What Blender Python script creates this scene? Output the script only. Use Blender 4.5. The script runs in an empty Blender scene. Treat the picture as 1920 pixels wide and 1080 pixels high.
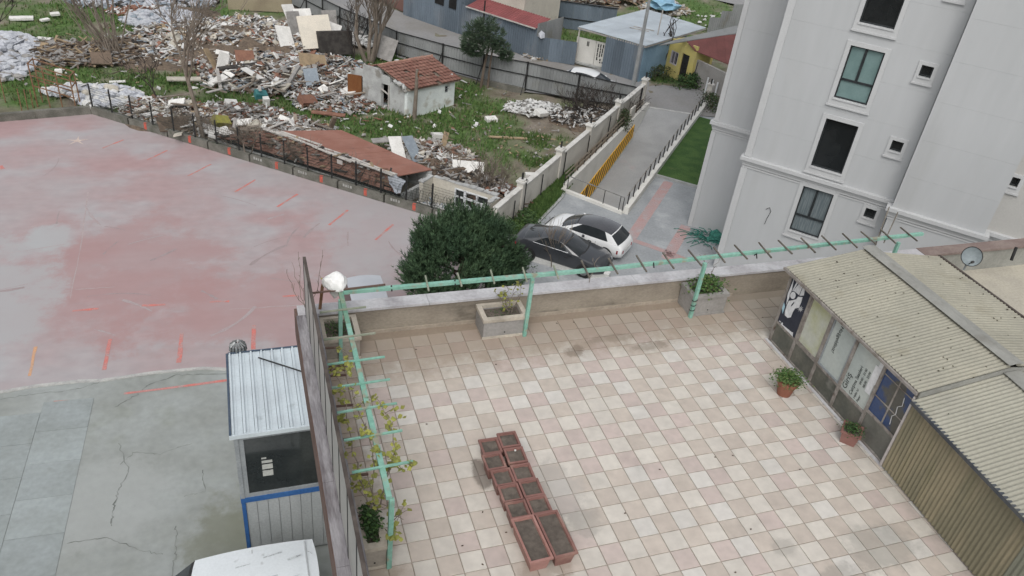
import bpy, bmesh, math, random
from mathutils import Vector, Matrix, noise

rnd = random.Random(11)
SC = bpy.context.scene
COL = SC.collection
PI = math.pi
V = Vector

# ------------------------------------------------------------------ camera
# pose recovered from the square floor tiles of the terrace (1/3 m) and the
# plumb lines of the buildings; ground is z = 0, the terrace floor is z = 10
RW = [[0.94809303, -0.30131735, 0.10162411], [-0.08802161, -0.55576578, -0.82666595], [0.30556799, 0.77481111, -0.5534401]]
CAM = [-4.40739, -6.89389, 19.39804]
FPX = 1506.441
cam_d = bpy.data.cameras.new('camera')
cam_d.sensor_width = 36.0
cam_d.lens = FPX / 1920 * 36
cam_d.clip_start = 0.2
cam_d.clip_end = 3000
cam_o = bpy.data.objects.new('camera', cam_d)
COL.objects.link(cam_o)
m = Matrix(((RW[0][0], -RW[1][0], -RW[2][0], CAM[0]),
            (RW[0][1], -RW[1][1], -RW[2][1], CAM[1]),
            (RW[0][2], -RW[1][2], -RW[2][2], CAM[2]), (0, 0, 0, 1)))
cam_o.matrix_world = m
SC.camera = cam_o

# ------------------------------------------------------------------ daylight (overcast)
W = bpy.data.worlds.new("World")
SC.world = W
W.use_nodes = True
wn = W.node_tree
wn.nodes.clear()
sky = wn.nodes.new('ShaderNodeTexSky')
sky.sky_type = 'NISHITA'
sky.sun_disc = False
SUN_EL, SUN_ROT = math.radians(52), math.radians(205)
sky.sun_elevation = SUN_EL
sky.sun_rotation = SUN_ROT
sky.dust_density = 4.0
sky.air_density = 1.0
hs = wn.nodes.new('ShaderNodeHueSaturation')
hs.inputs['Saturation'].default_value = 0.22
bg = wn.nodes.new('ShaderNodeBackground')
bg.inputs['Strength'].default_value = 0.15
wo = wn.nodes.new('ShaderNodeOutputWorld')
wn.links.new(sky.outputs[0], hs.inputs['Color'])
wn.links.new(hs.outputs[0], bg.inputs['Color'])
wn.links.new(bg.outputs[0], wo.inputs['Surface'])
sun_d = bpy.data.lights.new('sun', 'SUN')
sun_d.energy = 0.5
sun_d.angle = math.radians(40)
sun_d.color = (1.0, 0.97, 0.93)
sun_o = bpy.data.objects.new('sun', sun_d)
COL.objects.link(sun_o)
sd = V((math.sin(SUN_ROT) * math.cos(SUN_EL), math.cos(SUN_ROT) * math.cos(SUN_EL), math.sin(SUN_EL)))
sun_o.rotation_euler = sd.to_track_quat('Z', 'Y').to_euler()
sun_o.location = (0, 0, 60)
SC.view_settings.view_transform = 'Standard'
SC.view_settings.look = 'None'
SC.view_settings.gamma = 1
SC.view_settings.use_curve_mapping = False
SC.view_settings.exposure = 0.30
SC.render.engine = 'CYCLES'
SC.cycles.max_bounces = 6


# ------------------------------------------------------------------ survey helper
def G(px, py, z=0.0):
    """point of the real horizontal plane z that the survey photo shows at (px, py)"""
    a, b = (px - 960) / FPX, (py - 540) / FPX
    d = V([RW[0][i] * a + RW[1][i] * b + RW[2][i] for i in range(3)])
    k = (z - CAM[2]) / d.z
    return V(CAM) + d * k


# ------------------------------------------------------------------ materials
MATS = {}


def mat(name, c1, c2=None, scale=2.0, detail=5, lo=0.35, hi=0.65, rough=0.85, bump=0.0, bscale=30.0, metal=0.0,
        spec=0.3, rv=0.0, fine=0.08, fscale=18.0, stretch=(1, 1, 1), dirt=None, dscale=1.2, dlo=0.55, dhi=0.75, coat=0.0,
        alpha=None, trans=0.0, aniso=None):
    """procedural surface: two tones broken by noise, fine mottling, optional dirt, relief and per-object tone"""
    if name in MATS:
        return MATS[name]
    mt = bpy.data.materials.new(name)
    mt.use_nodes = True
    nt = mt.node_tree
    N, L = nt.nodes, nt.links
    bs = N['Principled BSDF']
    geo = N.new('ShaderNodeNewGeometry')
    mp = N.new('ShaderNodeMapping')
    mp.inputs['Scale'].default_value = stretch
    L.new(geo.outputs['Position'], mp.inputs['Vector'])

    def nz(sc, det=4):
        n = N.new('ShaderNodeTexNoise')
        n.inputs['Scale'].default_value = sc
        n.inputs['Detail'].default_value = det
        L.new(mp.outputs[0], n.inputs['Vector'])
        return n.outputs[0]

    def ramp(src, a, b):
        r = N.new('ShaderNodeMapRange')
        r.interpolation_type = 'SMOOTHSTEP'
        r.inputs['From Min'].default_value = a
        r.inputs['From Max'].default_value = b
        L.new(src, r.inputs['Value'])
        return r.outputs[0]

    def mix(f, a, b, mode='MIX'):
        x = N.new('ShaderNodeMix')
        x.data_type = 'RGBA'
        x.blend_type = mode
        for s, v in ((x.inputs[0], f), (x.inputs[6], a), (x.inputs[7], b)):
            if hasattr(v, 'is_linked'):
                L.new(v, s)
            else:
                s.default_value = v if not isinstance(v, tuple) else (*v[:3], 1)
        return x.outputs[2]

    c2 = c2 or tuple(x * 0.8 for x in c1)
    col = mix(ramp(nz(scale, detail), lo, hi), c1, c2)
    if dirt:
        col = mix(ramp(nz(dscale, 6), dlo, dhi), col, dirt)
    if fine:
        f = nz(fscale, 3)
        r = N.new('ShaderNodeMapRange')
        r.inputs['From Min'].default_value = 0.25
        r.inputs['From Max'].default_value = 0.75
        r.inputs['To Min'].default_value = 1 - fine * 1.6
        r.inputs['To Max'].default_value = 1 + fine * 1.6
        L.new(f, r.inputs['Value'])
        cc = N.new('ShaderNodeCombineColor')
        for i in range(3):
            L.new(r.outputs[0], cc.inputs[i])
        col = mix(1.0, col, cc.outputs[0], 'MULTIPLY')
    if rv:
        oi = N.new('ShaderNodeObjectInfo')
        r = N.new('ShaderNodeMapRange')
        r.inputs['To Min'].default_value = 1 - rv
        r.inputs['To Max'].default_value = 1 + rv
        L.new(oi.outputs['Random'], r.inputs['Value'])
        cc = N.new('ShaderNodeCombineColor')
        for i in range(3):
            L.new(r.outputs[0], cc.inputs[i])
        col = mix(1.0, col, cc.outputs[0], 'MULTIPLY')
    L.new(col, bs.inputs['Base Color'])
    bs.inputs['Roughness'].default_value = rough
    bs.inputs['Metallic'].default_value = metal
    bs.inputs['Specular IOR Level'].default_value = spec
    bs.inputs['Coat Weight'].default_value = coat
    bs.inputs['Coat Roughness'].default_value = 0.08
    if alpha is not None:
        bs.inputs['Alpha'].default_value = alpha
    if bump:
        b = N.new('ShaderNodeBump')
        b.inputs['Strength'].default_value = bump
        b.inputs['Distance'].default_value = 0.03
        L.new(nz(bscale, 4), b.inputs['Height'])
        L.new(b.outputs[0], bs.inputs['Normal'])
    MATS[name] = mt
    mt['col_out'] = 0
    return mt


# ------------------------------------------------------------------ mesh building
ORG = {}


def org(o):
    return ORG.get(o.name, V((0, 0, 0))) if o else V((0, 0, 0))


class MB:
    def __init__(self):
        self.v, self.f, self.m = [], [], []

    def add(self, vs, fs, mi=0):
        n = len(self.v)
        self.v += [tuple(p) for p in vs]
        for f in fs:
            self.f.append([i + n for i in f])
            self.m.append(mi)
        return self

    def pbox(self, p, ux, uy, uz, mi=0):
        """parallelepiped from corner p"""
        p, ux, uy, uz = V(p), V(ux), V(uy), V(uz)
        vs = [p, p + ux, p + ux + uy, p + uy, p + uz, p + ux + uz, p + ux + uy + uz, p + uy + uz]
        fs = [(0, 3, 2, 1), (4, 5, 6, 7), (0, 1, 5, 4), (1, 2, 6, 5), (2, 3, 7, 6), (3, 0, 4, 7)]
        if ux.cross(uy).dot(uz) < 0:
            fs = [f[::-1] for f in fs]
        return self.add(vs, fs, mi)

    def box(self, c, s, rz=0.0, mi=0, tilt=None):
        """box centred on c, full sizes s"""
        R = Matrix.Rotation(rz, 3, 'Z')
        if tilt:
            R = R @ Matrix.Rotation(tilt[0], 3, 'X') @ Matrix.Rotation(tilt[1], 3, 'Y')
        ux, uy, uz = R @ V((s[0], 0, 0)), R @ V((0, s[1], 0)), R @ V((0, 0, s[2]))
        return self.pbox(V(c) - (ux + uy + uz) / 2, ux, uy, uz, mi)

    def bar(self, a, b, w, h=None, mi=0, up=(0, 0, 1)):
        """rectangular bar from a to b, w wide and h high"""
        a, b = V(a), V(b)
        h = h or w
        d = b - a
        up = V(up)
        s = d.cross(up)
        if s.length < 1e-5:
            s = d.cross(V((1, 0, 0)))
        s.normalize()
        t = s.cross(d).normalized()
        return self.pbox(a - s * w / 2 - t * h / 2, s * w, t * h, d, mi)

    def tube(self, pts, rad, n=8, mi=0, cap=True):
        pts = [V(p) for p in pts]
        if not isinstance(rad, (list, tuple)):
            rad = [rad] * len(pts)
        rings = []
        ref = None
        for i, p in enumerate(pts):
            d = (pts[min(i + 1, len(pts) - 1)] - pts[max(i - 1, 0)])
            if d.length < 1e-9:
                d = V((0, 0, 1))
            d.normalize()
            if ref is None:
                ref = d.orthogonal().normalized()
            ref = (ref - d * ref.dot(d))
            if ref.length < 1e-6:
                ref = d.orthogonal()
            ref.normalize()
            bi = d.cross(ref)
            rings.append([p + (ref * math.cos(2 * PI * k / n) + bi * math.sin(2 * PI * k / n)) * rad[i] for k in range(n)])
        vs = [q for r in rings for q in r]
        fs = []
        for i in range(len(pts) - 1):
            for k in range(n):
                a, b = i * n + k, i * n + (k + 1) % n
                fs.append((a, b, b + n, a + n))
        if cap:
            fs.append(tuple(range(n))[::-1])
            fs.append(tuple(range((len(pts) - 1) * n, len(pts) * n)))
        return self.add(vs, fs, mi)

    def prism(self, poly, z0, z1, mi=0, mside=None):
        """vertical prism over a 2-D polygon"""
        poly = [V((p[0], p[1])) for p in poly]
        ar = sum(poly[i].x * poly[(i + 1) % len(poly)].y - poly[(i + 1) % len(poly)].x * poly[i].y for i in range(len(poly)))
        if ar < 0:
            poly = poly[::-1]
        n = len(poly)
        zf = z1 if callable(z1) else (lambda p: z1)
        zb = z0 if callable(z0) else (lambda p: z0)
        vs = [(p.x, p.y, zb(p)) for p in poly] + [(p.x, p.y, zf(p)) for p in poly]
        self.add(vs, [tuple(range(n))[::-1], tuple(range(n, 2 * n))], mi)
        k = len(self.v) - 2 * n
        for i in range(n):
            j = (i + 1) % n
            self.f.append([k + i, k + j, k + j + n, k + i + n])
            self.m.append(mi if mside is None else mside)
        return self

    def extrude(self, pts, off, mi=0):
        """planar 3-D polygon thickened by vector off"""
        pts = [V(p) for p in pts]
        off = V(off)
        n = len(pts)
        vs = pts + [p + off for p in pts]
        fs = [tuple(range(n))[::-1], tuple(range(n, 2 * n))]
        for i in range(n):
            j = (i + 1) % n
            fs.append((i, j, j + n, i + n))
        return self.add(vs, fs, mi)

    def sheet(self, pts, mi=0):
        return self.add(pts, [tuple(range(len(pts)))], mi)

    def corr(self, p, u, v, nrm, period, amp, th=0.006, mi=0, seg=4, square=False):
        """corrugated sheet: corner p, u across the waves, v along them"""
        p, u, v, nrm = V(p), V(u), V(v), V(nrm).normalized()
        n = max(1, int(round(u.length / period)))
        us = []
        if square:
            prof = [(0, 0), (.42, 0), (.5, 1), (.92, 1)]
        else:
            prof = [(k / seg, .5 + .5 * math.sin(2 * PI * k / seg)) for k in range(seg)]
        for i in range(n):
            for (f, h) in prof:
                us.append(((i + f) / n, h * amp))
        us.append((1.0, prof[0][1] * amp))
        vs, fs = [], []
        for (f, h) in us:
            b = p + u * f + nrm * h
            vs += [b, b + v, b - nrm * th, b + v - nrm * th]
        for i in range(len(us) - 1):
            a, c = 4 * i, 4 * i + 4
            fs.append((a, c, c + 1, a + 1))
            fs.append((a + 2, a + 3, c + 3, c + 2))
            fs.append((a, a + 2, c + 2, c))
            fs.append((a + 1, c + 1, c + 3, a + 3))
        fs.append((0, 1, 3, 2))
        e = 4 * (len(us) - 1)
        fs.append((e, e + 2, e + 3, e + 1))
        return self.add(vs, fs, mi)

    def blob(self, c, r, n=1, jit=0.2, mi=0, rg=rnd, sq=(1, 1, 1)):
        """lumpy low-poly ball"""
        bm = bmesh.new()
        bmesh.ops.create_icosphere(bm, subdivisions=n, radius=1)
        o = V((rg.random() * 50, rg.random() * 50, rg.random() * 50))
        vs = []
        for q in bm.verts:
            k = 1 + jit * noise.noise(q.co * 1.3 + o) * 2
            vs.append(V(c) + V((q.co.x * r * sq[0], q.co.y * r * sq[1], q.co.z * r * sq[2])) * k)
        bm.verts.index_update()
        fs = [[w.index for w in f.verts] for f in bm.faces]
        bm.free()
        return self.add(vs, fs, mi)

    def weld(self, eps=1e-4):
        """share the corners that neighbouring faces have in common"""
        key, mp_, nv = {}, [], []
        for q in self.v:
            k = (round(q[0] / eps), round(q[1] / eps), round(q[2] / eps))
            if k not in key:
                key[k] = len(nv)
                nv.append(q)
            mp_.append(key[k])
        self.v = nv
        nf, nm = [], []
        for f, mi in zip(self.f, self.m):
            g = [mp_[i] for i in f]
            g = [g[i] for i in range(len(g)) if g[i] != g[i - 1]]
            if len(g) > 2:
                nf.append(g)
                nm.append(mi)
        self.f, self.m = nf, nm
        return self

    def mesh(self, name, mats, smooth=False, angle=40, o=V((0, 0, 0))):
        if smooth:
            self.weld()
        me = bpy.data.meshes.new(name)
        me.from_pydata([(a - o.x, b - o.y, c - o.z) for a, b, c in self.v], [], self.f)
        if not isinstance(mats, (list, tuple)):
            mats = [mats]
        for q in mats:
            me.materials.append(q)
        if len(mats) > 1:
            me.polygons.foreach_set('material_index', self.m)
        if smooth:
            me.polygons.foreach_set('use_smooth', [True] * len(me.polygons))
            me.set_sharp_from_angle(angle=math.radians(angle))
        me.update()
        return me

    def build(self, name, mats, parent=None, smooth=False, angle=40, loc=None):
        """link as ONE object; top-level meshes get their origin at loc"""
        o = org(parent) if parent else (V(loc) if loc is not None else V((0, 0, 0)))
        ob = bpy.data.objects.new(name, self.mesh(name, mats, smooth, angle, o))
        COL.objects.link(ob)
        if parent:
            ob.parent = parent
            ORG[ob.name] = o
        else:
            ob.location = o
            ORG[ob.name] = o
        return ob


def tag(o, label=None, cat=None, group=None, kind=None):
    if label:
        o['label'] = label
    if cat:
        o['category'] = cat
    if group:
        o['group'] = group
    if kind:
        o['kind'] = kind
    return o


def thing(name, label, cat, loc, group=None):
    o = bpy.data.objects.new(name, None)
    COL.objects.link(o)
    o.location = loc
    o.empty_display_size = 0.3
    ORG[o.name] = V(loc)
    return tag(o, label, cat, group)


def struct(o):
    o['kind'] = 'structure'
    return o


def inst(name, me, parent, loc, rz=0.0, rot=None, scale=None):
    """another child that shares mesh data; loc in world space"""
    o = bpy.data.objects.new(name, me)
    COL.objects.link(o)
    if parent:
        o.parent = parent
        o.location = V(loc) - org(parent)
    else:
        o.location = loc
    o.rotation_euler = rot if rot else (0, 0, rz)
    if scale:
        o.scale = scale
    ORG[o.name] = V(loc)
    return o


def copy_tree(o, loc, rz, label=None, kids=None):
    c = o.copy()
    COL.objects.link(c)
    c.location = loc
    c.rotation_euler = (0, 0, rz)
    ORG[c.name] = V(loc)
    if label:
        c['label'] = label

    def rec(src, dst):
        for ch in list(src.children):
            d = ch.copy()
            COL.objects.link(d)
            d.parent = dst
            rec(ch, d)
    rec(o, c)
    return c


def lerp(a, b, t):
    return V(a) * (1 - t) + V(b) * t


def stain(mt, patches=(), silts=(), nscale=1.3, amp=1.8, det=8):
    """dirt with a place of its own: elliptical patches (cx, cy, rx, ry, colour, amount) with ragged rims
    and silt banks (axis, sign, start, full, colour, amount) washed up along one side"""
    nt = mt.node_tree
    N, Lk = nt.nodes, nt.links
    bs = N['Principled BSDF']
    col = bs.inputs['Base Color'].links[0].from_socket
    geo = N.new('ShaderNodeNewGeometry')
    sp = N.new('ShaderNodeSeparateXYZ')
    Lk.new(geo.outputs['Position'], sp.inputs[0])
    n = N.new('ShaderNodeTexNoise')
    n.inputs['Scale'].default_value = nscale
    n.inputs['Detail'].default_value = det
    n.inputs['Roughness'].default_value = .72
    Lk.new(geo.outputs['Position'], n.inputs['Vector'])

    def mth(op, a, b_):
        x = N.new('ShaderNodeMath')
        x.operation = op
        for i, v in enumerate((a, b_)):
            if hasattr(v, 'is_linked'):
                Lk.new(v, x.inputs[i])
            else:
                x.inputs[i].default_value = v
        return x.outputs[0]

    def mr(v, a, b_):
        r = N.new('ShaderNodeMapRange')
        r.interpolation_type = 'SMOOTHSTEP'
        r.inputs['From Min'].default_value = a
        r.inputs['From Max'].default_value = b_
        Lk.new(v, r.inputs['Value'])
        return r.outputs[0]

    def blend(f, a, c):
        x = N.new('ShaderNodeMix')
        x.data_type = 'RGBA'
        Lk.new(f, x.inputs[0])
        Lk.new(a, x.inputs[6])
        x.inputs[7].default_value = (*c, 1)
        return x.outputs[2]
    nn = mth('SUBTRACT', n.outputs[0], .5)
    for (ax, sg, s0, s1, c, amt) in silts:
        e = mth('ADD', mth('MULTIPLY', sp.outputs[ax], sg), mth('MULTIPLY', nn, amp))
        col = blend(mth('MULTIPLY', mr(e, s0, s1), amt), col, c)
    for (cx, cy, rx, ry, c, amt) in patches:
        dx = mth('DIVIDE', mth('SUBTRACT', sp.outputs[0], cx), rx)
        dy = mth('DIVIDE', mth('SUBTRACT', sp.outputs[1], cy), ry)
        d = mth('ADD', mth('ADD', mth('MULTIPLY', dx, dx), mth('MULTIPLY', dy, dy)), mth('MULTIPLY', nn, -amp * 2.2))
        inv = mth('SUBTRACT', 1.0, d)
        col = blend(mth('MULTIPLY', mr(inv, -.15, .75), amt), col, c)
    Lk.new(col, bs.inputs['Base Color'])


# ================================================================== SETTING
def inpoly(x, y, P):
    c = False
    j = len(P) - 1
    for i in range(len(P)):
        if (P[i][1] > y) != (P[j][1] > y) and x < (P[j][0] - P[i][0]) * (y - P[i][1]) / (P[j][1] - P[i][1]) + P[i][0]:
            c = not c
        j = i
    return c


KERB_W, KERB_N, KERB_E = G(-40, 232), G(172, 214), G(905, 436)
WALL0, WALL1 = G(928, 442), G(1204, 196)
BAR0, BAR1 = G(978, 478), G(1138, 524)
NL, NR, FL, FR = G(1062, 358), G(1168, 400), G(1216, 203), G(1305, 217)
CURB0, CURB1 = G(985, 447), G(1056, 372)
LOT = [KERB_W, KERB_N, KERB_E, WALL0, BAR0, BAR1, V((20, 16, 0)), V((20, -14, 0)), V((-60, -14, 0)), V((-60, 34, 0))]
YARD = [WALL0, WALL1, FL, FR, V((28.6, 37.6, 0)), V((60, 30, 0)), V((60, -14, 0)), V((20, -14, 0)), V((20, 16, 0)), BAR1, BAR0]

# ---- ground sheet
GRASS = [  # (px, py, rx metres, ry metres) patches where grass grows
    (90, 40, 5, 6), (60, 90, 3, 4), (150, 140, 6, 2.4), (40, 165, 4, 3), (235, 170, 3, 4), (275, 45, 4, 3), (330, 150, 4, 1.6),
    (560, 205, 5, 2.0), (470, 185, 5, 1.8), (640, 215, 4.5, 2.0), (700, 240, 4, 2.2), (830, 225, 5, 3.0), (880, 245, 4.5, 3.4), (900, 200, 3, 2.4),
    (870, 165, 2.5, 1.6), (670, 115, 3, 2.0), (790, 245, 4, 2.2), (880, 290, 3, 2.5), (1012, 262, 1.6, 1.3), (860, 310, 2, 1.6),
    (720, 110, 2, 2), (1040, 48, 5, 4), (1320, 25, 8, 7), (1270, 40, 6, 5), (1025, 305, 2, 1.2), (380, 10, 8, 4), 
    (150, 20, 4, 5), (1100, 60, 4, 4), (1250, 150, 1.5, 1), (420, 160, 2, 1.2), (300, 200, 3, 1.5), (590, 160, 2, 1)]
GP = [(G(a, b), rx, ry) for a, b, rx, ry in GRASS]


def grassy(x, y):
    g = 0.0
    for c, rx, ry in GP:
        d = ((x - c.x) / rx) ** 2 + ((y - c.y) / (ry * 1.25)) ** 2
        g = max(g, 1.12 - d)
    g += 1.0 * noise.noise(V((x * .55, y * .55, 3.1))) + .9 * noise.noise(V((x * 1.5, y * 1.5, 9.1)))
    return max(0.0, min(1.0, g))


ROOMC = G(850, 385)


def hground(x, y):
    if inpoly(x, y, YARD):
        return -4.0
    if inpoly(x, y, LOT):
        return -0.3
    d = min((V((x, y, 0)) - (KERB_N + (KERB_E - KERB_N) * max(0, min(1, (V((x, y, 0)) - KERB_N).dot(KERB_E - KERB_N) / (KERB_E - KERB_N).length_squared)))).length, 6) / 6
    rm = math.exp(-(((x - ROOMC.x) / 3.4) ** 2 + ((y - ROOMC.y) / 3.4) ** 2) ** 2)
    return -1.0 * rm + (.22 * noise.noise(V((x * .35, y * .35, 0))) + .08 * noise.noise(V((x * 1.3, y * 1.3, 5)))) * d - .06


def ground_mat():
    mt = mat('ground_soil', (.16, .135, .105), (.22, .19, .155), scale=.8, dirt=(.09, .075, .06), dscale=.9, fine=.16, fscale=9, rough=.95, bump=.6, bscale=6)
    nt = mt.node_tree
    N, L = nt.nodes, nt.links
    bs = N['Principled BSDF']
    src = bs.inputs['Base Color'].links[0].from_socket
    at = N.new('ShaderNodeAttribute')
    at.attribute_name = 'grass'
    n = N.new('ShaderNodeTexNoise')
    n.inputs['Scale'].default_value = 3.0
    n.inputs['Detail'].default_value = 8
    gl = N.new('ShaderNodeNewGeometry')
    L.new(gl.outputs['Position'], n.inputs['Vector'])
    cr = N.new('ShaderNodeValToRGB')
    cr.color_ramp.elements[0].color = (.048, .09, .024, 1)
    cr.color_ramp.elements[0].position = .3
    cr.color_ramp.elements[1].color = (.105, .175, .05, 1)
    cr.color_ramp.elements[1].position = .72
    L.new(n.outputs[0], cr.inputs[0])
    mx = N.new('ShaderNodeMix')
    mx.data_type = 'RGBA'
    L.new(at.outputs['Fac'], mx.inputs[0])
    L.new(src, mx.inputs[6])
    L.new(cr.outputs[0], mx.inputs[7])
    L.new(mx.outputs[2], bs.inputs['Base Color'])
    return mt


def make_ground():
    xs = [-700, -300, -120, -70] + [-45 + .75 * i for i in range(int(115 / .75))] + [75, 120, 300, 700]
    ys = [-700, -300, -60] + [-14 + 2 * i for i in range(17)] + [21 + .75 * i for i in range(int(72 / .75))] + [110, 160, 300, 700]
    vs, fs, gr = [], [], []
    for y in ys:
        for x in xs:
            core = -45 < x < 70 and 18 < y < 93
            vs.append((x, y, hground(x, y) if core or inpoly(x, y, YARD) or inpoly(x, y, LOT) else -.3))
            gr.append(grassy(x, y) if core else .4)
    nx = len(xs)
    for j in range(len(ys) - 1):
        for i in range(nx - 1):
            a = j * nx + i
            fs.append((a, a + 1, a + nx + 1, a + nx))
    me = bpy.data.meshes.new('ground')
    me.from_pydata(vs, [], fs)
    me.polygons.foreach_set('use_smooth', [True] * len(fs))
    at = me.attributes.new('grass', 'FLOAT', 'POINT')
    at.data.foreach_set('value', gr)
    me.materials.append(ground_mat())
    o = bpy.data.objects.new('ground', me)
    COL.objects.link(o)
    struct(o)


make_ground()

# ---- car park: worn pink painted concrete, grey apron near the cabin
M_pink = mat('pink_concrete', (.345, .238, .236), (.345, .318, .322), scale=.15, detail=10, lo=.30, hi=.74, rough=.62, dirt=(.355, .338, .345), dscale=.33, dlo=.42, dhi=.74, fine=.045,
             fscale=1.7, spec=.4, stretch=(1, 1.4, 1))
stain(M_pink, [(-9.5, 24, 4.5, 5, (.335, .205, .20), .6), (-4.5, 20.5, 5, 3, (.34, .21, .205), .6), (-14, 22, 2.5, 6, (.35, .355, .36), .8), (2, 26, 4, 5, (.345, .33, .335), .7), (-12.5, 27, 1.2, 1.2, (.36, .37, .375), .8)], nscale=.45, amp=1.9)
M_apron = mat('grey_concrete', (.29, .31, .30), (.25, .265, .25), scale=.5, rough=.85, dirt=(.20, .215, .175), dscale=.35, dlo=.5, dhi=.72, fine=.07, fscale=4, bump=.25, bscale=5)
stain(M_apron, [(-5.6, 8.6, 1.5, 2.6, (.15, .155, .11), .65), (-6.5, 7.0, 1.6, 1.4, (.19, .195, .155), .6), (-9, 11.5, 2.2, 2.0, (.33, .345, .335), .6), (-12.4, 14.6, 1.0, 1.0, (.21, .235, .245), .8)], nscale=1.1, amp=1.2)
M_slab = mat('slab_concrete', (.285, .315, .315), (.25, .275, .27), scale=.7, rough=.85, fine=.06, fscale=6, rv=.06, bump=.25, bscale=5, dirt=(.22, .235, .22), dscale=.8, dlo=.56, dhi=.76)
M_crack = mat('crack_dark', (.13, .14, .13), (.21, .22, .21), scale=3, rough=1, fine=0)
lb0, lb1 = G(-60, 742), G(425, 690)
lb = [lb0, G(0, 733), G(60, 722), G(150, 712), G(190, 711), G(290, 696), G(380, 688), lb1, V((0, 16.9, 0)), V((20, 16.4, 0))]
lotpts = [KERB_W, KERB_N, KERB_E, WALL0, BAR0, BAR1, V((20, 16, 0))]
b = MB()
b.sheet([(p.x, p.y, 0) for p in ([KERB_W, KERB_N, KERB_E, V((5.6, 16.85, 0))] + lb[:-1][::-1] + [V((-60, 17, 0)), V((-60, 36, 0))])])
lot = struct(b.build('car_park', M_pink))
b = MB()
b.sheet([(p.x, p.y, -.03) for p in (lb + [V((20, -14, 0)), V((-60, -14, 0)), V((-60, 17, 0))])])
apron = struct(b.build('concrete_apron', M_apron))
# raised pale lip of the pink slab
b = MB()
for i in range(len(lb) - 1):
    p, q = lb[i], lb[i + 1]
    b.pbox((p.x, p.y - .12, -.03), (q.x - p.x, q.y - p.y, 0), (0, .13, 0), (0, 0, .038))
b.build('slab_lip', mat('pale_lip', (.43, .43, .41), (.34, .34, .33), scale=3), lot)


def gpath(pts):
    return [G(x, y) for x, y in pts]


def ribbon(name, pts, w, mt, parent, z=.004, jit=0.0):
    """thin painted strip or crack lying on a floor"""
    b = MB()
    L, R = [], []
    for i, p in enumerate(pts):
        d = (pts[min(i + 1, len(pts) - 1)] - pts[max(0, i - 1)]).normalized()
        s = V((-d.y, d.x, 0))
        ww = w * (1 + jit * rnd.uniform(-1, 1)) / 2
        L.append(p + s * ww)
        R.append(p - s * ww)
    for i in range(len(pts) - 1):
        b.sheet([(q.x, q.y, z) for q in (R[i], R[i + 1], L[i + 1], L[i])])
    return b.build(name, mt, parent)


def wander(pts, n, amp):
    out = []
    for i in range(len(pts) - 1):
        for k in range(n):
            t = k / n
            p = lerp(pts[i], pts[i + 1], t)
            if i or k:
                p = p + V((rnd.uniform(-amp, amp), rnd.uniform(-amp, amp), 0))
            out.append(p)
    out.append(pts[-1])
    return out


for pts, w in [([(430, 700), (330, 702), (275, 722), (258, 738), (215, 762)], .06), ([(222, 918), (212, 950), (209, 985)], .05),
               ([(125, 1018), (200, 1008), (260, 1030), (305, 1038)], .035), ([(222, 830), (242, 880), (222, 918)], .03),
               ([(0, 748), (60, 738), (140, 730), (185, 716)], .03), ([(380, 880), (385, 920), (345, 930)], .03), ([(330, 985), (330, 1030), (322, 1080)], .04),
               ([(360, 830), (300, 850), (250, 848), (225, 870)], .03)]:
    ribbon('crack', wander(gpath(pts), 9, .04), w * .55, M_crack, apron, z=-.024, jit=.8)
# loose square paving slabs of the apron, each its own stone
e1 = (G(160, 820) - G(94, 827)).normalized()
e2 = V((-e1.y, e1.x, 0))
s0 = G(160, 820)
SW, SH = 1.52, 1.42
for i in range(-3, 0):
    for j in range(-7, 2):
        c = s0 + e1 * (SW * (i + .5)) + e2 * (SH * (j + .5 + (.35 if i % 2 else 0)))
        if i == 0 and j < -4:
            continue
        if c.y > 16.2:
            continue
        dz = rnd.uniform(0, .006)
        gp = .007
        bb = MB()
        p = c - e1 * (SW / 2 - gp) - e2 * (SH / 2 - gp)
        bb.pbox((p.x, p.y, -.06), e1 * (SW - 2 * gp), e2 * (SH - 2 * gp), (0, 0, .04 + dz))
        bb.build('slab', M_slab, apron)

# painted marks
M_red = mat('red_paint', (.52, .17, .145), (.43, .21, .195), scale=2.5, rough=.7, fine=.12, dirt=(.37, .26, .25), dscale=2.2, dlo=.48, dhi=.66)
M_orange = mat('orange_paint', (.55, .30, .16), (.45, .30, .22), scale=2, rough=.7)
M_white = mat('white_mark', (.39, .33, .325), (.35, .29, .285), scale=2, rough=.8)
for (a, c, w, mm) in [((207, 636), (195, 694), .13, M_red), ((341, 624), (335, 680), .15, M_red), ((476, 610), (475, 655), .15, M_red), ((67, 650), (55, 705), .11, M_orange),
                      ((136, 583), (185, 579), .13, M_red), ((266, 573), (310, 571), .13, M_red), ((393, 566), (430, 565), .12, M_red), ((530, 556), (558, 554), .1, M_red),
                      ((479, 337), (440, 360), .11, M_red), ((558, 364), (520, 388), .12, M_red), ((652, 394), (617, 422), .12, M_red), ((737, 421), (704, 450), .12, M_red), ((396, 308), (352, 330), .1, M_red), ((232, 262), (192, 278), .1, M_red), ((314, 282), (276, 300), .08, M_red),
                      ((0, 311), (6, 317), .2, M_red), ((425, 712), (232, 737), .11, M_red), ((130, 750), (100, 752), .06, M_red)]:
    ribbon('parking_mark', wander([G(*a), G(*c)], 3, .015), w, mm, lot if a[1] < 690 else apron, z=.005 if a[1] < 690 else -.022, jit=.2)
for a, c in [((165, 360), (150, 470)), ((150, 470), (132, 560)), ((15, 475), (120, 458)), ((140, 543), (215, 538)), ((430, 580), (560, 572))]:
    ribbon('faded_line', wander([G(*a), G(*c)], 6, .03), .04, M_white, lot, z=.004, jit=.6)
M_scf = mat('tyre_scuff', (.285, .235, .235), (.33, .275, .275), scale=1.5, lo=.3, hi=.7, rough=.7)
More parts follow.
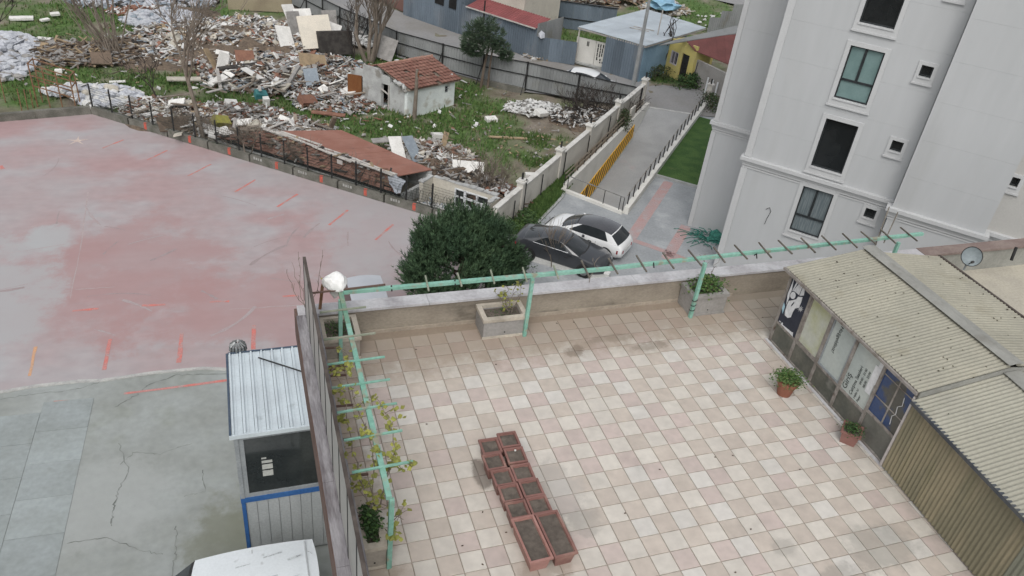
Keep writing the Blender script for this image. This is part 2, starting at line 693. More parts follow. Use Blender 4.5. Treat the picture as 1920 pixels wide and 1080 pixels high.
M_scl = mat('pale_scuff', (.355, .315, .315), (.345, .28, .28), scale=1.5, lo=.3, hi=.7, rough=.7)
rgs = random.Random(4)
for k in range(34):
    c_ = V((rgs.uniform(-14, 4), rgs.uniform(18, 36), 0))
    if not inpoly(c_.x, c_.y, [KERB_W, KERB_N, KERB_E, V((3, 20, 0)), V((-3, 17.5, 0)), V((-16, 17.8, 0))]):
        continue
    r_, a0 = rgs.uniform(2.5, 9), rgs.uniform(0, 6.28)
    o_ = c_ - V((math.cos(a0), math.sin(a0), 0)) * r_
    sp_ = rgs.uniform(.8, 2.6) / r_
    pts = [o_ + V((math.cos(a0 + sp_ * (i / 9 - .5)), math.sin(a0 + sp_ * (i / 9 - .5)), 0)) * r_ for i in range(10)]
    if all(inpoly(q.x, q.y, [KERB_W, KERB_N, KERB_E, V((3, 19, 0)), V((-3, 17.4, 0)), V((-16, 17.6, 0))]) for q in pts):
        ribbon('scuff_mark', pts, rgs.uniform(.03, .11), rgs.choice((M_scf, M_scl)), lot, z=.003 + .0001 * k, jit=.8)
st = MB()
c = G(145, 264)
for k in range(5):
    a = k * 2 * PI / 5 + .3
    st.sheet([c + V((math.cos(a + .5) * .13, math.sin(a + .5) * .13, .006)), c + V((math.cos(a - .5) * .13, math.sin(a - .5) * .13, .006)), c + V((math.cos(a) * .62, math.sin(a) * .62, .006))][::-1])
st.sheet([c + V((math.cos(k * PI / 4) * .16, math.sin(k * PI / 4) * .16, .0065)) for k in range(8)])
st.build('painted_star', mat('cream_mark', (.55, .46, .40), (.48, .38, .34), scale=4), lot)

# ---- kerb with mesh fence along the far side of the car park
M_kerb = mat('dark_concrete', (.11, .108, .092), (.165, .16, .14), scale=1.6, rough=.95, fine=.12, bump=.5, bscale=12, dirt=(.07, .075, .055), dscale=1.4)
kb = thing('kerb_wall', 'low dark concrete kerb wall along the far edge of the pink car park', 'wall', KERB_N)
hk = .42
for p, q in [(KERB_W, KERB_N), (KERB_N, KERB_E)]:
    n = int((q - p).length / 2.6)
    for i in range(n):
        a, c = lerp(p, q, i / n), lerp(p, q, (i + 1) / n - .004)
        d = (c - a).normalized()
        s = V((-d.y, d.x, 0))
        bb = MB()
        bb.pbox((a.x, a.y, -1.3), c - a, s * .28, (0, 0, 1.3 + hk + rnd.uniform(-.01, .01)))
        bb.build('kerb_block', M_kerb, kb)
kd = (KERB_E - KERB_N).normalized()
kn = V((-kd.y, kd.x, 0))
M_redb = mat('red_block_paint', (.50, .10, .07), (.36, .09, .065), scale=6, rough=.7)
M_plate = mat('white_stencil', (.36, .36, .34), (.25, .25, .235), scale=9, rough=.8)
for px, py in [(256, 244), (338, 270), (414, 292), (502, 320), (583, 348), (667, 373), (757, 403)]:
    c = G(px, py, .2)
    t = (c - KERB_N).dot(kd)
    c = KERB_N + kd * t
    bb = MB()
    bb.pbox(c - kn * .012 + V((0, 0, .08)), kd * .17, kn * .012, (0, 0, hk - .1))
    bb.pbox(c - kn * .012 + V((0, 0, hk + .011)), kd * .17, kn * .1, (0, 0, .008))
    bb.build('red_bay_mark', M_redb, kb)
for px, py in [(459, 307), (543, 333), (626, 360), (716, 388), (798, 417)]:
    c = G(px, py, .25)
    c = KERB_N + kd * (c - KERB_N).dot(kd)
    bb = MB()
    for k, wd in enumerate((.10, .10, .07, .10)):   # stencilled characters like T 3 5 ... too worn to read
        bb.pbox(c + kd * (k * .14) - kn * .008 + V((0, 0, .24)), kd * wd, kn * .008, (0, 0, .15 - .02 * (k % 2)))
    bb.build('stencil_mark', M_plate, kb)
M_black = mat('black_metal', (.012, .013, .013), (.03, .03, .03), scale=8, rough=.6)
M_wire = mat('dark_wire', (.03, .04, .035), (.05, .055, .05), scale=8, rough=.7)
fn = thing('mesh_fence', 'thin black mesh fence on posts along the kerb of the pink car park', 'fence', KERB_N)
L = (KERB_E - KERB_N).length
npo = 17
for i in range(npo + 1):
    p = KERB_N + kd * (L * i / npo) + kn * .14 + V((0, 0, hk - .02))
    bb = MB()
    bb.bar(p, p + V((0, 0, 1.34)), .075, .075)
    bb.build('post', M_black, fn)
    if i < npo:
        q = KERB_N + kd * (L * (i + 1) / npo) + kn * .14 + V((0, 0, hk - .02))
        bb = MB()
        for k in range(9):
            bb.bar(p + V((0, 0, .06 + .145 * k)), q + V((0, 0, .06 + .145 * k)), .009, .009)
        for k in range(1, 19):
            w = lerp(p, q, k / 19)
            bb.bar(w + V((0, 0, .05)), w + V((0, 0, 1.22)), .007, .007)
        bb.build('wire_mesh', M_wire, fn)
bb = MB()
sg = G(627, 318, 1.1)
sg = KERB_N + kd * (sg - KERB_N).dot(kd) + kn * .1 + V((0, 0, 1.35))
bb.pbox(sg, kd * .32, kn * .02, (0, 0, .22))
tag(bb.build('notice_plate', mat('notice_grey', (.33, .31, .29), (.28, .26, .24)), None), 'small pale blank plate wired to the mesh fence by the tiled roof', 'sign')

# ---- street
M_asph = mat('asphalt', (.235, .235, .235), (.27, .265, .26), scale=.25, rough=.9, dirt=(.225, .215, .20), dscale=.15, dlo=.45, dhi=.65, fine=.06, fscale=6)
near = [G(480, -30), G(560, 15), G(745, 108), G(905, 154), G(985, 173), G(1198, 199)]
far = [G(600, -40), G(758, 26), G(860, 64), G(1000, 112), G(1078, 124), G(1145, 134), G(1190, 145), G(1225, 158), G(1290, 166), G(1390, 176)]
bb = MB()
bb.sheet([(p.x, p.y, .035) for p in near + [FL, FR, V((28.6, 37.6, 0)), V((60, 30.1, 0)), V((60, 38, 0))] + far[::-1]])
street = struct(bb.build('street', M_asph))
bb = MB()
bb.sheet([(p.x, p.y, .039) for p in [FL, FR, FR + V((.12, .25, 0)), FL + V((.12, .25, 0))]])
bb.build('road_line', mat('worn_white_line', (.48, .48, .46), (.35, .35, .34), scale=3), street)
# pale concrete kerb along the fence
M_kerbpale = mat('pale_kerb', (.36, .37, .36), (.28, .29, .28), scale=1.5, rough=.9)
bb = MB()
kl = [G(745, 84), G(820, 106), G(880, 121)]
for p, q in zip(kl, kl[1:]):
    bb.pbox((p.x, p.y, .0), q - p, (.35, .5, 0), (0, 0, .17))
bb.build('street_kerb', M_kerbpale, street)

# ---- yard of the apartment block
M_pave = mat('grey_pavers', (.30, .315, .325), (.255, .27, .28), scale=.7, rough=.8, dirt=(.36, .375, .385), dscale=.6, dlo=.52, dhi=.72, fine=.07, fscale=9, spec=.35)
bb = MB()
bb.sheet([(p.x, p.y, 0) for p in [CURB0, CURB1, NL, NR, V((20, 16, 0)), BAR1, BAR0]])
bb.sheet([(p.x, p.y, 0) for p in [NR, FR, V((28.6, 37.6, 0)), V((60, 30, 0)), V((60, -14, 0)), V((20, -14, 0)), V((20, 16, 0))]])
bb.sheet([(p.x, p.y, 0) for p in [KERB_E, WALL0, CURB0, BAR0, BAR1, V((20, 16, 0)), V((20, 16.4, 0)), V((5.6, 16.85, 0))][:5] + [V((20, 16, 0)), V((5.6, 16.4, 0))]])
yard = struct(bb.build('yard_paving', M_pave))
M_pinkpv = mat('pink_pavers', (.37, .245, .235), (.34, .265, .26), scale=1.4, rough=.85, dirt=(.33, .29, .29), dscale=2, dlo=.5, dhi=.7, rv=.12)


def paver_band(a, c, w):
    a, c = G(*a), G(*c)
    d = (c - a).normalized()
    s = V((-d.y, d.x, 0))
    bb = MB()
    n = int((c - a).length / .21)
    bb.pbox(a - s * (w / 2 - .04) + V((0, 0, -.002)), c - a, s * (w - .08), (0, 0, .006))
    for i in range(n):
        for k in range(4):
            off = .1 if k % 2 else -.02
            p = a + d * (i * .21) + s * (w * (k / 4 - .5)) + d * off * .6
            bb.pbox((p.x, p.y, .0), d * .2, s * (w / 4 - .003), (0, 0, .008))
    return bb.build('pink_paver_band', M_pinkpv, yard)


for a, c, w in [((1254, 341), (1183, 446), .55), ((1183, 449), (1252, 473), .35), ((1287, 424), (1249, 486), .55), ((1249, 474), (1285, 488), .5)]:
    paver_band(a, c, w)
bb = MB()
for px, py, rr in [(1238, 240, .9), (1250, 250, 1.0), (1225, 236, .5)]:
    pass
# lawn with a stone edge
M_lawn = mat('lawn', (.038, .085, .022), (.06, .115, .03), scale=1.3, rough=.95, fine=.2, fscale=14, bump=.8, bscale=22, dirt=(.10, .12, .045), dscale=.5, dlo=.62, dhi=.8)
l1, l2 = G(1226, 328), G(1311, 352)
ld = (l2 - l1).normalized()
rd = (FR - NR).normalized()
rs = V((rd.y, -rd.x, 0))
lawn_pts = [l1, l1 + ld * 9, l1 + ld * 9 + rd * 10.5, l1 + rd * 10.9]
bb = MB()
bb.prism([(p.x, p.y) for p in lawn_pts], -.02, .07)
lawn = struct(bb.build('lawn', M_lawn))
bb = MB()
bb.pbox(l1 - rd * .12 + V((0, 0, -.02)), ld * 8, rd * .12, (0, 0, .14))
bb.build('lawn_edging', M_kerbpale, lawn)
# strip of grass and soil between the boundary wall and the ramp
M_strip = mat('strip_grass', (.05, .09, .025), (.075, .12, .035), scale=1.1, rough=.95, fine=.2, fscale=12, bump=.8, bscale=18, dirt=(.13, .105, .08), dscale=.7, dlo=.5, dhi=.7)
M_soil = mat('strip_soil', (.17, .135, .10), (.12, .095, .07), scale=1.2, rough=.95, fine=.15, bump=.6, bscale=12)
rl = (FL - NL).normalized()
bb = MB()
bb.sheet([(p.x, p.y, .03) for p in [WALL0, CURB0, CURB1, NL, NL + rl * 1.5, lerp(WALL0, WALL1, .42)]])
struct(bb.build('grass_strip', M_strip))
bb = MB()
bb.sheet([(p.x, p.y, .03) for p in [lerp(WALL0, WALL1, .42), NL + rl * 1.5, FL, WALL1]])
struct(bb.build('soil_strip', M_soil))
bb = MB()
for p, q in [(CURB0, CURB1), (CURB1, NL), (WALL0, CURB0)]:
    d = (q - p).normalized()
    bb.pbox(p + V((0, 0, -.05)), q - p, V((-d.y, d.x, 0)) * .13, (0, 0, .15))
bb.build('curb', M_kerbpale, yard)

# ---- sunken ramp
M_ramp = mat('ramp_concrete', (.33, .335, .335), (.29, .295, .295), scale=.8, rough=.8, fine=.05, dirt=(.38, .25, .24), dscale=.35, dlo=.60, dhi=.80)
M_wallw = mat('white_render', (.64, .63, .59), (.57, .56, .52), scale=.9, rough=.85, dirt=(.40, .38, .34), dscale=.8, dlo=.6, dhi=.8, fine=.04)
RD = 3.1
bb = MB()
ML_, MR_ = lerp(NL, FL, .81), lerp(NR, FR, .81)
bb.sheet([(NL.x, NL.y, -RD), (NR.x, NR.y, -RD), (MR_.x, MR_.y, -1.34), (ML_.x, ML_.y, -1.34)])
bb.sheet([(ML_.x, ML_.y, -1.34), (MR_.x, MR_.y, -1.34), (FR.x, FR.y, .03), (FL.x, FL.y, .03)])
ramp = struct(bb.build('ramp', M_ramp))
lw = rl.cross(V((0, 0, 1))).normalized()     # towards the ramp
rw = thing('ramp_wall', 'white ramp wall carrying the yellow and black striped board', 'wall', NL)
bb = MB()
bb.pbox(NL - lw * .22 + V((0, 0, -RD - .2)), FL - NL, lw * .22, (0, 0, RD + .2 + .40))
bb.build('wall', M_wallw, rw)
M_yel = mat('yellow_board', (.92, .50, .02), (.80, .43, .03), scale=2, rough=.6)
ft = lambda t: lerp(NL + V((0, 0, -RD)), FL + V((0, 0, -RD + 2.15 / .87)), t)
bb = MB()
t1 = .80
bb.extrude([ft(0) + lw * .005 + V((0, 0, .06)), ft(t1) + lw * .005 + V((0, 0, .06)), ft(t1) + lw * .005 + V((0, 0, .94)), ft(0) + lw * .005 + V((0, 0, 1.5))], lw * .03)
sb = bb.build('striped_board', M_yel, rw)
bb = MB()
nst = 24
for i in range(nst):
    a, c = i / nst * t1, (i + .42) / nst * t1
    sh = .55 / nst * t1 * 1.6
    q = [ft(a) + V((0, 0, .07)), ft(c) + V((0, 0, .07)), ft(min(t1, c + sh)) + V((0, 0, 1.485 - .56 * min(t1, c + sh) / t1)), ft(min(t1, a + sh)) + V((0, 0, 1.485 - .56 * min(t1, a + sh) / t1))]
    bb.extrude([p + lw * .0355 for p in q], lw * .004)
bb.build('black_stripe', mat('black_paint', (.025, .024, .022), (.05, .045, .04), scale=3, rough=.6), sb)
M_bronze = mat('bronze_rail', (.20, .165, .12), (.26, .22, .17), scale=3, rough=.45, metal=.5)
rr_ = thing('ramp_handrail', 'twin bronze handrails on short posts along the top of the ramp wall', 'railing', NL)
for zz, of in ((.95, -.20), (.72, -.16)):
    bb = MB()
    bb.tube([NL + lw * of + V((0, 0, zz)), FL - rl * 1.2 + lw * of + V((0, 0, zz))], .04, 6)
    bb.build('rail', M_bronze, rr_)
for i in range(15):
    p = lerp(NL, FL, i / 14 * .9) - lw * .17 + V((0, 0, .3))
    bb = MB()
    bb.tube([p, p + V((0, 0, .66))], .022, 5)
    bb.build('post', M_black, rr_)
ed = (NR - NL).normalized()
er = thing('ramp_end_railing', 'grey metal railing across the near end of the sunken ramp', 'railing', NL)
bb = MB()
bb.pbox(NL - lw * .22 + V((0, 0, -RD)), NR - NL + lw * .22, V((ed.y, -ed.x, 0)) * .2, (0, 0, RD + .16))
bb.build('kerb', M_wallw, er)
bb = MB()
e0, e1_ = NL + V((ed.y, -ed.x, 0)) * .1, NR + V((ed.y, -ed.x, 0)) * .1
bb.tube([e0 + V((0, 0, .95)), e1_ + V((0, 0, .95))], .03, 6)
bb.build('rail', mat('steel_rail', (.22, .22, .21), (.28, .28, .27), scale=4, rough=.4, metal=.6), er)
for t in (0.02, .36, .66, .93, .99):
    p = lerp(e0, e1_, t) + V((0, 0, .15))
    bb = MB()
    bb.tube([p, p + V((0, 0, .8))], .022, 5)
    bb.build('post', M_black, er)
kr = thing('ramp_kerb_railing', 'white kerb with a row of black posts along the lawn side of the ramp', 'railing', NR)
kr_end = FR + rd * 2.6
bb = MB()
bb.pbox(NR + V((0, 0, -RD)), kr_end - NR, rs * .26, (0, 0, RD + .38))
bb.build('kerb', M_wallw, kr)
nk = 19
for i in range(nk):
    p = lerp(NR, kr_end, (i + .4) / nk) + rs * .05 + V((0, 0, .24))
    bb = MB()
    bb.bar(p + V((0, 0, .1)), p + V((0, 0, .85)), .045, .045)
    bb.build('post', M_black, kr)
bb = MB()
bb.tube([NR + rs * .05 + V((0, 0, 1.06)), kr_end + rs * .05 + V((0, 0, 1.06))], .014, 5)
bb.build('rail', M_bronze, kr)

# white beam barrier between yard and car park
bb = MB()
d = (BAR1 - BAR0).normalized()
bb.pbox(BAR0 - d * .3 + V((0, 0, 0)), BAR1 - BAR0 + d * .4, V((d.y, -d.x, 0)) * .3, (0, 0, .45))
tag(bb.build('barrier_kerb', mat('white_beam', (.62, .62, .60), (.52, .52, .50), scale=2), None, loc=BAR0), 'long white concrete beam on the ground beside the dark saloon car', 'barrier')


# ================================================================== APARTMENT BLOCK
BC = G(1394, 290, 5.75)
bu = V((.678, -.735, 0)).normalized()
bn = V((bu.y, -bu.x, 0))


def bp(a, b_, z):
    return V((BC.x, BC.y, 0)) + bu * a + bn * b_ + V((0, 0, z))


M_rend = mat('pale_render', (.435, .446, .452), (.418, .43, .436), scale=.35, rough=.8, fine=.02, fscale=3, spec=.3, dirt=(.395, .402, .402), dscale=.9, dlo=.52, dhi=.8, stretch=(1, 1, .16))
M_trim = mat('white_trim', (.48, .488, .49), (.46, .467, .47), scale=1.2, rough=.7, fine=.03)
M_wframe = mat('anthracite_frame', (.018, .022, .024), (.03, .034, .036), scale=6, rough=.4, spec=.4)
M_glassd = mat('dark_glass', (.012, .014, .015), (.02, .022, .023), scale=1.2, rough=.06, spec=.6, fine=0)
M_glassg = mat('frosted_green_glass', (.17, .25, .245), (.14, .215, .21), scale=1.5, rough=.25, spec=.5, fine=.03)
M_curt = mat('grey_curtain', (.10, .125, .135), (.16, .19, .20), scale=9, stretch=(3, 3, .15), lo=.4, hi=.6, rough=.5, spec=.5, fine=0)
apt = thing('apartment_block', 'tall white rendered apartment block with cornice and dark framed windows', 'building', bp(0, 0, 0))
ZTOP = 25.0
CZ = 5.75


def vol(bb, a0, a1, b0, b1, z0, z1):
    bb.pbox(bp(a0, b0, z0), bu * (a1 - a0), bn * (b1 - b0), (0, 0, z1 - z0))


WINS = [(2.83, 4.12, 3.03, 5.20), (2.83, 4.12, 6.15, 8.28), (2.83, 4.12, 9.16, 11.28), (2.83, 4.12, 12.16, 14.3), (2.83, 4.12, 15.2, 17.35)]
SMALL = [(5.5, 5.93, 4.65 + 3.05 * k, 5.08 + 3.05 * k) for k in range(5)]
GRV = [7.13, 8.66, 10.19, 11.72, 13.25, 14.78, 16.3, 17.8, 19.4, 21]


def column(bb, a0, a1, b0, b1, opens):
    """a facade strip with openings and thin render joints"""
    cuts = [(0, CZ)] + [(lo, hi) for lo, hi in zip([CZ] + GRV, GRV + [ZTOP])]
    for i, (lo, hi) in enumerate(cuts):
        lo2 = lo + (.003 if i > 1 else 0)
        segs = [(lo2, hi)]
        for (o0, o1) in opens:
            ns = []
            for (s0, s1) in segs:
                if o1 <= s0 or o0 >= s1:
                    ns.append((s0, s1))
                else:
                    if o0 > s0:
                        ns.append((s0, o0))
                    if o1 < s1:
                        ns.append((o1, s1))
            segs = ns
        for s0, s1 in segs:
            vol(bb, a0, a1, b0, b1, s0, s1)


bb = MB()
vol(bb, .12, 6.4, -12, -.22, 0, ZTOP - .02)
wz = [(w[2], w[3]) for w in WINS]
sz = [(w[2], w[3]) for w in SMALL]
column(bb, .12, 2.83, -.2, 0, [])
column(bb, 2.8302, 4.1198, -.2, 0, wz)
column(bb, 4.12, 5.5, -.2, 0, [])
column(bb, 5.5002, 5.9298, -.2, 0, sz)
column(bb, 5.93, 6.38, -.2, 0, [])
bb.build('main_wall', M_rend, apt)
bb = MB()
column(bb, -2.27, .10, -12, -3.09, [])
bb.build('set_back_wall', M_rend, apt)
bb = MB()
column(bb, 6.4, 9.85, -12, .75, [])
bb.build('bay_wall', M_rend, apt)
bb = MB()
vol(bb, 9.87, 22, -12, -.02, 0, ZTOP)
column(bb, 9.87, 9.90, -.02, .18, [])
column(bb, 9.9, 10.2, -.02, .18, [(7.67, 8.04)])
column(bb, 10.2, 22, -.02, .18, [])
bb.build('right_wall', mat('warm_render', (.45, .445, .425), (.43, .425, .405), scale=.4, rough=.8, fine=.03), apt)
bb = MB()
vol(bb, -2.2, 21.9, -11.9, -3.2, ZTOP - .01, ZTOP + .6)
bb.build('roof_slab', M_trim, apt)
# cornice in three stepped courses round every projection
for (a0, a1, b1) in [(.12, 6.4, 0.0), (-2.27, .10, -3.09), (6.4, 9.85, .75), (9.85, 22, .18)]:
    bb = MB()
    for (z0, z1, pr) in [(5.22, 5.30, .03), (5.34, 5.46, .06), (5.46, 5.58, .10), (5.58, 5.74, .19)]:
        r = a1 + (pr if a1 in (9.85, ) else -.004)
        bb.pbox(bp(a0 - pr, b1 - .35, z0), bu * (r - a0 + pr), bn * (.35 + pr), (0, 0, z1 - z0 - .002))
    bb.build('cornice', M_trim, apt)
# corner pilasters
for (a0, a1, b0, b1) in [(.06, .34, -.3, .05), (-2.32, -2.1, -3.4, -3.05)]:
    bb = MB()
    vol(bb, a0, a1, b0, b1, 0, 5.21)
    vol(bb, a0, a1, b0, b1, 5.76, ZTOP)
    bb.build('corner_trim', M_trim, apt)


def window(a0, a1, z0, z1, kind, b0=0.0, parent=apt, small=False):
    mg = .17 if not small else .13
    dn = .27 if not small else .24
    bb = MB()
    pr = .05
    for (x0, x1, y0, y1) in [(a0 - mg, a0, z0 - dn, z1 + mg), (a1, a1 + mg, z0 - dn, z1 + mg), (a0, a1, z1, z1 + mg), (a0, a1, z0 - dn, z0)]:
        vol(bb, x0, x1, b0 - .02, b0 + pr, y0, y1)
    vol(bb, a0 - mg - .03, a1 + mg + .03, b0 - .02, b0 + pr + .03, z0 - dn - .07, z0 - dn - .002)
    vol(bb, a0 - .02, a1 + .02, b0 - .02, b0 + pr + .035, z0 - .06, z0 - .002)
    w = bb.build('window_surround', M_trim, parent)
    bb = MB()
    t = .055
    for (x0, x1, y0, y1) in [(a0, a0 + t, z0, z1), (a1 - t, a1, z0, z1), (a0 + t, a1 - t, z1 - t, z1), (a0 + t, a1 - t, z0, z0 + t)]:
        vol(bb, x0, x1, b0 - .14, b0 - .06, y0, y1)
    if kind in ('curtain', 'frosted'):
        zm = z0 + .36 * (z1 - z0)
        am = a0 + .47 * (a1 - a0)
        vol(bb, a0 + t, a1 - t, b0 - .14, b0 - .06, zm - .04, zm + .04)
        vol(bb, am - .05, am + .05, b0 - .14, b0 - .061, zm + .04, z1 - t)
    bb.build('frame', M_wframe, w)
    bb = MB()
    vol(bb, a0 + t, a1 - t, b0 - .125, b0 - .115, z0 + t, z1 - t)
    bb.build('pane', {'curtain': M_curt, 'frosted': M_glassg}.get(kind, M_glassd), w)


for w, k in zip(WINS, ['curtain', 'open', 'frosted', 'open', 'curtain']):
    window(*w, k)
for w in SMALL:
    window(*w, 'open', small=True)
window(9.92, 10.2, 7.67, 8.04, 'open', b0=.18, small=True)
window(5.5, 6.1, 13.55, 13.9, 'open', small=True) if False else None
bb = MB()
pts = [bp(1.75, .03, 2.9), bp(1.78, .05, 3.2), bp(1.85, .05, 3.6), bp(1.75, .04, 3.75), bp(1.62, .03, 3.62)]
bb.tube(pts, .012, 5)
bb.build('loose_cable', M_black, apt)

# green net heaped at the foot of the block
bb = MB()
M_net = mat('green_net', (.03, .13, .10), (.05, .20, .16), scale=5, rough=.8, fine=.3, fscale=20)
c = G(1332, 447)
for i in range(60):
    a = rnd.uniform(0, 6.28)
    r = rnd.random() ** .6
    p = c + V((math.cos(a) * 1.1 * r, math.sin(a) * .8 * r, rnd.uniform(.03, .3) * (1.1 - r)))
    q = p + V((rnd.uniform(-.5, .5), rnd.uniform(-.5, .5), rnd.uniform(-.1, .12)))
    q.z = max(q.z, .02)
    bb.tube([p, lerp(p, q, .5) + V((0, 0, .08)), q], .02, 4)
bb.blob(c + V((.3, -.1, .05)), .6, 2, .5, sq=(1, .8, .35))
for k in range(6):
    bb.tube([c, c + V((-.8 - .1 * k, .3 * k - .4, .05)), c + V((-1.5, .35 * k - .6, .02))], .015, 4)
tag(bb.build('garden_net', M_net, None, loc=c), 'heap of green garden net at the foot of the white block', 'net')

# ================================================================== BOUNDARY WALL
bw = thing('boundary_wall', 'long pale boundary wall with capped pillars between the yard and the rubble field', 'wall', WALL0)
wd = (WALL1 - WALL0).normalized()
wn_ = V((-wd.y, wd.x, 0))
WH = 1.45


def wpt(px, py):
    p = G(px, py)
    return WALL0 + wd * (p - WALL0).dot(wd)


M_wcap = mat('wall_cap', (.58, .57, .54), (.50, .49, .46), scale=2, rough=.8, dirt=(.36, .34, .31), dscale=1.5)
M_bwall = mat('boundary_render', (.56, .54, .49), (.50, .48, .44), scale=.8, rough=.9, dirt=(.33, .31, .27), dscale=.7, dlo=.5, dhi=.72, fine=.06)
pil = [wpt(979, 401), wpt(1049, 337), wpt(1104, 288), wpt(1160, 241), WALL1]
prev = WALL0
for p in pil:
    bb = MB()
    q0, q1 = prev + wd * (.19 if prev is not WALL0 else -.05), p - wd * .19
    bb.pbox(q0 + V((0, 0, -.5)), q1 - q0, wn_ * .2, (0, 0, WH + .5))
    bb.build('wall_panel', M_bwall, bw)
    bb = MB()
    bb.pbox(q0 - wn_ * .04 + V((0, 0, WH)), q1 - q0, wn_ * .28, (0, 0, .07))
    bb.build('coping', M_wcap, bw)
    bb = MB()
    bb.pbox(p - wd * .19 - wn_ * .08 + V((0, 0, -.5)), wd * .38, wn_ * .36, (0, 0, WH + .8))
    pl = bb.build('pillar', M_bwall, bw)
    bb = MB()
    bb.pbox(p - wd * .25 - wn_ * .14 + V((0, 0, WH + .3)), wd * .5, wn_ * .48, (0, 0, .08))
    bb.pbox(p - wd * .17 - wn_ * .06 + V((0, 0, WH + .38)), wd * .34, wn_ * .32, (0, 0, .07))
    bb.build('cap', M_wcap, pl)
    bb = MB()
    bb.tube([p + wn_ * .1 + V((0, 0, WH + .45)), p + wn_ * .1 + V((0, 0, WH + .78))], .055, 8)
    bb.build('lamp_stub', M_black, pl)
    prev = p
for px, py, h in [(966, 418, 1.2), (1018, 372, 1.35), (1057, 333, 1.5), (1099, 292, 1.3), (1140, 258, 1.4), (982, 400, 1.9)]:
    p = wpt(px, py) - wn_ * .1
    bb = MB()
    bb.tube([p, p + V((0, 0, h))], .03, 6)
    bb.build('pipe', M_black, bw)
# panel stubs by the ramp head and the right gate pillar
bb = MB()
p = wpt(1172, 236) - wn_ * .5
bb.pbox(p, wd * .9, -wn_ * .1, (0, 0, 1.2))
bb.build('stub_wall', M_bwall, bw)
gp_ = kr_end + rs * .1 + rd * .15
gpl = thing('gate_pillar', 'white gate pillar at the street end of the black ramp posts', 'pillar', gp_)
bb = MB()
bb.box(gp_ + V((0, 0, .7)), (.34, .34, 1.4), .7)
bb.build('shaft', M_bwall, gpl)
bb = MB()
bb.box(gp_ + V((0, 0, 1.45)), (.44, .44, .1), .7)
bb.build('cap', M_wcap, gpl)
bb = MB()
bb.tube([gp_ + V((0, 0, 1.5)), gp_ + V((0, 0, 1.85))], .055, 8)
bb.build('lamp_stub', M_black, gpl)


# ================================================================== VEGETATION TOOLS
def needle_tree(root, c, rx, ry, rz, n, ln, mats, zmin, rg, up=.75, needles=12, wd_=.03, inner=.35):
    """crown made of upright brushy shoots"""
    bb = MB()
    for i in range(n):
        while True:
            p = V((rg.uniform(-1, 1), rg.uniform(-1, 1), rg.uniform(-1, 1)))
            if inner < p.length < 1:
                break
        if rg.random() < .6:
            p = p.normalized() * rg.uniform(.86, 1.0)
        lump = 1 + .20 * noise.noise(p * 2.1 + c * .2) + .12 * noise.noise(p * 5 + c)
        q = c + V((p.x * rx, p.y * ry, p.z * rz)) * lump
        if q.z < zmin:
            continue
        ax = (V((p.x, p.y, p.z * .6)) * .8 + V((0, 0, up))).normalized()
        sh = ln * rg.uniform(.8, 1.5)
        mi = rg.choice((0, 0, 1, 1, 2))
        o = ax.orthogonal().normalized()
        bi = ax.cross(o)
        for k in range(needles):
            t = rg.random()
            a = rg.uniform(0, 2 * PI)
            r = o * math.cos(a) + bi * math.sin(a)
            b0 = q + ax * sh * t * .8
            tip = b0 + (ax * .75 + r * rg.uniform(.4, .9)).normalized() * ln * rg.uniform(.45, .8)
            s = (tip - b0).cross(r + ax * .3).normalized() * wd_ * .5
            bb.add([b0 - s, b0 + s, tip], [(0, 1, 2)], mi)
    return bb.build('crown', mats, root)


def branches(bb, p, d, ln, r, depth, rg, spread=.6, up=.15, nk=3, taper=.68, wig=.18, seg=3, minr=.006):
    pts = [V(p)]
    rr = [r]
    q = V(p)
    dd = V(d).normalized()
    for i in range(seg):
        dd = (dd + V((rg.uniform(-wig, wig), rg.uniform(-wig, wig), rg.uniform(-wig, wig) + up * .15))).normalized()
        q = q + dd * ln / seg
        pts.append(q.copy())
        rr.append(max(minr, r * (1 - (1 - taper) * (i + 1) / seg)))
    bb.tube(pts, rr, 6 if r > .05 else 4 if r > .015 else 3, cap=False)
    if depth <= 0:
        return
    for k in range(nk):
        t = rg.randint(max(1, seg - 2), seg)
        a = rg.uniform(0, 2 * PI)
        o = dd.orthogonal().normalized()
        side = o * math.cos(a) + dd.cross(o) * math.sin(a)
        nd = (dd + side * spread * rg.uniform(.6, 1.3) + V((0, 0, up))).normalized()
        branches(bb, pts[t], nd, ln * rg.uniform(.6, .85), rr[t] * .72, depth - 1, rg, spread, up, nk, taper, wig, seg, minr)


M_pine1 = mat('pine_needles_dark', (.030, .062, .031), (.042, .078, .038), scale=1.5, rough=.8, fine=.2, fscale=9)
M_pine2 = mat('pine_needles_mid', (.05, .092, .045), (.068, .115, .055), scale=1.5, rough=.8, fine=.2, fscale=9)
M_pine3 = mat('pine_needles_tip', (.07, .095, .05), (.085, .105, .06), scale=1.5, rough=.8, fine=.2, fscale=9)
M_pineg = mat('pine_needles_grey', (.06, .085, .055), (.075, .10, .065), scale=1.5, rough=.85, fine=.2, fscale=9)
M_bark = mat('bark', (.10, .075, .055), (.15, .12, .095), scale=4, rough=.95, bump=.8, bscale=18, stretch=(1, 1, .3))
M_twig = mat('grey_twigs', (.15, .125, .10), (.20, .17, .14), scale=3, rough=.95)
M_dead = mat('dark_dead_wood', (.035, .03, .026), (.06, .05, .045), scale=3, rough=.95)

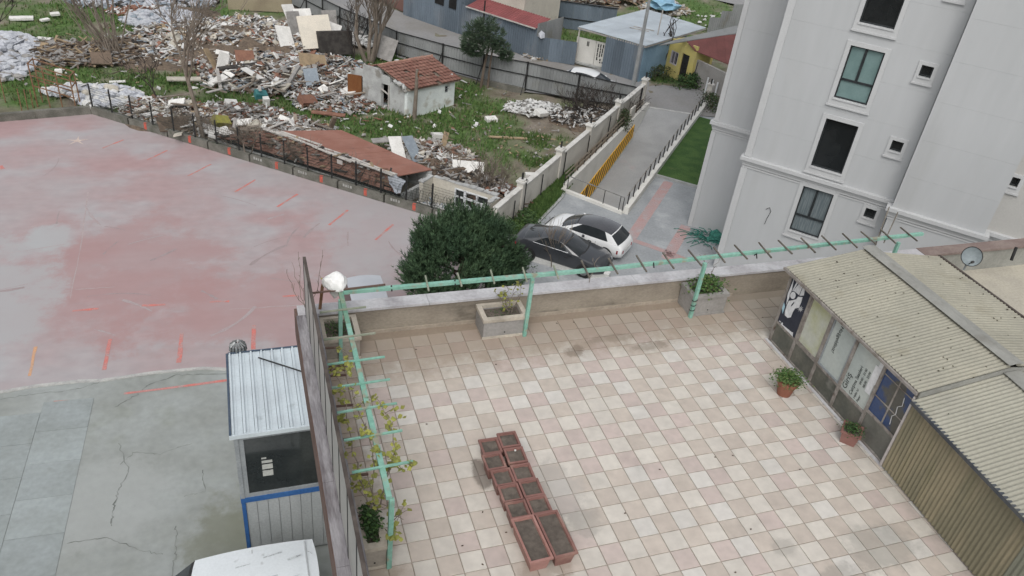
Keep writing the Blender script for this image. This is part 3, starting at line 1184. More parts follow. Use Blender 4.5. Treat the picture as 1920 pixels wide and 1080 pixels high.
# big pine beside the car park
pc = G(866, 518, 2.1)
pine = thing('pine_tree', 'big dense dark green pine between the pink car park and the dark saloon', 'tree', (pc.x, pc.y, 0))
rg = random.Random(3)
cl = MB()
lobes = []
for i in range(125):
    a, e = rg.uniform(0, 2 * PI), math.asin(rg.uniform(-.35, 1))
    k = rg.uniform(.72, 1.06)
    q = pc + V((math.cos(a) * math.cos(e) * 2.1 * k, math.sin(a) * math.cos(e) * 2.1 * k, math.sin(e) * 2.5 * k))
    if q.z > .4:
        lobes.append((q, rg.uniform(.30, .58), rg.choice((0, 0, 1, 1, 2))))
for q, r, tone in lobes:
    out_ = (q - pc).normalized()
    for i in range(int(130 * r)):
        d = V((rg.gauss(0, 1), rg.gauss(0, 1), rg.gauss(0, 1))).normalized() * r * rg.uniform(.45, 1)
        ax = (d.normalized() * .5 + out_ * .35 + V((0, 0, .8))).normalized()
        o = ax.orthogonal().normalized()
        bi = ax.cross(o)
        sh = rg.uniform(.2, .36)
        for k in range(15):
            w_ = rg.uniform(0, 2 * PI)
            rr_ = o * math.cos(w_) + bi * math.sin(w_)
            p0 = q + d + ax * sh * rg.random()
            tip = p0 + (ax * .8 + rr_ * rg.uniform(.4, .9)).normalized() * rg.uniform(.12, .2)
            s = (tip - p0).cross(rr_ + ax * .3).normalized() * .014
            cl.add([p0 - s, p0 + s, tip], [(0, 1, 2)], 0 if tone == 0 else rg.choice((0, 1)) if tone == 1 else 1)
cl.build('crown', [M_pine1, M_pine2], pine)
needle_tree(pine, pc, 1.9, 1.9, 1.85, 1500, .23, [M_pine1, M_pine1, M_pine1], .35, rg, needles=14, wd_=.03, inner=.6)
bb = MB()
for i in range(520):       # taller upright candles that fray the outline
    a, e = rg.uniform(0, 2 * PI), rg.uniform(-.1, 1.45)
    d = V((math.cos(a) * math.cos(e), math.sin(a) * math.cos(e), math.sin(e)))
    q = pc + V((d.x * 2.05, d.y * 2.05, d.z * 2.35)) * (1 + .2 * noise.noise(d * 2.1 + pc * .2))
    ax = (d * .55 + V((rg.uniform(-.2, .2), rg.uniform(-.2, .2), 1))).normalized()
    ln = rg.uniform(.3, .62)
    o = ax.orthogonal().normalized()
    for k in range(26):
        t = rg.random()
        w_ = rg.uniform(0, 2 * PI)
        r = o * math.cos(w_) + ax.cross(o) * math.sin(w_)
        p0 = q + ax * ln * t
        tip = p0 + (ax * 1.0 + r * .55).normalized() * rg.uniform(.10, .17)
        s = (tip - p0).cross(r + ax * .2).normalized() * .013
        bb.add([p0 - s, p0 + s, tip], [(0, 1, 2)], rg.choice((0, 1, 1)))
bb.build('shoot', [M_pine1, M_pine2], pine)['kind'] = 'stuff'
bb = MB()
bb.tube([(pc.x, pc.y, -.3), (pc.x + .05, pc.y, 1.5), (pc.x, pc.y + .1, 3.9)], [.22, .17, .05], 9)
bb.build('trunk', M_bark, pine)
bb = MB()
for i in range(26):
    a = rg.uniform(0, 6.28)
    z = rg.uniform(.7, 3.2)
    e = V((math.cos(a) * 1.7, math.sin(a) * 1.7, rg.uniform(.2, .7)))
    bb.tube([(pc.x, pc.y, z), V((pc.x, pc.y, z)) + e * .5 + V((0, 0, -.1)), V((pc.x, pc.y, z)) + e], [.05, .035, .012], 5)
bb.build('limb', M_bark, pine)
bb = MB()
bb.prism([(pc.x + math.cos(t * .5236) * 2.4, pc.y + math.sin(t * .5236) * 2.2) for t in range(12)], -.02, .05)
struct(bb.build('soil_bed', M_soil))
# bare shrub twigs in front of the parapet by the pine
# small pine by the street fence
sc_ = G(914, 92, 2.9)
p2 = thing('pine_tree', 'small open pine on a leaning double trunk beside the grey sheet fence', 'tree', G(908, 163))
rg = random.Random(5)
b0 = G(908, 163)
cl = MB()
for (px, py, z, r) in [(915, 50, 4.3, .75), (897, 66, 4.0, .75), (935, 72, 3.8, .8), (908, 84, 3.4, .95), (884, 80, 3.3, .7), (946, 95, 2.8, .6), (928, 96, 3.0, .75), (958, 110, 2.2, .45), (876, 96, 2.7, .45), (894, 104, 2.5, .5)]:
    q = G(px, py, z)
    q = V((b0.x + .3 + (q.x - b0.x - .3) * .9, b0.y + .3 + (q.y - b0.y - .3) * .35, z))
    for i in range(95):
        d = V((rg.gauss(0, 1), rg.gauss(0, 1), rg.gauss(0, 1))).normalized() * r * rg.uniform(.5, 1)
        d.z *= .7
        ax = (d.normalized() + V((0, 0, .6))).normalized()
        for k in range(9):
            t_ = q + d + V((rg.uniform(-.1, .1), rg.uniform(-.1, .1), rg.uniform(-.1, .1)))
            dr = (ax + V((rg.uniform(-1, 1), rg.uniform(-1, 1), rg.uniform(-.6, 1))) * .7).normalized() * .26
            s_ = dr.orthogonal().normalized() * .022
            cl.add([t_ - s_, t_ + s_, t_ + dr], [(0, 1, 2)], rg.choice((0, 1, 1)))
cl.build('crown', [M_pine1, M_pineg], p2)
bb = MB()
bb.tube([b0 + V((-.25, 0, -.1)), b0 + V((-.1, .1, 1.4)), b0 + V((.2, .2, 3.2))], [.11, .09, .05], 7)
bb.tube([b0 + V((.25, 0, -.1)), b0 + V((.3, .1, 1.4)), b0 + V((.5, .3, 3.2))], [.09, .07, .04], 7)
bb.build('trunk', M_bark, p2)
bb = MB()
for i in range(12):
    a = rg.uniform(0, 6.28)
    z = rg.uniform(2.6, 3.8)
    o = b0 + V((.3, .25, z))
    bb.tube([o, o + V((math.cos(a) * .7, math.sin(a) * .7, .1)), o + V((math.cos(a) * 1.3, math.sin(a) * 1.3, .3))], [.035, .025, .01], 4)
bb.build('limb', M_bark, p2)


def bare(name, label, base, trunks, depth, ln, r, seed, spread=.55, up=.2, nk=3, mt=M_twig, minr=.007, wig=.2):
    rg = random.Random(seed)
    t = thing(name, label, 'tree' if 'tree' in name else 'shrub', base)
    br = MB()
    for (dx, dy, tx, ty, tz, l0) in trunks:
        p = V(base) + V((dx, dy, -.1))
        e = p + V((tx, ty, tz)).normalized() * l0
        mid = lerp(p, e, .5) + V((rg.uniform(-.1, .1), rg.uniform(-.1, .1), 0))
        tb = MB()
        tb.tube([p, mid, e], [r, r * .85, r * .65], 7)
        tb.build('trunk' if 'tree' in name else 'stem', mt, t)
        d = (e - mid).normalized()
        for k in range(nk):
            a = rg.uniform(0, 6.28)
            o = d.orthogonal().normalized()
            sd_ = o * math.cos(a) + d.cross(o) * math.sin(a)
            branches(br, lerp(mid, e, rg.uniform(.5, 1)), d + sd_ * spread + V((0, 0, up)), ln * rg.uniform(.7, 1.1), r * .55, depth, rg, spread, up, nk, .62, wig, 3, minr)
    br.build('branch', mt, t)
    return t


bare('bare_tree', 'large leafless tree with pale multi stem trunk behind the tiled hut', G(693, 118), [(0, 0, .02, .05, 1, 2.2), (.2, .1, .3, .2, 1, 2.6), (-.2, 0, -.35, .1, 1, 2.4), (.1, -.1, .1, -.2, 1, 2.8)], 4, 2.3, .16, 21, nk=3, spread=.42, up=.35, minr=.012)
bare('bare_tree', 'thin dark leafless tree left of the dark slab in the rubble', G(662, 112), [(0, 0, -.2, .05, 1, 1.5), (.1, .1, .15, .2, 1, 1.7)], 3, 1.3, .05, 22, nk=3, mt=M_dead, minr=.012)
bare('bare_shrub', 'wide fan of leafless stems rising from the planks at upper left', G(218, 108), [(rnd.uniform(-.5, .5), rnd.uniform(-.4, .4), rnd.uniform(-.95, .35), rnd.uniform(-.1, .5), 1, rnd.uniform(2.0, 3.8)) for _ in range(20)], 2, 2.5, .055, 23, spread=.25, up=.35, nk=2, minr=.012, wig=.1)
bare('bare_tree', 'tall slim leafless tree leaning beside the kerb of the pink car park', G(383, 266), [(0, 0, -.14, .1, 1, 4.4)], 3, 2.2, .13, 24, spread=.5, up=.25, nk=4, minr=.012)
bare('bare_tree', 'small dark gnarled leafless tree on the grass left of the kerb tree', G(302, 196), [(0, 0, -.35, .1, 1, 1.3)], 3, 1.1, .06, 25, mt=M_dead, spread=.7, nk=3, minr=.012)
bare('bare_tree', 'dark leafless branches reaching in over the white plaster sacks at far left', G(-45, 150), [(0, 0, .45, .1, 1, 3)], 4, 2.0, .08, 26, mt=M_dead, spread=.6, nk=3, minr=.012)
bare('bare_shrub', 'grey tangle of leafless twigs behind the roofless room', G(918, 362), [(rnd.uniform(-.5, .5), rnd.uniform(-.5, .5), rnd.uniform(-.6, .6), rnd.uniform(-.4, .4), 1, .9) for _ in range(14)], 2, .8, .025, 27, spread=.5, nk=3, minr=.008)
bare('bare_shrub', 'pale forked bare shrub just behind the mesh fence', G(467, 298), [(0, 0, -.2, 0, 1, 1.2), (.1, 0, .25, 0, 1, 1.2)], 2, .8, .04, 28, nk=3, minr=.01)
bare('bare_shrub', 'brown tangle of dry brambles along the mesh fence by the tiled roof', KERB_N + kd * 11.5 + kn * .75, [(kd.x * u_ + kn.x * v_, kd.y * u_ + kn.y * v_, kd.x * w_, kd.y * w_, .7, .6) for u_, v_, w_ in [(rnd.uniform(-6.5, 6.0), rnd.uniform(-.25, .35), rnd.uniform(-.8, .8)) for _ in range(48)]], 2, .7, .014, 29, spread=.7, nk=3, minr=.007)
bare('bare_tree', 'slim bare sapling standing in front of the dark saloon car', G(1036, 500), [(0, 0, .05, .0, 1, .9), (.06, .05, .2, .1, 1, .8), (-.05, 0, -.2, 0, 1, .8)], 2, .9, .022, 30, spread=.4, up=.4, nk=3, minr=.008)
bare('bare_shrub', 'dark scrub of dead branches by the boundary wall near the street', G(1122, 222), [(rnd.uniform(-1.8, 1.8), rnd.uniform(-1.4, 1.4), rnd.uniform(-.9, .9), rnd.uniform(-.6, .6), .6, .8) for _ in range(26)], 2, .8, .03, 31, mt=M_dead, spread=.7, nk=3, minr=.01)
bare('bare_shrub', 'loose bare branches arching over the tilted pink board', G(880, 345), [(0, 0, -.5, .2, .8, 1.3), (.3, 0, .2, .3, 1, 1.5)], 2, 1.3, .03, 33, mt=M_twig, spread=.6, nk=2, minr=.01)


def leafy(name, label, c, rx, ry, rz, n, sz, mats, seed, cat='shrub', group=None, stem=True, z0=0):
    """leaf clump plant: many small leaf faces round a few stems"""
    rg = random.Random(seed)
    c = V(c)
    t = thing(name, label, cat, c, group)
    bb = MB()
    for i in range(n):
        p = V((rg.gauss(0, .5), rg.gauss(0, .5), rg.random()))
        q = c + V((p.x * rx, p.y * ry, z0 + p.z ** .7 * rz * (1 - .25 * (p.x * p.x + p.y * p.y))))
        d = V((rg.uniform(-1, 1), rg.uniform(-1, 1), rg.uniform(.1, 1))).normalized()
        s = d.orthogonal().normalized() * sz * rg.uniform(.5, 1)
        l = d.cross(s).normalized() * sz * rg.uniform(.8, 1.6)
        bb.add([q - s * .4, q + l * .4 - s * .1, q + s * .4, q + d * sz * .2 - l * .5], [(0, 1, 2), (0, 2, 3)], rg.choice((0, 0, 1)))
    bb.build('foliage', mats, t)
    if stem:
        bb = MB()
        for i in range(7):
            a = rg.uniform(0, 6.28)
            bb.tube([c, c + V((math.cos(a) * rx * .25, math.sin(a) * ry * .25, z0 + rz * .5)), c + V((math.cos(a) * rx * .5, math.sin(a) * ry * .5, z0 + rz * .8))], [.02, .014, .006], 4)
        bb.build('stem', M_bark, t)
    return t


M_leaf1 = mat('leaf_dark', (.03, .065, .022), (.045, .085, .03), scale=4, rough=.7, fine=.2)
M_leaf2 = mat('leaf_light', (.06, .11, .035), (.08, .14, .045), scale=4, rough=.7, fine=.2)
M_leafdry = mat('leaf_dull', (.06, .07, .035), (.085, .085, .05), scale=4, rough=.8, fine=.2)
leafy('hedge_shrub', 'dark low bushes in front of the grey wall of the yellow house', G(1310, 163), 1.9, .8, 1.1, 2600, .17, [M_leaf1, M_leaf2], 41)
leafy('hedge_shrub', 'clipped dark shrub beside the street end of the ramp posts', kr_end + rs * .6 - rd * .8, .5, 1.2, 1.2, 900, .12, [M_leaf1, M_leafdry], 42)
leafy('creeper_shrub', 'dull creeper heaped against the pale wall panel at the ramp head', wpt(1158, 243) - wn_ * .5, .35, .7, 1.5, 700, .12, [M_leafdry, M_leaf1], 43)
leafy('wild_shrub', 'scruffy dull bush between the blue shed wall and the yellow house', G(1228, 146), 1.3, 1.0, 1.0, 900, .14, [M_leafdry, M_leaf1], 44)
leafy('wild_shrub', 'green creeper hanging at the near end of the pale boundary wall', WALL0 + wd * .5 - wn_ * .4, .5, .8, .8, 600, .1, [M_leaf1, M_leaf2], 45)
leafy('wild_shrub', 'leafy weeds along the foot of the boundary wall beside the cars', lerp(WALL0, pil[0], .8) - wn_ * .6, .6, 1.5, .4, 900, .1, [M_leaf1, M_leaf2], 46)
leafy('wild_shrub', 'low mossy bush behind the parapet left of the white beam', G(965, 508), .7, .7, .7, 500, .1, [M_leaf1, M_leafdry], 47)


# ================================================================== VEHICLES
M_tyre = mat('tyre_rubber', (.015, .015, .015), (.025, .025, .025), scale=8, rough=.9)
M_rim = mat('alloy_rim', (.22, .22, .23), (.30, .30, .31), scale=8, rough=.4, metal=.6)
M_carglass = mat('car_glass', (.022, .026, .029), (.032, .036, .039), scale=2, rough=.05, spec=.7, fine=0)
M_tail = mat('tail_lamp_red', (.30, .012, .015), (.22, .01, .012), scale=9, rough=.2, coat=.6)
M_headl = mat('head_lamp', (.35, .37, .38), (.22, .23, .24), scale=12, rough=.15, coat=.8)
M_plastic = mat('black_plastic', (.02, .02, .021), (.03, .03, .03), scale=6, rough=.6)
M_pl = mat('number_plate', (.6, .6, .58), (.5, .5, .48), scale=9, rough=.5)
M_chrome = mat('chrome', (.55, .56, .57), (.45, .46, .47), scale=4, rough=.2, metal=.9)


def merge_runs(d):
    """join neighbouring painted strips of one side into single pillars"""
    out, last = {}, {}
    for (k, i, s), mb in sorted(d.items(), key=lambda q: (q[0][2], q[0][0], q[0][1])):
        if k == 'paint' and s in last and last[s][1] == i - 1:
            out[last[s][0]].add(mb.v, mb.f)
            last[s] = (last[s][0], i)
        else:
            out[(k, i, s)] = mb
            if k == 'paint':
                last[s] = ((k, i, s), i)
    return out


def interp(keys, x):
    if x <= keys[0][0]:
        return keys[0][1]
    for (x0, v0), (x1, v1) in zip(keys, keys[1:]):
        if x <= x1:
            t = (x - x0) / (x1 - x0)
            t = t * t * (3 - 2 * t) * .5 + t * .5
            return v0 + (v1 - v0) * t
    return keys[-1][1]


def car(name, label, cat, pos, head, L, Wd, H, top, gb, gr, paint, roofm=None, bays=(), wheels=(.8, 3.4), belt=None, rtaper=.10, chrome=False, group=None, wr=.32, glassy=True, gin=.09, rin=.24, zb=.2, mirrors=True):
    """road car: lofted lower body, glasshouse with separate panes, roof, wheels, lamps.
    x runs from the tail (0) to the nose (L); gb = glasshouse base x range, gr = roof x range,
    top = body height along x, bays = (s0, s1, 'glass'|'paint') along the side"""
    root = thing(name, label, cat, pos, group)
    ca, sa = math.cos(head), math.sin(head)
    P0 = V(pos)

    def w(x, y, z):
        xx = x - L / 2
        return P0 + V((xx * ca - y * sa, xx * sa + y * ca, z))
    hw = Wd / 2
    # lower body
    bb = MB()
    ns = 30
    rings = []
    for i in range(ns + 1):
        x = L * i / ns
        e = min(x, L - x)
        k = 1 - rtaper * max(0, 1 - e / (.55)) ** 2 - .04 * max(0, 1 - e / 1.2)
        zt = interp(top, x)
        zlow = zb + .12 * max(0, 1 - e / .5)
        y = hw * k
        xo = 0
        if i == 0:
            xo = 0.0
        half = [(y * .86, zlow), (y * .985, zlow + .13), (y, (zlow + zt) * .5), (y * .985, zt - .13), (y * .93, zt - .03), (y * .7, zt + .01), (0, zt + .03)]
        ring = [(q[0], q[1]) for q in half] + [(-q[0], q[1]) for q in half[-2::-1]]
        rings.append([w(x + xo, q[0], q[1]) for q in ring])
    n = len(rings[0])
    vs = [p for r in rings for p in r]
    fs = []
    for i in range(ns):
        for k in range(n - 1):
            a = i * n + k
            fs.append((a, a + 1, a + n + 1, a + n))
        fs.append((i * n + n - 1, i * n, i * n + n, i * n + 2 * n - 1))
    fs.append(tuple(range(n))[::-1])
    fs.append(tuple(range(ns * n, ns * n + n)))
    bb.add(vs, fs)
    body = bb.build('body', paint, root, smooth=True, angle=50)
    # glasshouse
    m = 16

    def base(s):
        x = gb[0] + (gb[1] - gb[0]) * s
        return x, interp(top, x) - .015, hw * (1 - .04 * max(0, 1 - min(x, L - x) / 1.2)) - gin

    def rf(s):
        x = gr[0] + (gr[1] - gr[0]) * s
        crown = H - .10 * (2 * s - .95) ** 2
        return x, crown - .05, hw - rin
    sides = {}
    for sgn in (1, -1):
        for i in range(m):
            s0, s1 = i / m, (i + 1) / m
            kind = 'paint'
            for j, (a, c, kd_) in enumerate(bays):
                if a - 1e-6 <= s0 and s1 <= c + 1e-6:
                    kind = (kd_, j, sgn)
            q = [base(s0), base(s1), rf(s1), rf(s0)]
            pts = [w(x, sgn * y, z) for (x, z, y) in q]
            if sgn < 0:
                pts = pts[::-1]
            key = kind if isinstance(kind, tuple) and kind[0] == 'glass' else ('paint', i if not isinstance(kind, tuple) else 99, sgn)
            sides.setdefault(key, MB()).add(pts, [(0, 1, 2, 3)])
    for key, mb in merge_runs(sides).items():
        if key[0] == 'glass':
            mb.build('side_window', M_carglass, root, smooth=True)
        else:
            mb.build('side_pillar', paint, body, smooth=True)
    # screens
    for s, nm in ((1.0, 'windscreen'), (0.0, 'rear_window')):
        x0, z0, y0 = base(s)
        x1, z1, y1 = rf(s)
        bb, br = MB(), MB()
        K = 8
        dx = .10 if s else -.06
        row = []
        for k in range(K + 1):
            u = -1 + 2 * k / K
            bow = (1 - u * u)
            row.append((w(x0 + dx * 1.4 * bow, u * y0, z0 + .03 * bow), w(x1 + dx * bow, u * y1, z1 + .05 * bow)))
        for k in range(K):
            f = (0, 1, 2, 3) if s else (3, 2, 1, 0)
            for (t0, t1, dest) in ((0, .06, br), (.06, .93, bb), (.93, 1, br)):
                a, c = row[k], row[k + 1]
                dd = br if k in (0, K - 1) and False else dest
                dd.add([lerp(*a, t0), lerp(*c, t0), lerp(*c, t1), lerp(*a, t1)], [f])
        bb.build(nm, M_carglass if not (nm == 'rear_window' and glassy == 'van') else paint, root, smooth=True)
        lo_, hi_ = MB(), MB()
        lo_.add(br.v, br.f[0::2])
        hi_.add(br.v, br.f[1::2])
        for q_ in (lo_, hi_):
            q_.build('screen_edge', M_plastic if s else paint, body, smooth=True)
    # roof
    bb = MB()
    K = 8
    for i in range(m):
        for k in range(K):
            pts = []
            for (ii, kk) in ((i, k), (i + 1, k), (i + 1, k + 1), (i, k + 1)):
                s = ii / m
                u = -1 + 2 * kk / K
                x, z, y = rf(s)
                bow = 1 - u * u
                dx = (.10 if s > .5 else -.06) * bow * abs(2 * s - 1) ** 3
                pts.append(w(x + dx, u * y, z + .05 * bow))
            bb.add(pts, [(3, 2, 1, 0)])
    for f in bb.f:
        f.reverse()
    bb.build('roof', roofm or paint, root, smooth=True)
    # wheels
    for xw in wheels:
        for sgn in (1, -1):
            yo = sgn * (hw - .02)
            ar = MB()
            ar.tube([w(xw, yo - sgn * .3, wr + .02), w(xw, yo + sgn * .024, wr + .02)], wr + .055, 20)
            ar.build('wheel_arch', M_plastic, body, smooth=True)
            wl = MB()
            wl.tube([w(xw, yo - sgn * .2, wr), w(xw, yo + sgn * .015, wr), w(xw, yo + sgn * .034, wr)], [wr, wr, wr * .93], 20)
            wo_ = wl.build('wheel', M_tyre, root, smooth=True)
            rmb = MB()
            rmb.tube([w(xw, yo + sgn * .02, wr), w(xw, yo + sgn * .042, wr)], wr * .64, 14)
            for k in range(5):
                a = k * 2 * PI / 5
                rmb.bar(w(xw, yo + sgn * .045, wr), w(xw + math.cos(a) * wr * .6, yo + sgn * .045, wr + math.sin(a) * wr * .6), .05, .02, up=(-sa, ca, 0))
            rmb.build('rim', M_rim, wo_)
    zt = interp(top, 0.05)
    for sgn in (1, -1):
        y = sgn * (hw * .80)
        bb = MB()
        bb.blob(w(.09, y, zt - .17), 1, 2, 0, sq=(.0, 0, 0)) if False else None
        bb.pbox(w(-.012, y - .16, zt - .28), w(1, 0, 0) - w(0, 0, 0), (w(0, .32, 0) - w(0, 0, 0)), (0, 0, .15)) if False else None
        bb.extrude([w(.012 + .22 * (1 if q else 0), sgn * (hw * (.93 if q else .55)), zt - z_) for q, z_ in ((0, .30), (1, .27), (1, .10), (0, .15))], w(-.04, sgn * .035, 0) - w(0, 0, 0))
        bb.build('tail_light', M_tail, root)
        zn = interp(top, L - .25)
        bb = MB()
        bb.extrude([w(L - (.02 + (.42 if q else 0)), sgn * (hw * (.93 if q else .55)), zn - z_) for q, z_ in ((0, .26), (1, .20), (1, .05), (0, .12))], w(.03, sgn * .03, .015) - w(0, 0, 0))
        bb.build('headlight', M_headl, root)
        if mirrors:
            bb = MB()
            xm = gb[1] - .42
            bb.blob(w(xm, sgn * (hw + .07), interp(top, xm) + .06), .11, 1, .05, sq=(.7, 1, .75))
            bb.build('mirror', paint, root, smooth=True)
            bb = MB()
    bb = MB()
    bb.pbox(w(-.016, -.26, zb + .32), w(0, .52, 0) - w(0, 0, 0), w(.02, 0, 0) - w(0, 0, 0), (0, 0, .12))
    bb.build('number_plate', M_pl, root)
    bb = MB()
    bb.pbox(w(L - .02, -.4, zb + .22), w(0, .8, 0) - w(0, 0, 0), w(.03, 0, 0) - w(0, 0, 0), (0, 0, .16))
    bb.build('grille', M_plastic, root)
    for sgn in (1, -1):
        bb = MB()
        for xd in (wheels[0] + .55, wheels[0] + 1.5):
            bb.bar(w(xd, sgn * (hw + .001), zb + .2), w(xd, sgn * (hw * .985 + .002), interp(top, xd) - .12), .012, .012)
        for xd in (wheels[0] + .75, wheels[0] + 1.7):
            bb.bar(w(xd, sgn * (hw + .008), interp(top, xd) - .2), w(xd + .18, sgn * (hw + .008), interp(top, xd) - .2), .03, .03)
        bb.build('door_trim', M_plastic, body)
    if chrome:
        for sgn in (1, -1):
            bb = MB()
            lo, up = [], []
            ss = [bays[0][0] + (bays[-1][1] - bays[0][0]) * k / 12 for k in range(13)]
            for s in ss:
                x, z, y = base(s)
                x2, z2, y2 = rf(s)
                lo.append(w(x, sgn * (y + .012), z + .012))
                up.append(w(lerp((x, 0, 0), (x2, 0, 0), .95).x, sgn * (y * .05 + y2 * .95 + .012), z + (z2 - z) * .95))
            bb.tube(lo, .016, 5)
            bb.tube([lo[0]] + up + [lo[-1]], .014, 5)
            bb.build('window_chrome', M_chrome, root)
    return root


M_white = mat('white_car_paint', (.72, .73, .73), (.68, .69, .69), scale=1.2, rough=.25, coat=.8, spec=.5, fine=.015)
M_darkp = mat('dark_grey_car_paint', (.026, .029, .034), (.034, .037, .042), scale=1.2, rough=.28, coat=.9, spec=.5, fine=.03)
M_roofbk = mat('black_roof_paint', (.045, .046, .052), (.052, .053, .058), scale=2, rough=.2, coat=.9, spec=.5, fine=.02)
M_silver = mat('silver_car_paint', (.52, .54, .57), (.48, .50, .53), scale=1.4, rough=.3, metal=.35, coat=.6, fine=.02)
M_vanp = mat('white_van_paint', (.66, .70, .72), (.62, .66, .68), scale=.9, rough=.35, coat=.4, fine=.03, dirt=(.42, .44, .45), dscale=2.2, dlo=.64, dhi=.74)


def heading(a, b):
    d = b - a
    return math.atan2(d.y, d.x)


# white hatchback: tail at lower right, nose to the upper left
r0, f0 = G(1160, 468, .35), G(1038, 424, .35)
hd = heading(r0, f0)
d = V((math.cos(hd), math.sin(hd), 0))
side = V((d.y, -d.x, 0))
mid = G(1103, 432, .75)
car('parked_car', 'white hatchback with black roof parked beside the dark saloon', 'car', (mid.x, mid.y, 0.006), hd, 4.12, 1.72, 1.42,
    [(0, .74), (.15, .90), (.6, .97), (1.6, .95), (2.8, .93), (3.15, .91), (3.7, .82), (4.02, .66), (4.12, .52)], (.20, 3.14), (.68, 2.4), M_white, M_roofbk,
    bays=[(.1875, .5, 'glass'), (.5, .875, 'glass')], wheels=(.76, 3.24), wr=.31)
r0, f0 = G(985, 468, .35), G(1128, 512, .35)
hd2 = heading(r0, f0)
mid = G(1056, 462, .75)
car('parked_car', 'dark grey saloon with chrome window line parked beside the white beam', 'car', (mid.x, mid.y, 0.006), hd2, 4.5, 1.76, 1.40,
    [(0, .78), (.12, .98), (.6, 1.03), (1.2, 1.0), (2.9, .97), (3.3, .94), (4.0, .85), (4.36, .70), (4.5, .52)], (.52, 3.28), (1.38, 2.42), M_darkp, None,
    bays=[(.1875, .5, 'glass'), (.5, .875, 'glass')], wheels=(.9, 3.6), wr=.31, chrome=True, rin=.28)
mid = G(684, 531, 1.55)
car('parked_car', 'silver car parked nose away below the parapet beside the white sack', 'car', (mid.x, mid.y - 1.55, 0.006), -PI / 2, 4.4, 1.86, 1.68,
    [(0, .85), (.15, 1.02), (1.6, 1.02), (2.9, 1.0), (3.35, 1.0), (4.0, .92), (4.3, .75), (4.4, .55)], (.06, 3.5), (.2, 2.75), M_silver, None,
    bays=[(.125, .5, 'glass'), (.5, .875, 'glass')], wheels=(.8, 3.45))
a, c = G(1085, 150), G(1150, 165)
mid = G(1112, 136, 1.42)
car('parked_car', 'white car on the street half hidden behind the grey sheet fence', 'car', (mid.x, mid.y, 0.04), heading(G(1000, 128), G(1140, 160)), 4.3, 1.75, 1.45,
    [(0, .74), (.15, .95), (1.6, .95), (2.9, .93), (3.3, .92), (3.9, .84), (4.2, .68), (4.3, .52)], (.3, 3.3), (.75, 2.5), M_white, None,
    bays=[(.1875, .5, 'glass'), (.5, .875, 'glass')], wheels=(.78, 3.36))
mid = G(490, 1062, 2.5)
van = car('parked_van', 'big white van with scuffed roof parked below the cabin at lower left', 'van', (-6.17, 6.02, -.024), PI, 5.4, 2.0, 2.55,
    [(0, 1.15), (.1, 1.25), (3.6, 1.28), (4.5, 1.2), (5.1, 1.05), (5.35, .8), (5.4, .6)], (.02, 4.1), (.08, 2.85), M_vanp, None,
    bays=[(.75, .9375, 'glass')], wheels=(.95, 4.3), rin=.17, glassy='van', wr=.35)
zv = -.024 + 2.56
bb = MB()
for xr in (-3.75, -5.0):
    bb.bar((xr, 6.02 - .74, zv - .055), (xr, 6.02 + .74, zv - .055), .03, .03)
bb.build('roof_seam', mat('van_seam', (.42, .44, .45), (.36, .38, .39)), van)
M_scuff = mat('dark_scuff', (.30, .32, .33), (.50, .53, .54), scale=9, rough=.8)
for (x0, y0, x1, y1, w_) in [(-4.75, 6.45, -4.3, 6.52, .035), (-5.4, 6.3, -5.05, 6.33, .02), (-4.2, 6.25, -3.85, 6.33, .05), (-4.6, 5.85, -4.45, 5.86, .03), (-4.25, 5.7, -3.95, 5.76, .03), (-3.7, 6.4, -3.6, 6.3, .02)]:
    zz = lambda y: zv - .052 + .05 * (1 - ((y - 6.02) / .83) ** 2) - .045
    bb = MB()
    for k in range(4):
        a, c = k / 4, (k + .9) / 4
        bb.bar((x0 + (x1 - x0) * a, y0 + (y1 - y0) * a + rnd.uniform(-.015, .015), zz(y0) + .046), (x0 + (x1 - x0) * c, y0 + (y1 - y0) * c, zz(y1) + .046), w_ * rnd.uniform(.4, 1), .006)
    bb.build('roof_scuff', M_scuff, van)


# ================================================================== TWO-STOREY SITE CABIN
M_steel = mat('galvanised_roof', (.62, .69, .72), (.56, .62, .65), scale=1.2, rough=.42, metal=.25, spec=.5, fine=.04, dirt=(.36, .41, .43), dscale=1.6, dlo=.6, dhi=.8)
M_blue = mat('blue_frame', (.03, .10, .27), (.04, .12, .30), scale=3, rough=.5)
M_greyfr = mat('grey_cabin_frame', (.27, .29, .30), (.23, .25, .26), scale=2, rough=.5)
M_panel = mat('cabin_panel', (.37, .39, .39), (.33, .35, .35), scale=1.5, rough=.6, dirt=(.26, .27, .26), dscale=1.2, dlo=.58, dhi=.8)
M_dglass = mat('cabin_glass', (.018, .022, .022), (.035, .04, .038), scale=.9, rough=.08, spec=.55, fine=.1)
cx0, cx1, cy0, cy1 = -5.19, -2.75, 8.42, 11.5
cab = thing('site_cabin', 'two storey site cabin with ribbed white metal roof and blue frame', 'cabin', (cx0, cy0, -.024))
ZF, ZM, ZR = -.024, 2.36, 4.86
bb = MB()
bb.pbox((cx0 + .06, cy0 + .1, ZF), (cx1 - cx0 - .12, 0, 0), (0, cy1 - cy0 - .16, 0), (0, 0, ZR - ZF - .1))
bb.build('core', M_panel, cab)
for x in (cx0, cx1 - .1):
    for y in (cy0, cy1 - .1):
        bb = MB()
        bb.pbox((x, y, ZF), (.1, 0, 0), (0, .1, 0), (0, 0, ZM - ZF))
        bb.build('lower_post', M_blue, cab)
        bb = MB()
        bb.pbox((x, y, ZM + .16), (.1, 0, 0), (0, .1, 0), (0, 0, ZR - ZM - .16))
        bb.build('upper_post', M_greyfr, cab)
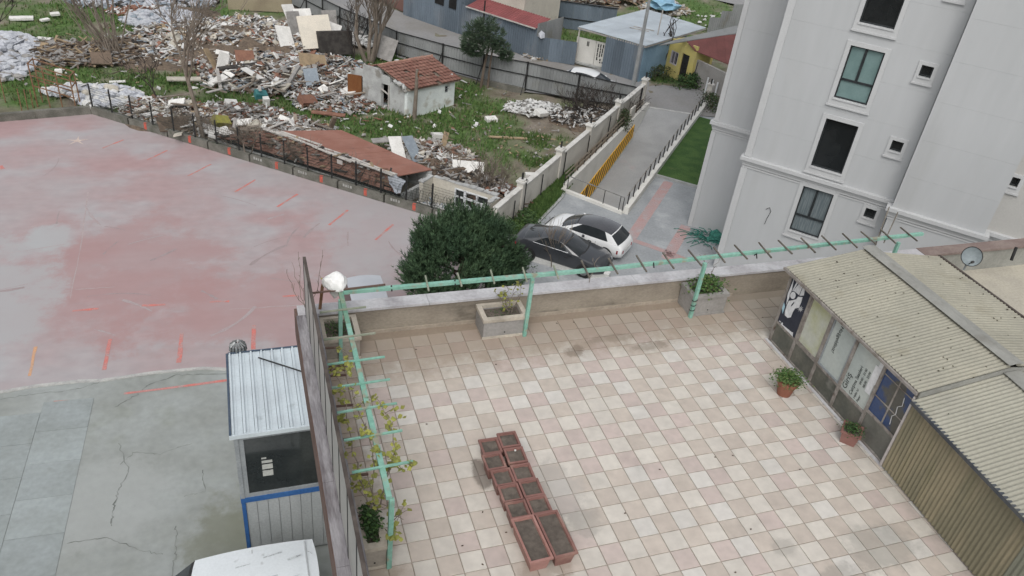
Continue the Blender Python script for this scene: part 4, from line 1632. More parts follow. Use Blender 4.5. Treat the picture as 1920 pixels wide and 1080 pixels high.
for (p, ux, uy) in [((cx0 - .01, cy0 - .01, ZM), (cx1 - cx0 + .02, 0, 0), (0, .1, 0)), ((cx0 - .01, cy0 + .0902, ZM), (.1, 0, 0), (0, cy1 - cy0 - .1, 0))]:
    bb = MB()
    bb.pbox(p, ux, uy, (0, 0, .159))
    bb.build('floor_beam', M_blue, cab)
n = 8
for i in range(n):
    w0 = (cx1 - cx0 - .2) / n
    bb = MB()
    bb.pbox((cx0 + .1 + w0 * i + .006, cy0 + .03, ZF + .1), (w0 - .012, 0, 0), (0, .069, 0), (0, 0, ZM - ZF - .1))
    bb.build('wall_panel', M_panel, cab)
# big front window
bb = MB()
z0, z1 = ZM + .16, ZR - .14
xa, xb = cx0 + .1, cx1 - .1
for (p, ux, uz) in [((xa, cy0 + .02, z0), (xb - xa, 0, 0), (0, 0, .12)), ((xa, cy0 + .02, z1 - .12), (xb - xa, 0, 0), (0, 0, .12)), ((xa, cy0 + .02, z0 + .12), (.12, 0, 0), (0, 0, z1 - z0 - .24)), ((xb - .12, cy0 + .02, z0 + .12), (.12, 0, 0), (0, 0, z1 - z0 - .24))]:
    bb.pbox(p, ux, (0, .06, 0), uz)
wf = bb.build('window_frame', M_greyfr, cab)
bb = MB()
bb.pbox((xa + .12, cy0 + .05, z0 + .12), (xb - xa - .24, 0, 0), (0, .02, 0), (0, 0, z1 - z0 - .24))
bb.build('pane', M_dglass, wf)
M_note = mat('paper_notice', (.45, .46, .43), (.38, .39, .37), scale=5)
for zz, h in ((1.02, .20), (1.27, .17), (1.49, .09), (1.64, .05)):
    bb = MB()
    bb.pbox((xa + .50, cy0 + .044, ZM + .16 + zz - .35), (.26 - (zz > 1.6) * .14, 0, 0), (0, .004, 0), (0, 0, h))
    bb.build('notice', M_note, wf)
# ribbed metal roof, sheet by sheet, with a gutter edge
nr = 9
w0 = (cx1 - cx0 + .06) / nr
for i in range(nr):
    x = cx0 - .03 + w0 * i
    bb = MB()
    bb.pbox((x, cy0 - .05, ZR - .02), (w0 - .011, 0, 0), (0, cy1 - cy0 + .1, 0), (0, 0, .03))
    bb.pbox((x + .02, cy0 - .045, ZR + .011), (.04, 0, 0), (0, cy1 - cy0 + .09, 0), (0, 0, .05))
    bb.pbox((x + .11, cy0 - .045, ZR + .011), (.03, 0, 0), (0, cy1 - cy0 + .09, 0), (0, 0, .012))
    bb.build('roof_sheet', M_steel, cab)
bb = MB()
bb.pbox((cx0 - .09, cy0 - .07, ZR - .08), (.055, 0, 0), (0, cy1 - cy0 + .14, 0), (0, 0, .12))
bb.pbox((cx0 - .035, cy1 + .052, ZR - .08), (cx1 - cx0 + .09, 0, 0), (0, .05, 0), (0, 0, .12))
bb.build('gutter', mat('dark_blue_gutter', (.05, .075, .11), (.07, .09, .12), scale=4, rough=.5), cab)
bb = MB()
bb.pbox((cx0 - .09, cy0 - .10, ZR - .1), (cx1 - cx0 + .1, 0, 0), (0, .048, 0), (0, 0, .12))
bb.build('roof_fascia', M_steel, cab)
bb = MB()
bb.tube([(cx0 + .75, cy1 - .3, ZR + .07), (cx1 + .1, cy0 + 1.45, ZR + .07)], .022, 5)
bb.build('roof_cable', M_black, cab)
vt = thing('roof_vent', 'round metal spinning vent standing behind the cabin roof', 'vent', (-5.25 + .32, 11.85, ZF))
bb = MB()
vx, vy = -4.95, 11.78
bb.tube([(vx, vy, ZF), (vx, vy, 4.7)], .07, 10)
bb.build('pipe', M_greyfr, vt)
bb = MB()
for k in range(14):
    a = k * 2 * PI / 14
    bb.tube([(vx + math.cos(a) * .08, vy + math.sin(a) * .08, 4.7), (vx + math.cos(a) * .22, vy + math.sin(a) * .22, 4.84), (vx + math.cos(a) * .20, vy + math.sin(a) * .20, 5.0), (vx + math.cos(a) * .06, vy + math.sin(a) * .06, 5.1)], .03, 5)
bb.build('cowl', mat('vent_steel', (.20, .21, .21), (.30, .31, .31), scale=14, rough=.4, metal=.6), vt)

# ================================================================== RUINS AND FIELD
M_plaster = mat('hut_plaster', (.66, .70, .68), (.58, .62, .61), scale=1.3, rough=.9, dirt=(.33, .31, .25), dscale=.9, dlo=.55, dhi=.7, fine=.06)
M_plgrey = mat('grey_plaster', (.42, .43, .42), (.34, .345, .34), scale=1.6, rough=.95, dirt=(.24, .23, .21), dscale=1.4, dlo=.5, dhi=.66, bump=.4, bscale=9)
M_tileold = mat('old_roof_tile', (.17, .09, .068), (.215, .125, .098), scale=1.6, rough=.9, rv=.2, fine=.14, dirt=(.11, .095, .08), dscale=1.1)
M_tile = mat('roof_tile', (.185, .09, .07), (.215, .115, .09), scale=2.2, rough=.85, rv=.14, fine=.12, dirt=(.17, .105, .08), dscale=1.5)
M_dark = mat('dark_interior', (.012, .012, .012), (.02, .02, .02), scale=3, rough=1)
M_doorbr = mat('brown_door', (.16, .062, .022), (.19, .08, .03), scale=2, rough=.6, stretch=(1, 1, .3))
M_wood = mat('weathered_wood', (.20, .165, .13), (.27, .235, .20), scale=2.5, rough=.95, rv=.25, fine=.15)
M_woodlt = mat('pale_board', (.42, .40, .37), (.34, .32, .30), scale=2, rough=.9, rv=.2)


def tiled_slope(e0, e1, r0, r1, parent, nrow, ncol, mt, rg, drop=.0, sag=.03, name='roof_tile'):
    """eave corners e0,e1 and ridge corners r0,r1: overlapping barrel tiles, each its own piece"""
    for j in range(nrow):
        t0, t1 = j / nrow, (j + 1.22) / nrow
        for i in range(ncol):
            if rg.random() < drop:
                continue
            s0, s1 = (i + .03) / ncol, (i + .97) / ncol
            a, b_ = lerp(lerp(e0, e1, s0), lerp(r0, r1, s0), t0), lerp(lerp(e0, e1, s1), lerp(r0, r1, s1), t0)
            c, d_ = lerp(lerp(e0, e1, s1), lerp(r0, r1, s1), min(1, t1)), lerp(lerp(e0, e1, s0), lerp(r0, r1, s0), min(1, t1))
            up = (b_ - a).cross(d_ - a).normalized()
            if up.z < 0:
                up = -up
            j0 = rg.uniform(0, sag)
            lo = up * (.075 + j0)
            hi = up * (.025 + j0 * .5)
            ma, mc = lerp(a, b_, .5) + lo + up * .045, lerp(d_, c, .5) + hi + up * .045
            bb = MB()
            bb.add([a + lo, ma, b_ + lo, c + hi, mc, d_ + hi, a, b_], [(0, 1, 4, 5), (1, 2, 3, 4), (0, 6, 7, 2, 1)])
            for k, f in enumerate(bb.f):
                q = [V(bb.v[z]) for z in f[:3]]
                if k < 2 and (q[1] - q[0]).cross(q[2] - q[0]).z < 0:
                    f.reverse()
            bb.build(name, mt, parent)


# ---- white hut with a pantile roof
A, B_, Cc = G(765, 217), G(852, 197), G(668, 188)
hx = (B_ - A).normalized()
A = A - hx * .1
hy = (V((-hx.y, hx.x, 0)) - hx * .42).normalized()
HL = 3.75
HD = 4.3
ZE, ZRG = 1.75, 2.75
hut = thing('ruined_hut', 'small white ruined hut with red pantile roof and brown door', 'house', A)
hp = lambda a, b_, z: A + hx * a + hy * b_ + V((0, 0, z))


def hvol(bb, a0, a1, b0, b1, z0, z1, mi=0):
    bb.pbox(hp(a0, b0, z0), hx * (a1 - a0), hy * (b1 - b0), (0, 0, z1 - z0), mi)


# walls: front long wall (b = 0) with a window hole, left gable (a = 0) with a doorway
bb = MB()
hvol(bb, 0, 2.95, 0, .18, -.3, ZE)
hvol(bb, 3.3, HL, 0, .18, -.3, ZE)
hvol(bb, 2.95, 3.3, 0, .18, -.3, .95)
hvol(bb, 2.95, 3.3, 0, .18, 1.42, ZE)
hvol(bb, HL - .18, HL, .18, HD, -.3, ZE + .3)
hvol(bb, 0, HL - .18, HD - .18, HD, -.3, ZE)
bb.build('wall', M_plaster, hut)
bb = MB()
hvol(bb, 0, .18, .18, 1.25, -.3, ZE + .1)
hvol(bb, 0, .18, 1.85, 3.2, -.3, ZE + .75)
hvol(bb, 0, .18, 1.25, 1.85, 1.65, ZE + .45)
hvol(bb, 0, .18, 3.8, HD - .2, -.3, ZE + .2)
hvol(bb, 0, .18, 3.2, 3.8, 1.75, ZE + .45)
bb.build('gable_wall', M_plgrey, hut)
bb = MB()
hvol(bb, .3, HL - .3, .3, HD - .3, -.2, .0)
hvol(bb, 1.2, 1.3, .3, HD - .3, 0, ZE)
bb.build('interior', M_dark, hut)
bb = MB()
for k in range(3):
    hvol(bb, 2.95, 3.3, .06, .09, 1.02 + .15 * k, 1.05 + .15 * k)
bb.build('window_bar', M_greyfr, hut)
bb = MB()
hvol(bb, 2.96, 3.29, .12, .14, .95, 1.42)
bb.build('window_pane', M_dark, hut)
bb = MB()
bb.pbox(hp(-.06, 3.25, 0), -hx * .25 + hy * .75, hx * .05, (0, 0, 1.8))
bb.build('door', M_doorbr, hut)
bb = MB()
bb.pbox(hp(-.05, 1.27, 0), hy * .05, hx * .1, (0, 0, 1.65))
bb.pbox(hp(-.02, 1.3, 1.0), hy * .55 + V((0, 0, .25)), hx * .05, (0, 0, .08))
bb.build('door_frame', M_woodlt, hut)
rg = random.Random(8)
rf = thing('pantile_roof', None, None, hp(0, 0, ZE))
rf.parent = hut
rf.location = hp(0, 0, ZE) - A
tiled_slope(hp(-.05, -.25, ZE - .02), hp(HL + .25, -.25, ZE - .02), hp(-.25, 1.95, ZRG), hp(HL + .2, 1.95, ZRG), rf, 9, 15, M_tile, rg, drop=.03)
tiled_slope(hp(HL + .2, HD + .2, ZE - .02), hp(.5, HD + .2, ZE - .02), hp(HL + .2, 1.95, ZRG), hp(.5, 1.95, ZRG), rf, 5, 8, M_tile, rg, drop=.15)
bb = MB()
for k in range(12):
    a = -.1 + k * .34
    bb.tube([hp(a, 1.95, ZRG + .03 + rg.uniform(-.02, .04)), hp(a + .37, 1.95, ZRG + .04)], .085, 7)
bb.build('ridge_tile', mat('ridge_tile', (.27, .15, .11), (.32, .20, .16), scale=3, rough=.9, rv=.1), rf)
bb = MB()
bb.extrude([hp(-.1, -.2, ZE - .06), hp(HL + .15, -.2, ZE - .06), hp(HL + .1, 1.95, ZRG - .05), hp(-.1, 1.95, ZRG - .05)], (0, 0, -.06))
bb.extrude([hp(.5, HD + .1, ZE - .06), hp(HL + .1, HD + .1, ZE - .06), hp(HL + .1, 1.95, ZRG - .05), hp(.5, 1.95, ZRG - .05)], (0, 0, -.06))
bb.build('roof_boarding', M_wood, rf)
bb = MB()
for (y, z, s) in [(.25, ZE + .1, .28), (.5, ZE + .18, .3), (.8, ZE + .25, .25), (.15, ZE - .1, .25)]:
    bb.blob(hp(-.05, y, z), s, 1, .5, sq=(.8, 1, .6))
bb.build('broken_plaster', M_plgrey, hut)
pt = G(770, 219)
post = thing('stump_pole', 'tall weathered grey timber pole leaning in front of the white hut', 'pole', pt)
bb = MB()
bb.tube([pt - hy * .25 + V((0, 0, -.2)), pt - hy * .28 + V((.03, 0, 1.3)), pt - hy * .2 + V((.12, 0, 3.05))], [.15, .12, .085], 9)
bb.build('shaft', M_twig, post)
bb = MB()
bb.box(pt - hy * .30 + V((.1, 0, 2.75)), (.07, .06, .3), 0)
bb.build('bracket', mat('rust', (.13, .045, .02), (.19, .075, .035), scale=5, rough=.95), post)

# ---- long low ruin under a two-sided tiled roof behind the mesh fence
R0, R1 = G(500, 246, 1.2), G(742, 331, 1.2)
ry_ = (R1 - R0).normalized()
out = -kn
ruin = thing('collapsed_house', 'long collapsed house with sagging red tiled roof behind the mesh fence', 'house', (R0.x, R0.y, 0))
rg = random.Random(9)
rf2 = thing('sagging_roof', None, None, R0)
rf2.parent = ruin
rf2.location = R0 - V((R0.x, R0.y, 0))
bk0, bk1 = G(640, 244, 1.0), G(810, 318, 1.0)
fe0, fe1 = G(404, 256, .5), G(752, 364, .5)
tiled_slope(fe0, fe1, R0, R1, rf2, 7, 24, M_tileold, rg, drop=.05, sag=.06)
M_rust = mat('red_roof_sheet', (.25, .118, .088), (.285, .145, .112), scale=.9, rough=.9, fine=.05, dirt=(.22, .115, .09), dscale=1.1, dlo=.55, dhi=.75)
bb = MB()
for k in range(24):
    bb.extrude([lerp(fe0, fe1, k / 24) - V((0, 0, .1)), lerp(fe0, fe1, (k + 1) / 24) - V((0, 0, .1)), lerp(R0, R1, (k + 1) / 24) - V((0, 0, .1)), lerp(R0, R1, k / 24) - V((0, 0, .1))], (0, 0, -.05))
bb.weld()
bb.build('roof_boarding', M_dark, rf2)
nsh = 9
for i in range(nsh):
    q = [lerp(R0, R1, i / nsh), lerp(R0, R1, (i + .985) / nsh), lerp(bk0, bk1, (i + .985) / nsh), lerp(bk0, bk1, i / nsh)]
    dz = V((0, 0, rg.uniform(0, .02)))
    bb = MB()
    bb.extrude([p + dz for p in q][::-1], (0, 0, -.05))
    bb.build('roof_sheet', M_rust, rf2)
bb = MB()
for (s0, s1) in [(0, .18), (.1, .42), (.4, .7), (.68, 1.0)]:
    for k in range(4):
        o = out * rg.uniform(-.25, .3)
        p, q = lerp(R0, R1, s0) + o, lerp(R0, R1, s1) + o + out * rg.uniform(-.15, .15)
        bb.bar(p + V((0, 0, .1 + .04 * k)), q + V((0, 0, .07 + .04 * k)), .13, .04)
bb.build('ridge_board', M_woodlt, rf2)
for k in range(5):
    bb = MB()
    s = rg.random()
    p = lerp(lerp(fe0, fe1, s), lerp(R0, R1, s), rg.random())
    bb.box(p + V((0, 0, .16)), (.5, .3, .05), rg.uniform(0, 3), tilt=(rg.uniform(-.3, .3), .1))
    bb.build('loose_tile', M_tile, rf2)
bb = MB()
a, c = V((bk0.x, bk0.y, 0)), V((bk1.x, bk1.y, 0))
bb.pbox(a + V((0, 0, -.2)), c - a, (R0 - bk0).normalized() * .2, (0, 0, 1.1))
a, c = V((fe0.x, fe0.y, 0)), V((fe1.x, fe1.y, 0))
bb.pbox(a + V((0, 0, -.2)), c - a, -out * .2, (0, 0, .5))
a, c = V((fe1.x, fe1.y, 0)), V((bk1.x, bk1.y, 0))
bb.pbox(a + V((0, 0, -.2)), c - a, -ry_ * .2, (0, 0, .6))
bb.build('wall', M_plgrey, ruin)
bb = MB()
tq = [R1 - ry_ * .3 + V((0, 0, .12)), R1 - ry_ * .1 + out * .7 + V((0, 0, -.1)), R1 + out * .8 + ry_ * .6 + V((0, 0, -.45)), R1 + ry_ * .65 + V((0, 0, -.15))]
nt_ = 14
for a in range(nt_ + 1):
    for c in range(nt_ + 1):
        s, t = a / nt_, c / nt_
        q = lerp(lerp(tq[0], tq[1], s), lerp(tq[3], tq[2], s), t)
        e = 1 + .5 * noise.noise(q * 1.7)
        q = q + V((noise.noise(q * 2.2), noise.noise(q * 2.4 + V((5, 0, 0))), 1.2 * noise.noise(q * 2.6 + V((0, 7, 0))))) * .16
        bb.v.append(tuple(q))
for a in range(nt_):
    for c in range(nt_):
        q = a * (nt_ + 1) + c
        bb.f.append([q, q + 1, q + nt_ + 2, q + nt_ + 1])
        bb.m.append(0)
bb.build('torn_tarpaulin', mat('pale_tarp', (.34, .36, .39), (.26, .28, .31), scale=3, rough=.7, bump=.8, bscale=8), ruin)

# ---- roofless room with a broken window
M_cream = mat('cream_wall', (.53, .50, .43), (.48, .45, .39), scale=.9, rough=.9, dirt=(.36, .33, .28), dscale=1.0, dlo=.6, dhi=.8)
rh = 1.25
RZ = -.72
K0, K1, K2, K3 = G(812, 331, rh), G(930, 368, rh), G(880, 403, rh), G(765, 360, rh)
K3 = lerp(K0, K3, .42)
K2 = lerp(K1, K2, .8)
room = thing('roofless_room', 'roofless cream room with a smashed white window beside the tiled ruin', 'house', (K0.x, K0.y, 0))
flat = lambda p, z: V((p.x, p.y, z))


def wallseg(bb, a, c, th, z0, z1, s0=0.0, s1=1.0):
    p, q = lerp(a, c, s0), lerp(a, c, s1)
    d_ = (c - a).normalized()
    n_ = V((d_.y, -d_.x, 0)).normalized() * -th
    bb.pbox(flat(p, z0), flat(q - p, 0), n_, (0, 0, z1 - z0))


bb = MB()
wallseg(bb, K0, K1, .2, RZ - .3, rh, 0, .36)
wallseg(bb, K0, K1, .2, RZ - .3, rh, .88, 1)
wallseg(bb, K0, K1, .2, RZ - .3, -.15, .36, .88)
wallseg(bb, K0, K1, .2, rh - .22, rh, .36, .88)
bb.build('back_wall', M_cream, room)
bb = MB()
wallseg(bb, K3, K0, .2, RZ - .3, rh - .02)
bb.build('left_wall', M_cream, room)
bb = MB()
wallseg(bb, K1, K2, .2, RZ - .3, rh - .04)
bb.build('right_wall', M_cream, room)
bb = MB()
for a, c in ((K0, K1), (K3, K0), (K1, K2)):
    d_ = (c - a).normalized()
    n_ = V((-d_.y, d_.x, 0))
    for k in range(9):
        p = lerp(a, c, k / 9 + .02) + n_ * -.02
        bb.pbox(flat(p, rh + .0 + rg.uniform(-.01, .0)), flat((c - a) * (1 / 9.5), 0), n_ * rg.uniform(.2, .3), (0, 0, rg.uniform(.03, .1)))
bb.build('broken_top', M_plgrey, room)
bb = MB()
bb.pbox(flat(K3, RZ), flat(K0 - K3, 0), flat(K2 - K3, 0), (0, 0, .08))
bb.build('floor', M_plgrey, room)
M_upvc = mat('white_window_frame', (.66, .68, .69), (.60, .62, .63), scale=4, rough=.5)
bb = MB()
for s in (.36, .505, .52, .70, .86):
    wallseg(bb, K0 + kn * -.03, K1 + kn * -.03, .12, -.15, rh - .22, s, s + .018)
wallseg(bb, K0 + kn * -.03, K1 + kn * -.03, .121, .55, .62, .378, .86)
wallseg(bb, K0 + kn * -.03, K1 + kn * -.03, .122, -.15, -.08, .378, .86)
wallseg(bb, K0 + kn * -.03, K1 + kn * -.03, .122, rh - .29, rh - .221, .378, .86)
bb.build('window_frame', M_upvc, room)
bb = MB()
wallseg(bb, K0 + kn * .04, K1 + kn * .04, .02, -.08, rh - .3, .38, .5)
wallseg(bb, K0 + kn * .04, K1 + kn * .04, .02, .63, rh - .3, .73, .85)
bb.build('window_pane', M_dglass, room)
bb = MB()
p = lerp(K0, K1, .58) - kn * .3
for k in range(5):
    bb.box(flat(p, -.2 + .12 * k) + V((rg.uniform(-.1, .2), 0, 0)), (.8 - .06 * k, .35, .1), .5 + rg.uniform(-.2, .2), tilt=(.2, rg.uniform(-.2, .2)))
bb.build('smashed_plasterboard', M_upvc, room)
# coiled wire along the fence in front of the room
bb = MB()
for s in range(8):
    t = .70 + s * .034
    c_ = KERB_N + kd * (L * t) + kn * .35 + V((0, 0, .75))
    pts = []
    for k in range(26):
        a = k * .75
        pts.append(c_ + kd * (k * .022) + V((kn.x * math.cos(a) * .32, kn.y * math.cos(a) * .32, math.sin(a) * .36)))
    bb.tube(pts, .010, 4)
tag(bb.build('wire_coil', M_wire, None, loc=KERB_N), 'coils of rusty wire along the mesh fence before the roofless room', 'wire')

# ---- rusty scaffold frame at the left edge of the car park
M_rustm = mat('rusty_steel', (.16, .085, .045), (.22, .13, .08), scale=4, rough=.9)
fr = G(110, 200)
frame = thing('stair_scaffold', 'rusty brown steel stair frame standing on the grass by the car park corner', 'frame', fr)
ux = (G(150, 208) - G(75, 205)).normalized()
uy = V((-ux.y, ux.x, 0))
for (a, b_, h) in [(-1.1, 0, 2.5), (-.45, 0, 2.3), (.2, 0, 2.05), (.9, 0, 1.85), (-1.1, .8, 2.5), (.9, .8, 1.85), (1.15, .1, 1.2)]:
    bb = MB()
    p = fr + ux * a + uy * b_
    bb.bar(p + V((0, 0, -.1)), p + V((0, 0, h)), .06, .06)
    bb.build('upright', M_rustm, frame)
for b_ in (0, .8):
    for z in (0, .65, 1.25):
        bb = MB()
        bb.bar(fr + ux * -1.15 + uy * b_ + V((0, 0, 2.45 - z)), fr + ux * .95 + uy * b_ + V((0, 0, 1.8 - z)), .05, .05)
        bb.build('sloping_rail', M_rustm, frame)
for z, a in ((2.45, -1.1), (1.8, .9), (1.2, .9)):
    bb = MB()
    bb.bar(fr + ux * a + V((0, 0, z)), fr + ux * a + uy * .8 + V((0, 0, z)), .05, .05)
    bb.build('cross_rail', M_rustm, frame)
for px, py, h, lb_ in [(10, 190, 1.5, 'tallest thin rusty stake at the far left edge of the grass'), (52, 203, 1.1, 'short rusty stake standing left of the rusty stair frame'), (62, 200, 1.0, 'shortest rusty stake right beside the rusty stair frame'), (42, 212, 1.4, 'rusty stake at the kerb of the car park left of the stair frame')]:
    p = G(px, py)
    bb = MB()
    bb.bar(p + V((0, 0, -.1)), p + V((.03, 0, h)), .045, .045)
    tag(bb.build('stake', M_rustm, None, loc=p), lb_, 'stake', 'rusty stakes at the left edge')

# ---- rubble
DEB = {
    'white': mat('debris_white', (.58, .58, .565), (.48, .48, .47), scale=3, rough=.9, rv=.1),
    'cream': mat('debris_cream', (.44, .41, .35), (.36, .34, .29), scale=3, rough=.9, rv=.1),
    'grey': mat('debris_grey', (.30, .29, .275), (.23, .22, .21), scale=3, rough=.95, rv=.15),
    'brown': mat('debris_brown', (.16, .12, .09), (.11, .085, .065), scale=3, rough=.95, rv=.2),
    'rust': mat('debris_brick', (.22, .115, .08), (.175, .09, .065), scale=3, rough=.95, rv=.2),
    'tan': mat('debris_tan', (.33, .25, .16), (.26, .20, .13), scale=3, rough=.95, rv=.2),
    'blue': mat('debris_blue', (.27, .31, .345), (.22, .255, .29), scale=3, rough=.8, rv=.2),
    'dark': mat('debris_dark', (.035, .032, .03), (.06, .055, .05), scale=3, rough=1),
    'sack': mat('white_sack', (.46, .475, .50), (.37, .385, .42), scale=3, rough=.8, rv=.1),
}
DK = list(DEB)
DM = [DEB[k] for k in DK]


def rubble(name, label, c, rx, ry, h, n, mix, seed, big=.32, plank=.35, ang=0.0, cat='rubble', blobs=0.0):
    """a heap nobody could count: broken chunks, sheets and planks, one mass"""
    rg = random.Random(seed)
    bb = MB()
    kinds = [k for k, w_ in mix.items() for _ in range(w_)]
    big *= .74
    n = int(n * 1.7) if h > .1 else n
    ca, sa = math.cos(ang), math.sin(ang)
    # low mound under the pieces
    m = MB()
    for i in range(n):
        while True:
            u, v = rg.uniform(-1, 1), rg.uniform(-1, 1)
            if u * u + v * v < 1:
                break
        dd = u * u + v * v
        hh = h * (1 - dd) ** .8 * (.65 + .7 * noise.noise(V((u * 2.5 + seed, v * 2.5, 0))))
        p = V((c.x + u * rx * ca - v * ry * sa, c.y + u * rx * sa + v * ry * ca, max(0, hh) + .04 + rg.uniform(-.05, .1)))
        k = DK.index(rg.choice(kinds))
        r = rg.random()
        if inpoly(p.x, p.y, LOT) or inpoly(p.x, p.y, YARD) or inpoly(p.x + .6, p.y + .5, LOT) or (p - KERB_N).dot(kn) < .55:
            continue
        if rg.random() < blobs:
            bb.blob(p, big * rg.uniform(.5, .9), 1, .3, k, rg, sq=(1, .8, .6))
        elif r < plank:
            bb.box(p, (big * rg.uniform(2.5, 6), big * rg.uniform(.25, .5), .05), rg.uniform(0, PI), k, tilt=(rg.uniform(-.3, .3), rg.uniform(-.35, .35)))
        elif r < plank + .3:
            bb.box(p, (big * rg.uniform(1, 2.6), big * rg.uniform(.8, 1.8), .06), rg.uniform(0, PI), k, tilt=(rg.uniform(-.7, .7), rg.uniform(-.7, .7)))
        else:
            s = big * rg.uniform(.4, 1.1)
            bb.box(p, (s, s * rg.uniform(.6, 1), s * rg.uniform(.4, .8)), rg.uniform(0, PI), k, tilt=(rg.uniform(-.5, .5), rg.uniform(-.5, .5)))
    o = bb.build(name, DM, None, loc=(c.x, c.y, 0))
    tag(o, label, cat, None, 'stuff')
    return o


def mound(label, c, rx, ry, h, mt, seed, ang=0):
    bb = MB()
    n, k = 22, 9
    vs, fs = [], []
    for i in range(k + 1):
        for j in range(n):
            r = i / k
            a = j * 2 * PI / n
            x, y = rx * r * math.cos(a), ry * r * math.sin(a)
            z = h * (1 - r * r) * (1 + .8 * noise.noise(V((x * .8 + seed, y * .8, 1)))) - .12
            vs.append((c.x + x * math.cos(ang) - y * math.sin(ang), c.y + x * math.sin(ang) + y * math.cos(ang), z))
    for i in range(k):
        for j in range(n):
            a, b_ = i * n + j, i * n + (j + 1) % n
            fs.append((a, a + n, b_ + n, b_))
    bb.add(vs, fs)
    o = bb.build('earth_mound', mt, None, smooth=True, angle=180, loc=(c.x, c.y, 0))
    tag(o, label, 'earth', None, 'structure')


M_earth = mat('brown_earth', (.15, .115, .085), (.10, .078, .06), scale=1.6, rough=1, fine=.2, fscale=7, bump=.8, bscale=7)
mound('', G(340, 112), 4.5, 3, .4, M_earth, 1)
mound('', G(450, 90), 7, 5, 1.0, M_earth, 2)
mound('', G(560, 145), 5, 3, .7, M_earth, 3)
mound('', G(330, 225), 3.2, 2.0, .5, M_earth, 4)
mound('', G(1100, 222), 2.6, 2.2, .3, M_earth, 5)
mound('', G(320, 25), 4, 2, .5, M_earth, 6)
mound('', G(850, 300), 2.0, 1.8, .4, M_earth, 7)
mound('', G(225, 90), 3.5, 2.2, .5, M_earth, 8)
mixA = dict(white=6, cream=3, grey=6, brown=6, rust=2, tan=1, dark=2, blue=1)
rubble('rubble_heap', 'wide heap of grey and white demolition rubble across the middle of the field', G(440, 82), 7.5, 6.0, 1.1, 1500, mixA, 101, .34)
rubble('rubble_heap', 'long heap of planks and white boards sloping down to the white hut', G(545, 140), 6.0, 3.8, .9, 1100, dict(white=5, grey=6, brown=5, rust=3, blue=2, dark=3, cream=2), 102, .32)
rubble('rubble_heap', 'heap of brick red and white rubble at the open end of the white hut', G(648, 188), 3.4, 2.3, .5, 650, dict(white=4, grey=5, rust=4, brown=4, blue=1, cream=2), 103, .22, .2)
rubble('rubble_heap', 'heap of broken boards and rubble along the kerb left of the tiled ruin', G(345, 225), 4.2, 2.2, .55, 800, dict(white=5, grey=5, rust=3, brown=7, cream=3, tan=2, dark=2), 104, .26, .3, ang=-.7)
rubble('rubble_heap', 'strip of grey and white rubble on the ridge behind the sagging tiled roof', G(510, 232), 4.6, 1.4, .7, 480, dict(white=3, grey=6, brown=3, rust=2), 105, .24, .3, ang=-.65)
rubble('plank_heap', 'flat heap of brown planks under the wide leafless shrub', G(160, 103), 4.2, 2.2, .5, 420, dict(brown=6, grey=4, tan=2), 106, .40, .75)
rubble('sack_heap', 'large heap of white plaster lumps at the far left edge', G(-12, 112), 2.6, 5.0, .7, 330, dict(sack=6, grey=1), 107, .62, .05, blobs=.92)
rubble('sack_heap', 'heap of white plaster lumps behind the rusty frame', G(160, 185), 3.1, 1.7, .6, 330, dict(sack=5, white=2, cream=1), 108, .50, .05, blobs=.9)
rubble('sack_heap', 'pale blue white heap of lumps on the grass behind the leafless shrub', G(310, 40), 3.0, 1.7, .7, 260, dict(sack=5, blue=1), 109, .55, .05, blobs=.9)
rubble('rubble_heap', 'thin spread of red brick rubble behind the pale blue heap', G(275, 25), 2.8, 1.0, .4, 200, dict(rust=4, white=2), 110, .3, .2)
rubble('sack_heap', 'scattered white sheets and lumps along the top edge of the field', G(270, 6), 5.5, 1.6, .5, 200, dict(sack=4, blue=2, dark=1), 111, .6, .15, blobs=.6)
rubble('rubble_heap', 'heap of old boards and tiles behind the red roof sheet', G(812, 290), 2.4, 1.5, .5, 330, dict(grey=5, brown=4, cream=2, white=1, rust=1), 112, .26, .4, ang=-.5)
rubble('rubble_heap', 'dark heap of broken boards behind the roofless room', G(868, 343), 2.6, 1.3, .6, 360, dict(grey=4, brown=6, dark=4, cream=1), 113, .28, .5, ang=-.6)
rubble('rubble_heap', 'red brick and white rubble between roofless room and boundary wall', G(945, 378), 1.7, 1.7, .5, 260, dict(rust=5, white=3, brown=4, grey=2), 114, .24, .2)
rubble('rubble_heap', 'low heap of white lumps on bare soil by the grey sheet fence', G(1000, 205), 2.0, 1.3, .25, 220, dict(white=6, grey=2), 115, .22, .1, blobs=.5)
rubble('rubble_heap', 'dark heap of branches with white scraps by the boundary wall', G(1105, 222), 2.5, 1.7, .35, 330, dict(white=3, grey=3, dark=5, brown=4), 116, .22, .5)
rubble('rubble_heap', 'small tan heap of rubble on the street beside the low blue wall', G(1022, 108), 1.7, .8, .3, 170, dict(tan=5, grey=3, white=2), 117, .22, .2)
rubble('rubble_heap', 'heap of pale rubble and blue sheet behind the shed with the light roof', G(1245, 20), 2.6, 2.0, .8, 300, dict(cream=5, white=3, tan=3, grey=3), 118, .34, .2)
rubble('rubble_heap', 'brown heap of rubble behind the far grey fence', G(1120, 0), 5, 2.2, 1.5, 450, dict(brown=5, tan=3, cream=2, rust=1, grey=3), 119, .4, .3)
rubble('rubble_heap', 'scattered small rubble on the grass before the hut and the ridge', G(600, 222), 5.5, 2.0, .05, 110, dict(white=3, grey=3, tan=2, rust=1), 120, .17, .3)
rubble('rubble_heap', 'white and green scraps at the foot of the big bare tree', G(672, 78), 1.8, 1.3, .5, 180, dict(white=6, grey=3), 121, .3, .2)
rubble('rubble_heap', 'loose scraps and stones strewn over the grass of the whole field', G(480, 150), 17, 13, .02, 900, dict(white=3, grey=5, brown=5, rust=1, tan=2), 124, .17, .3)
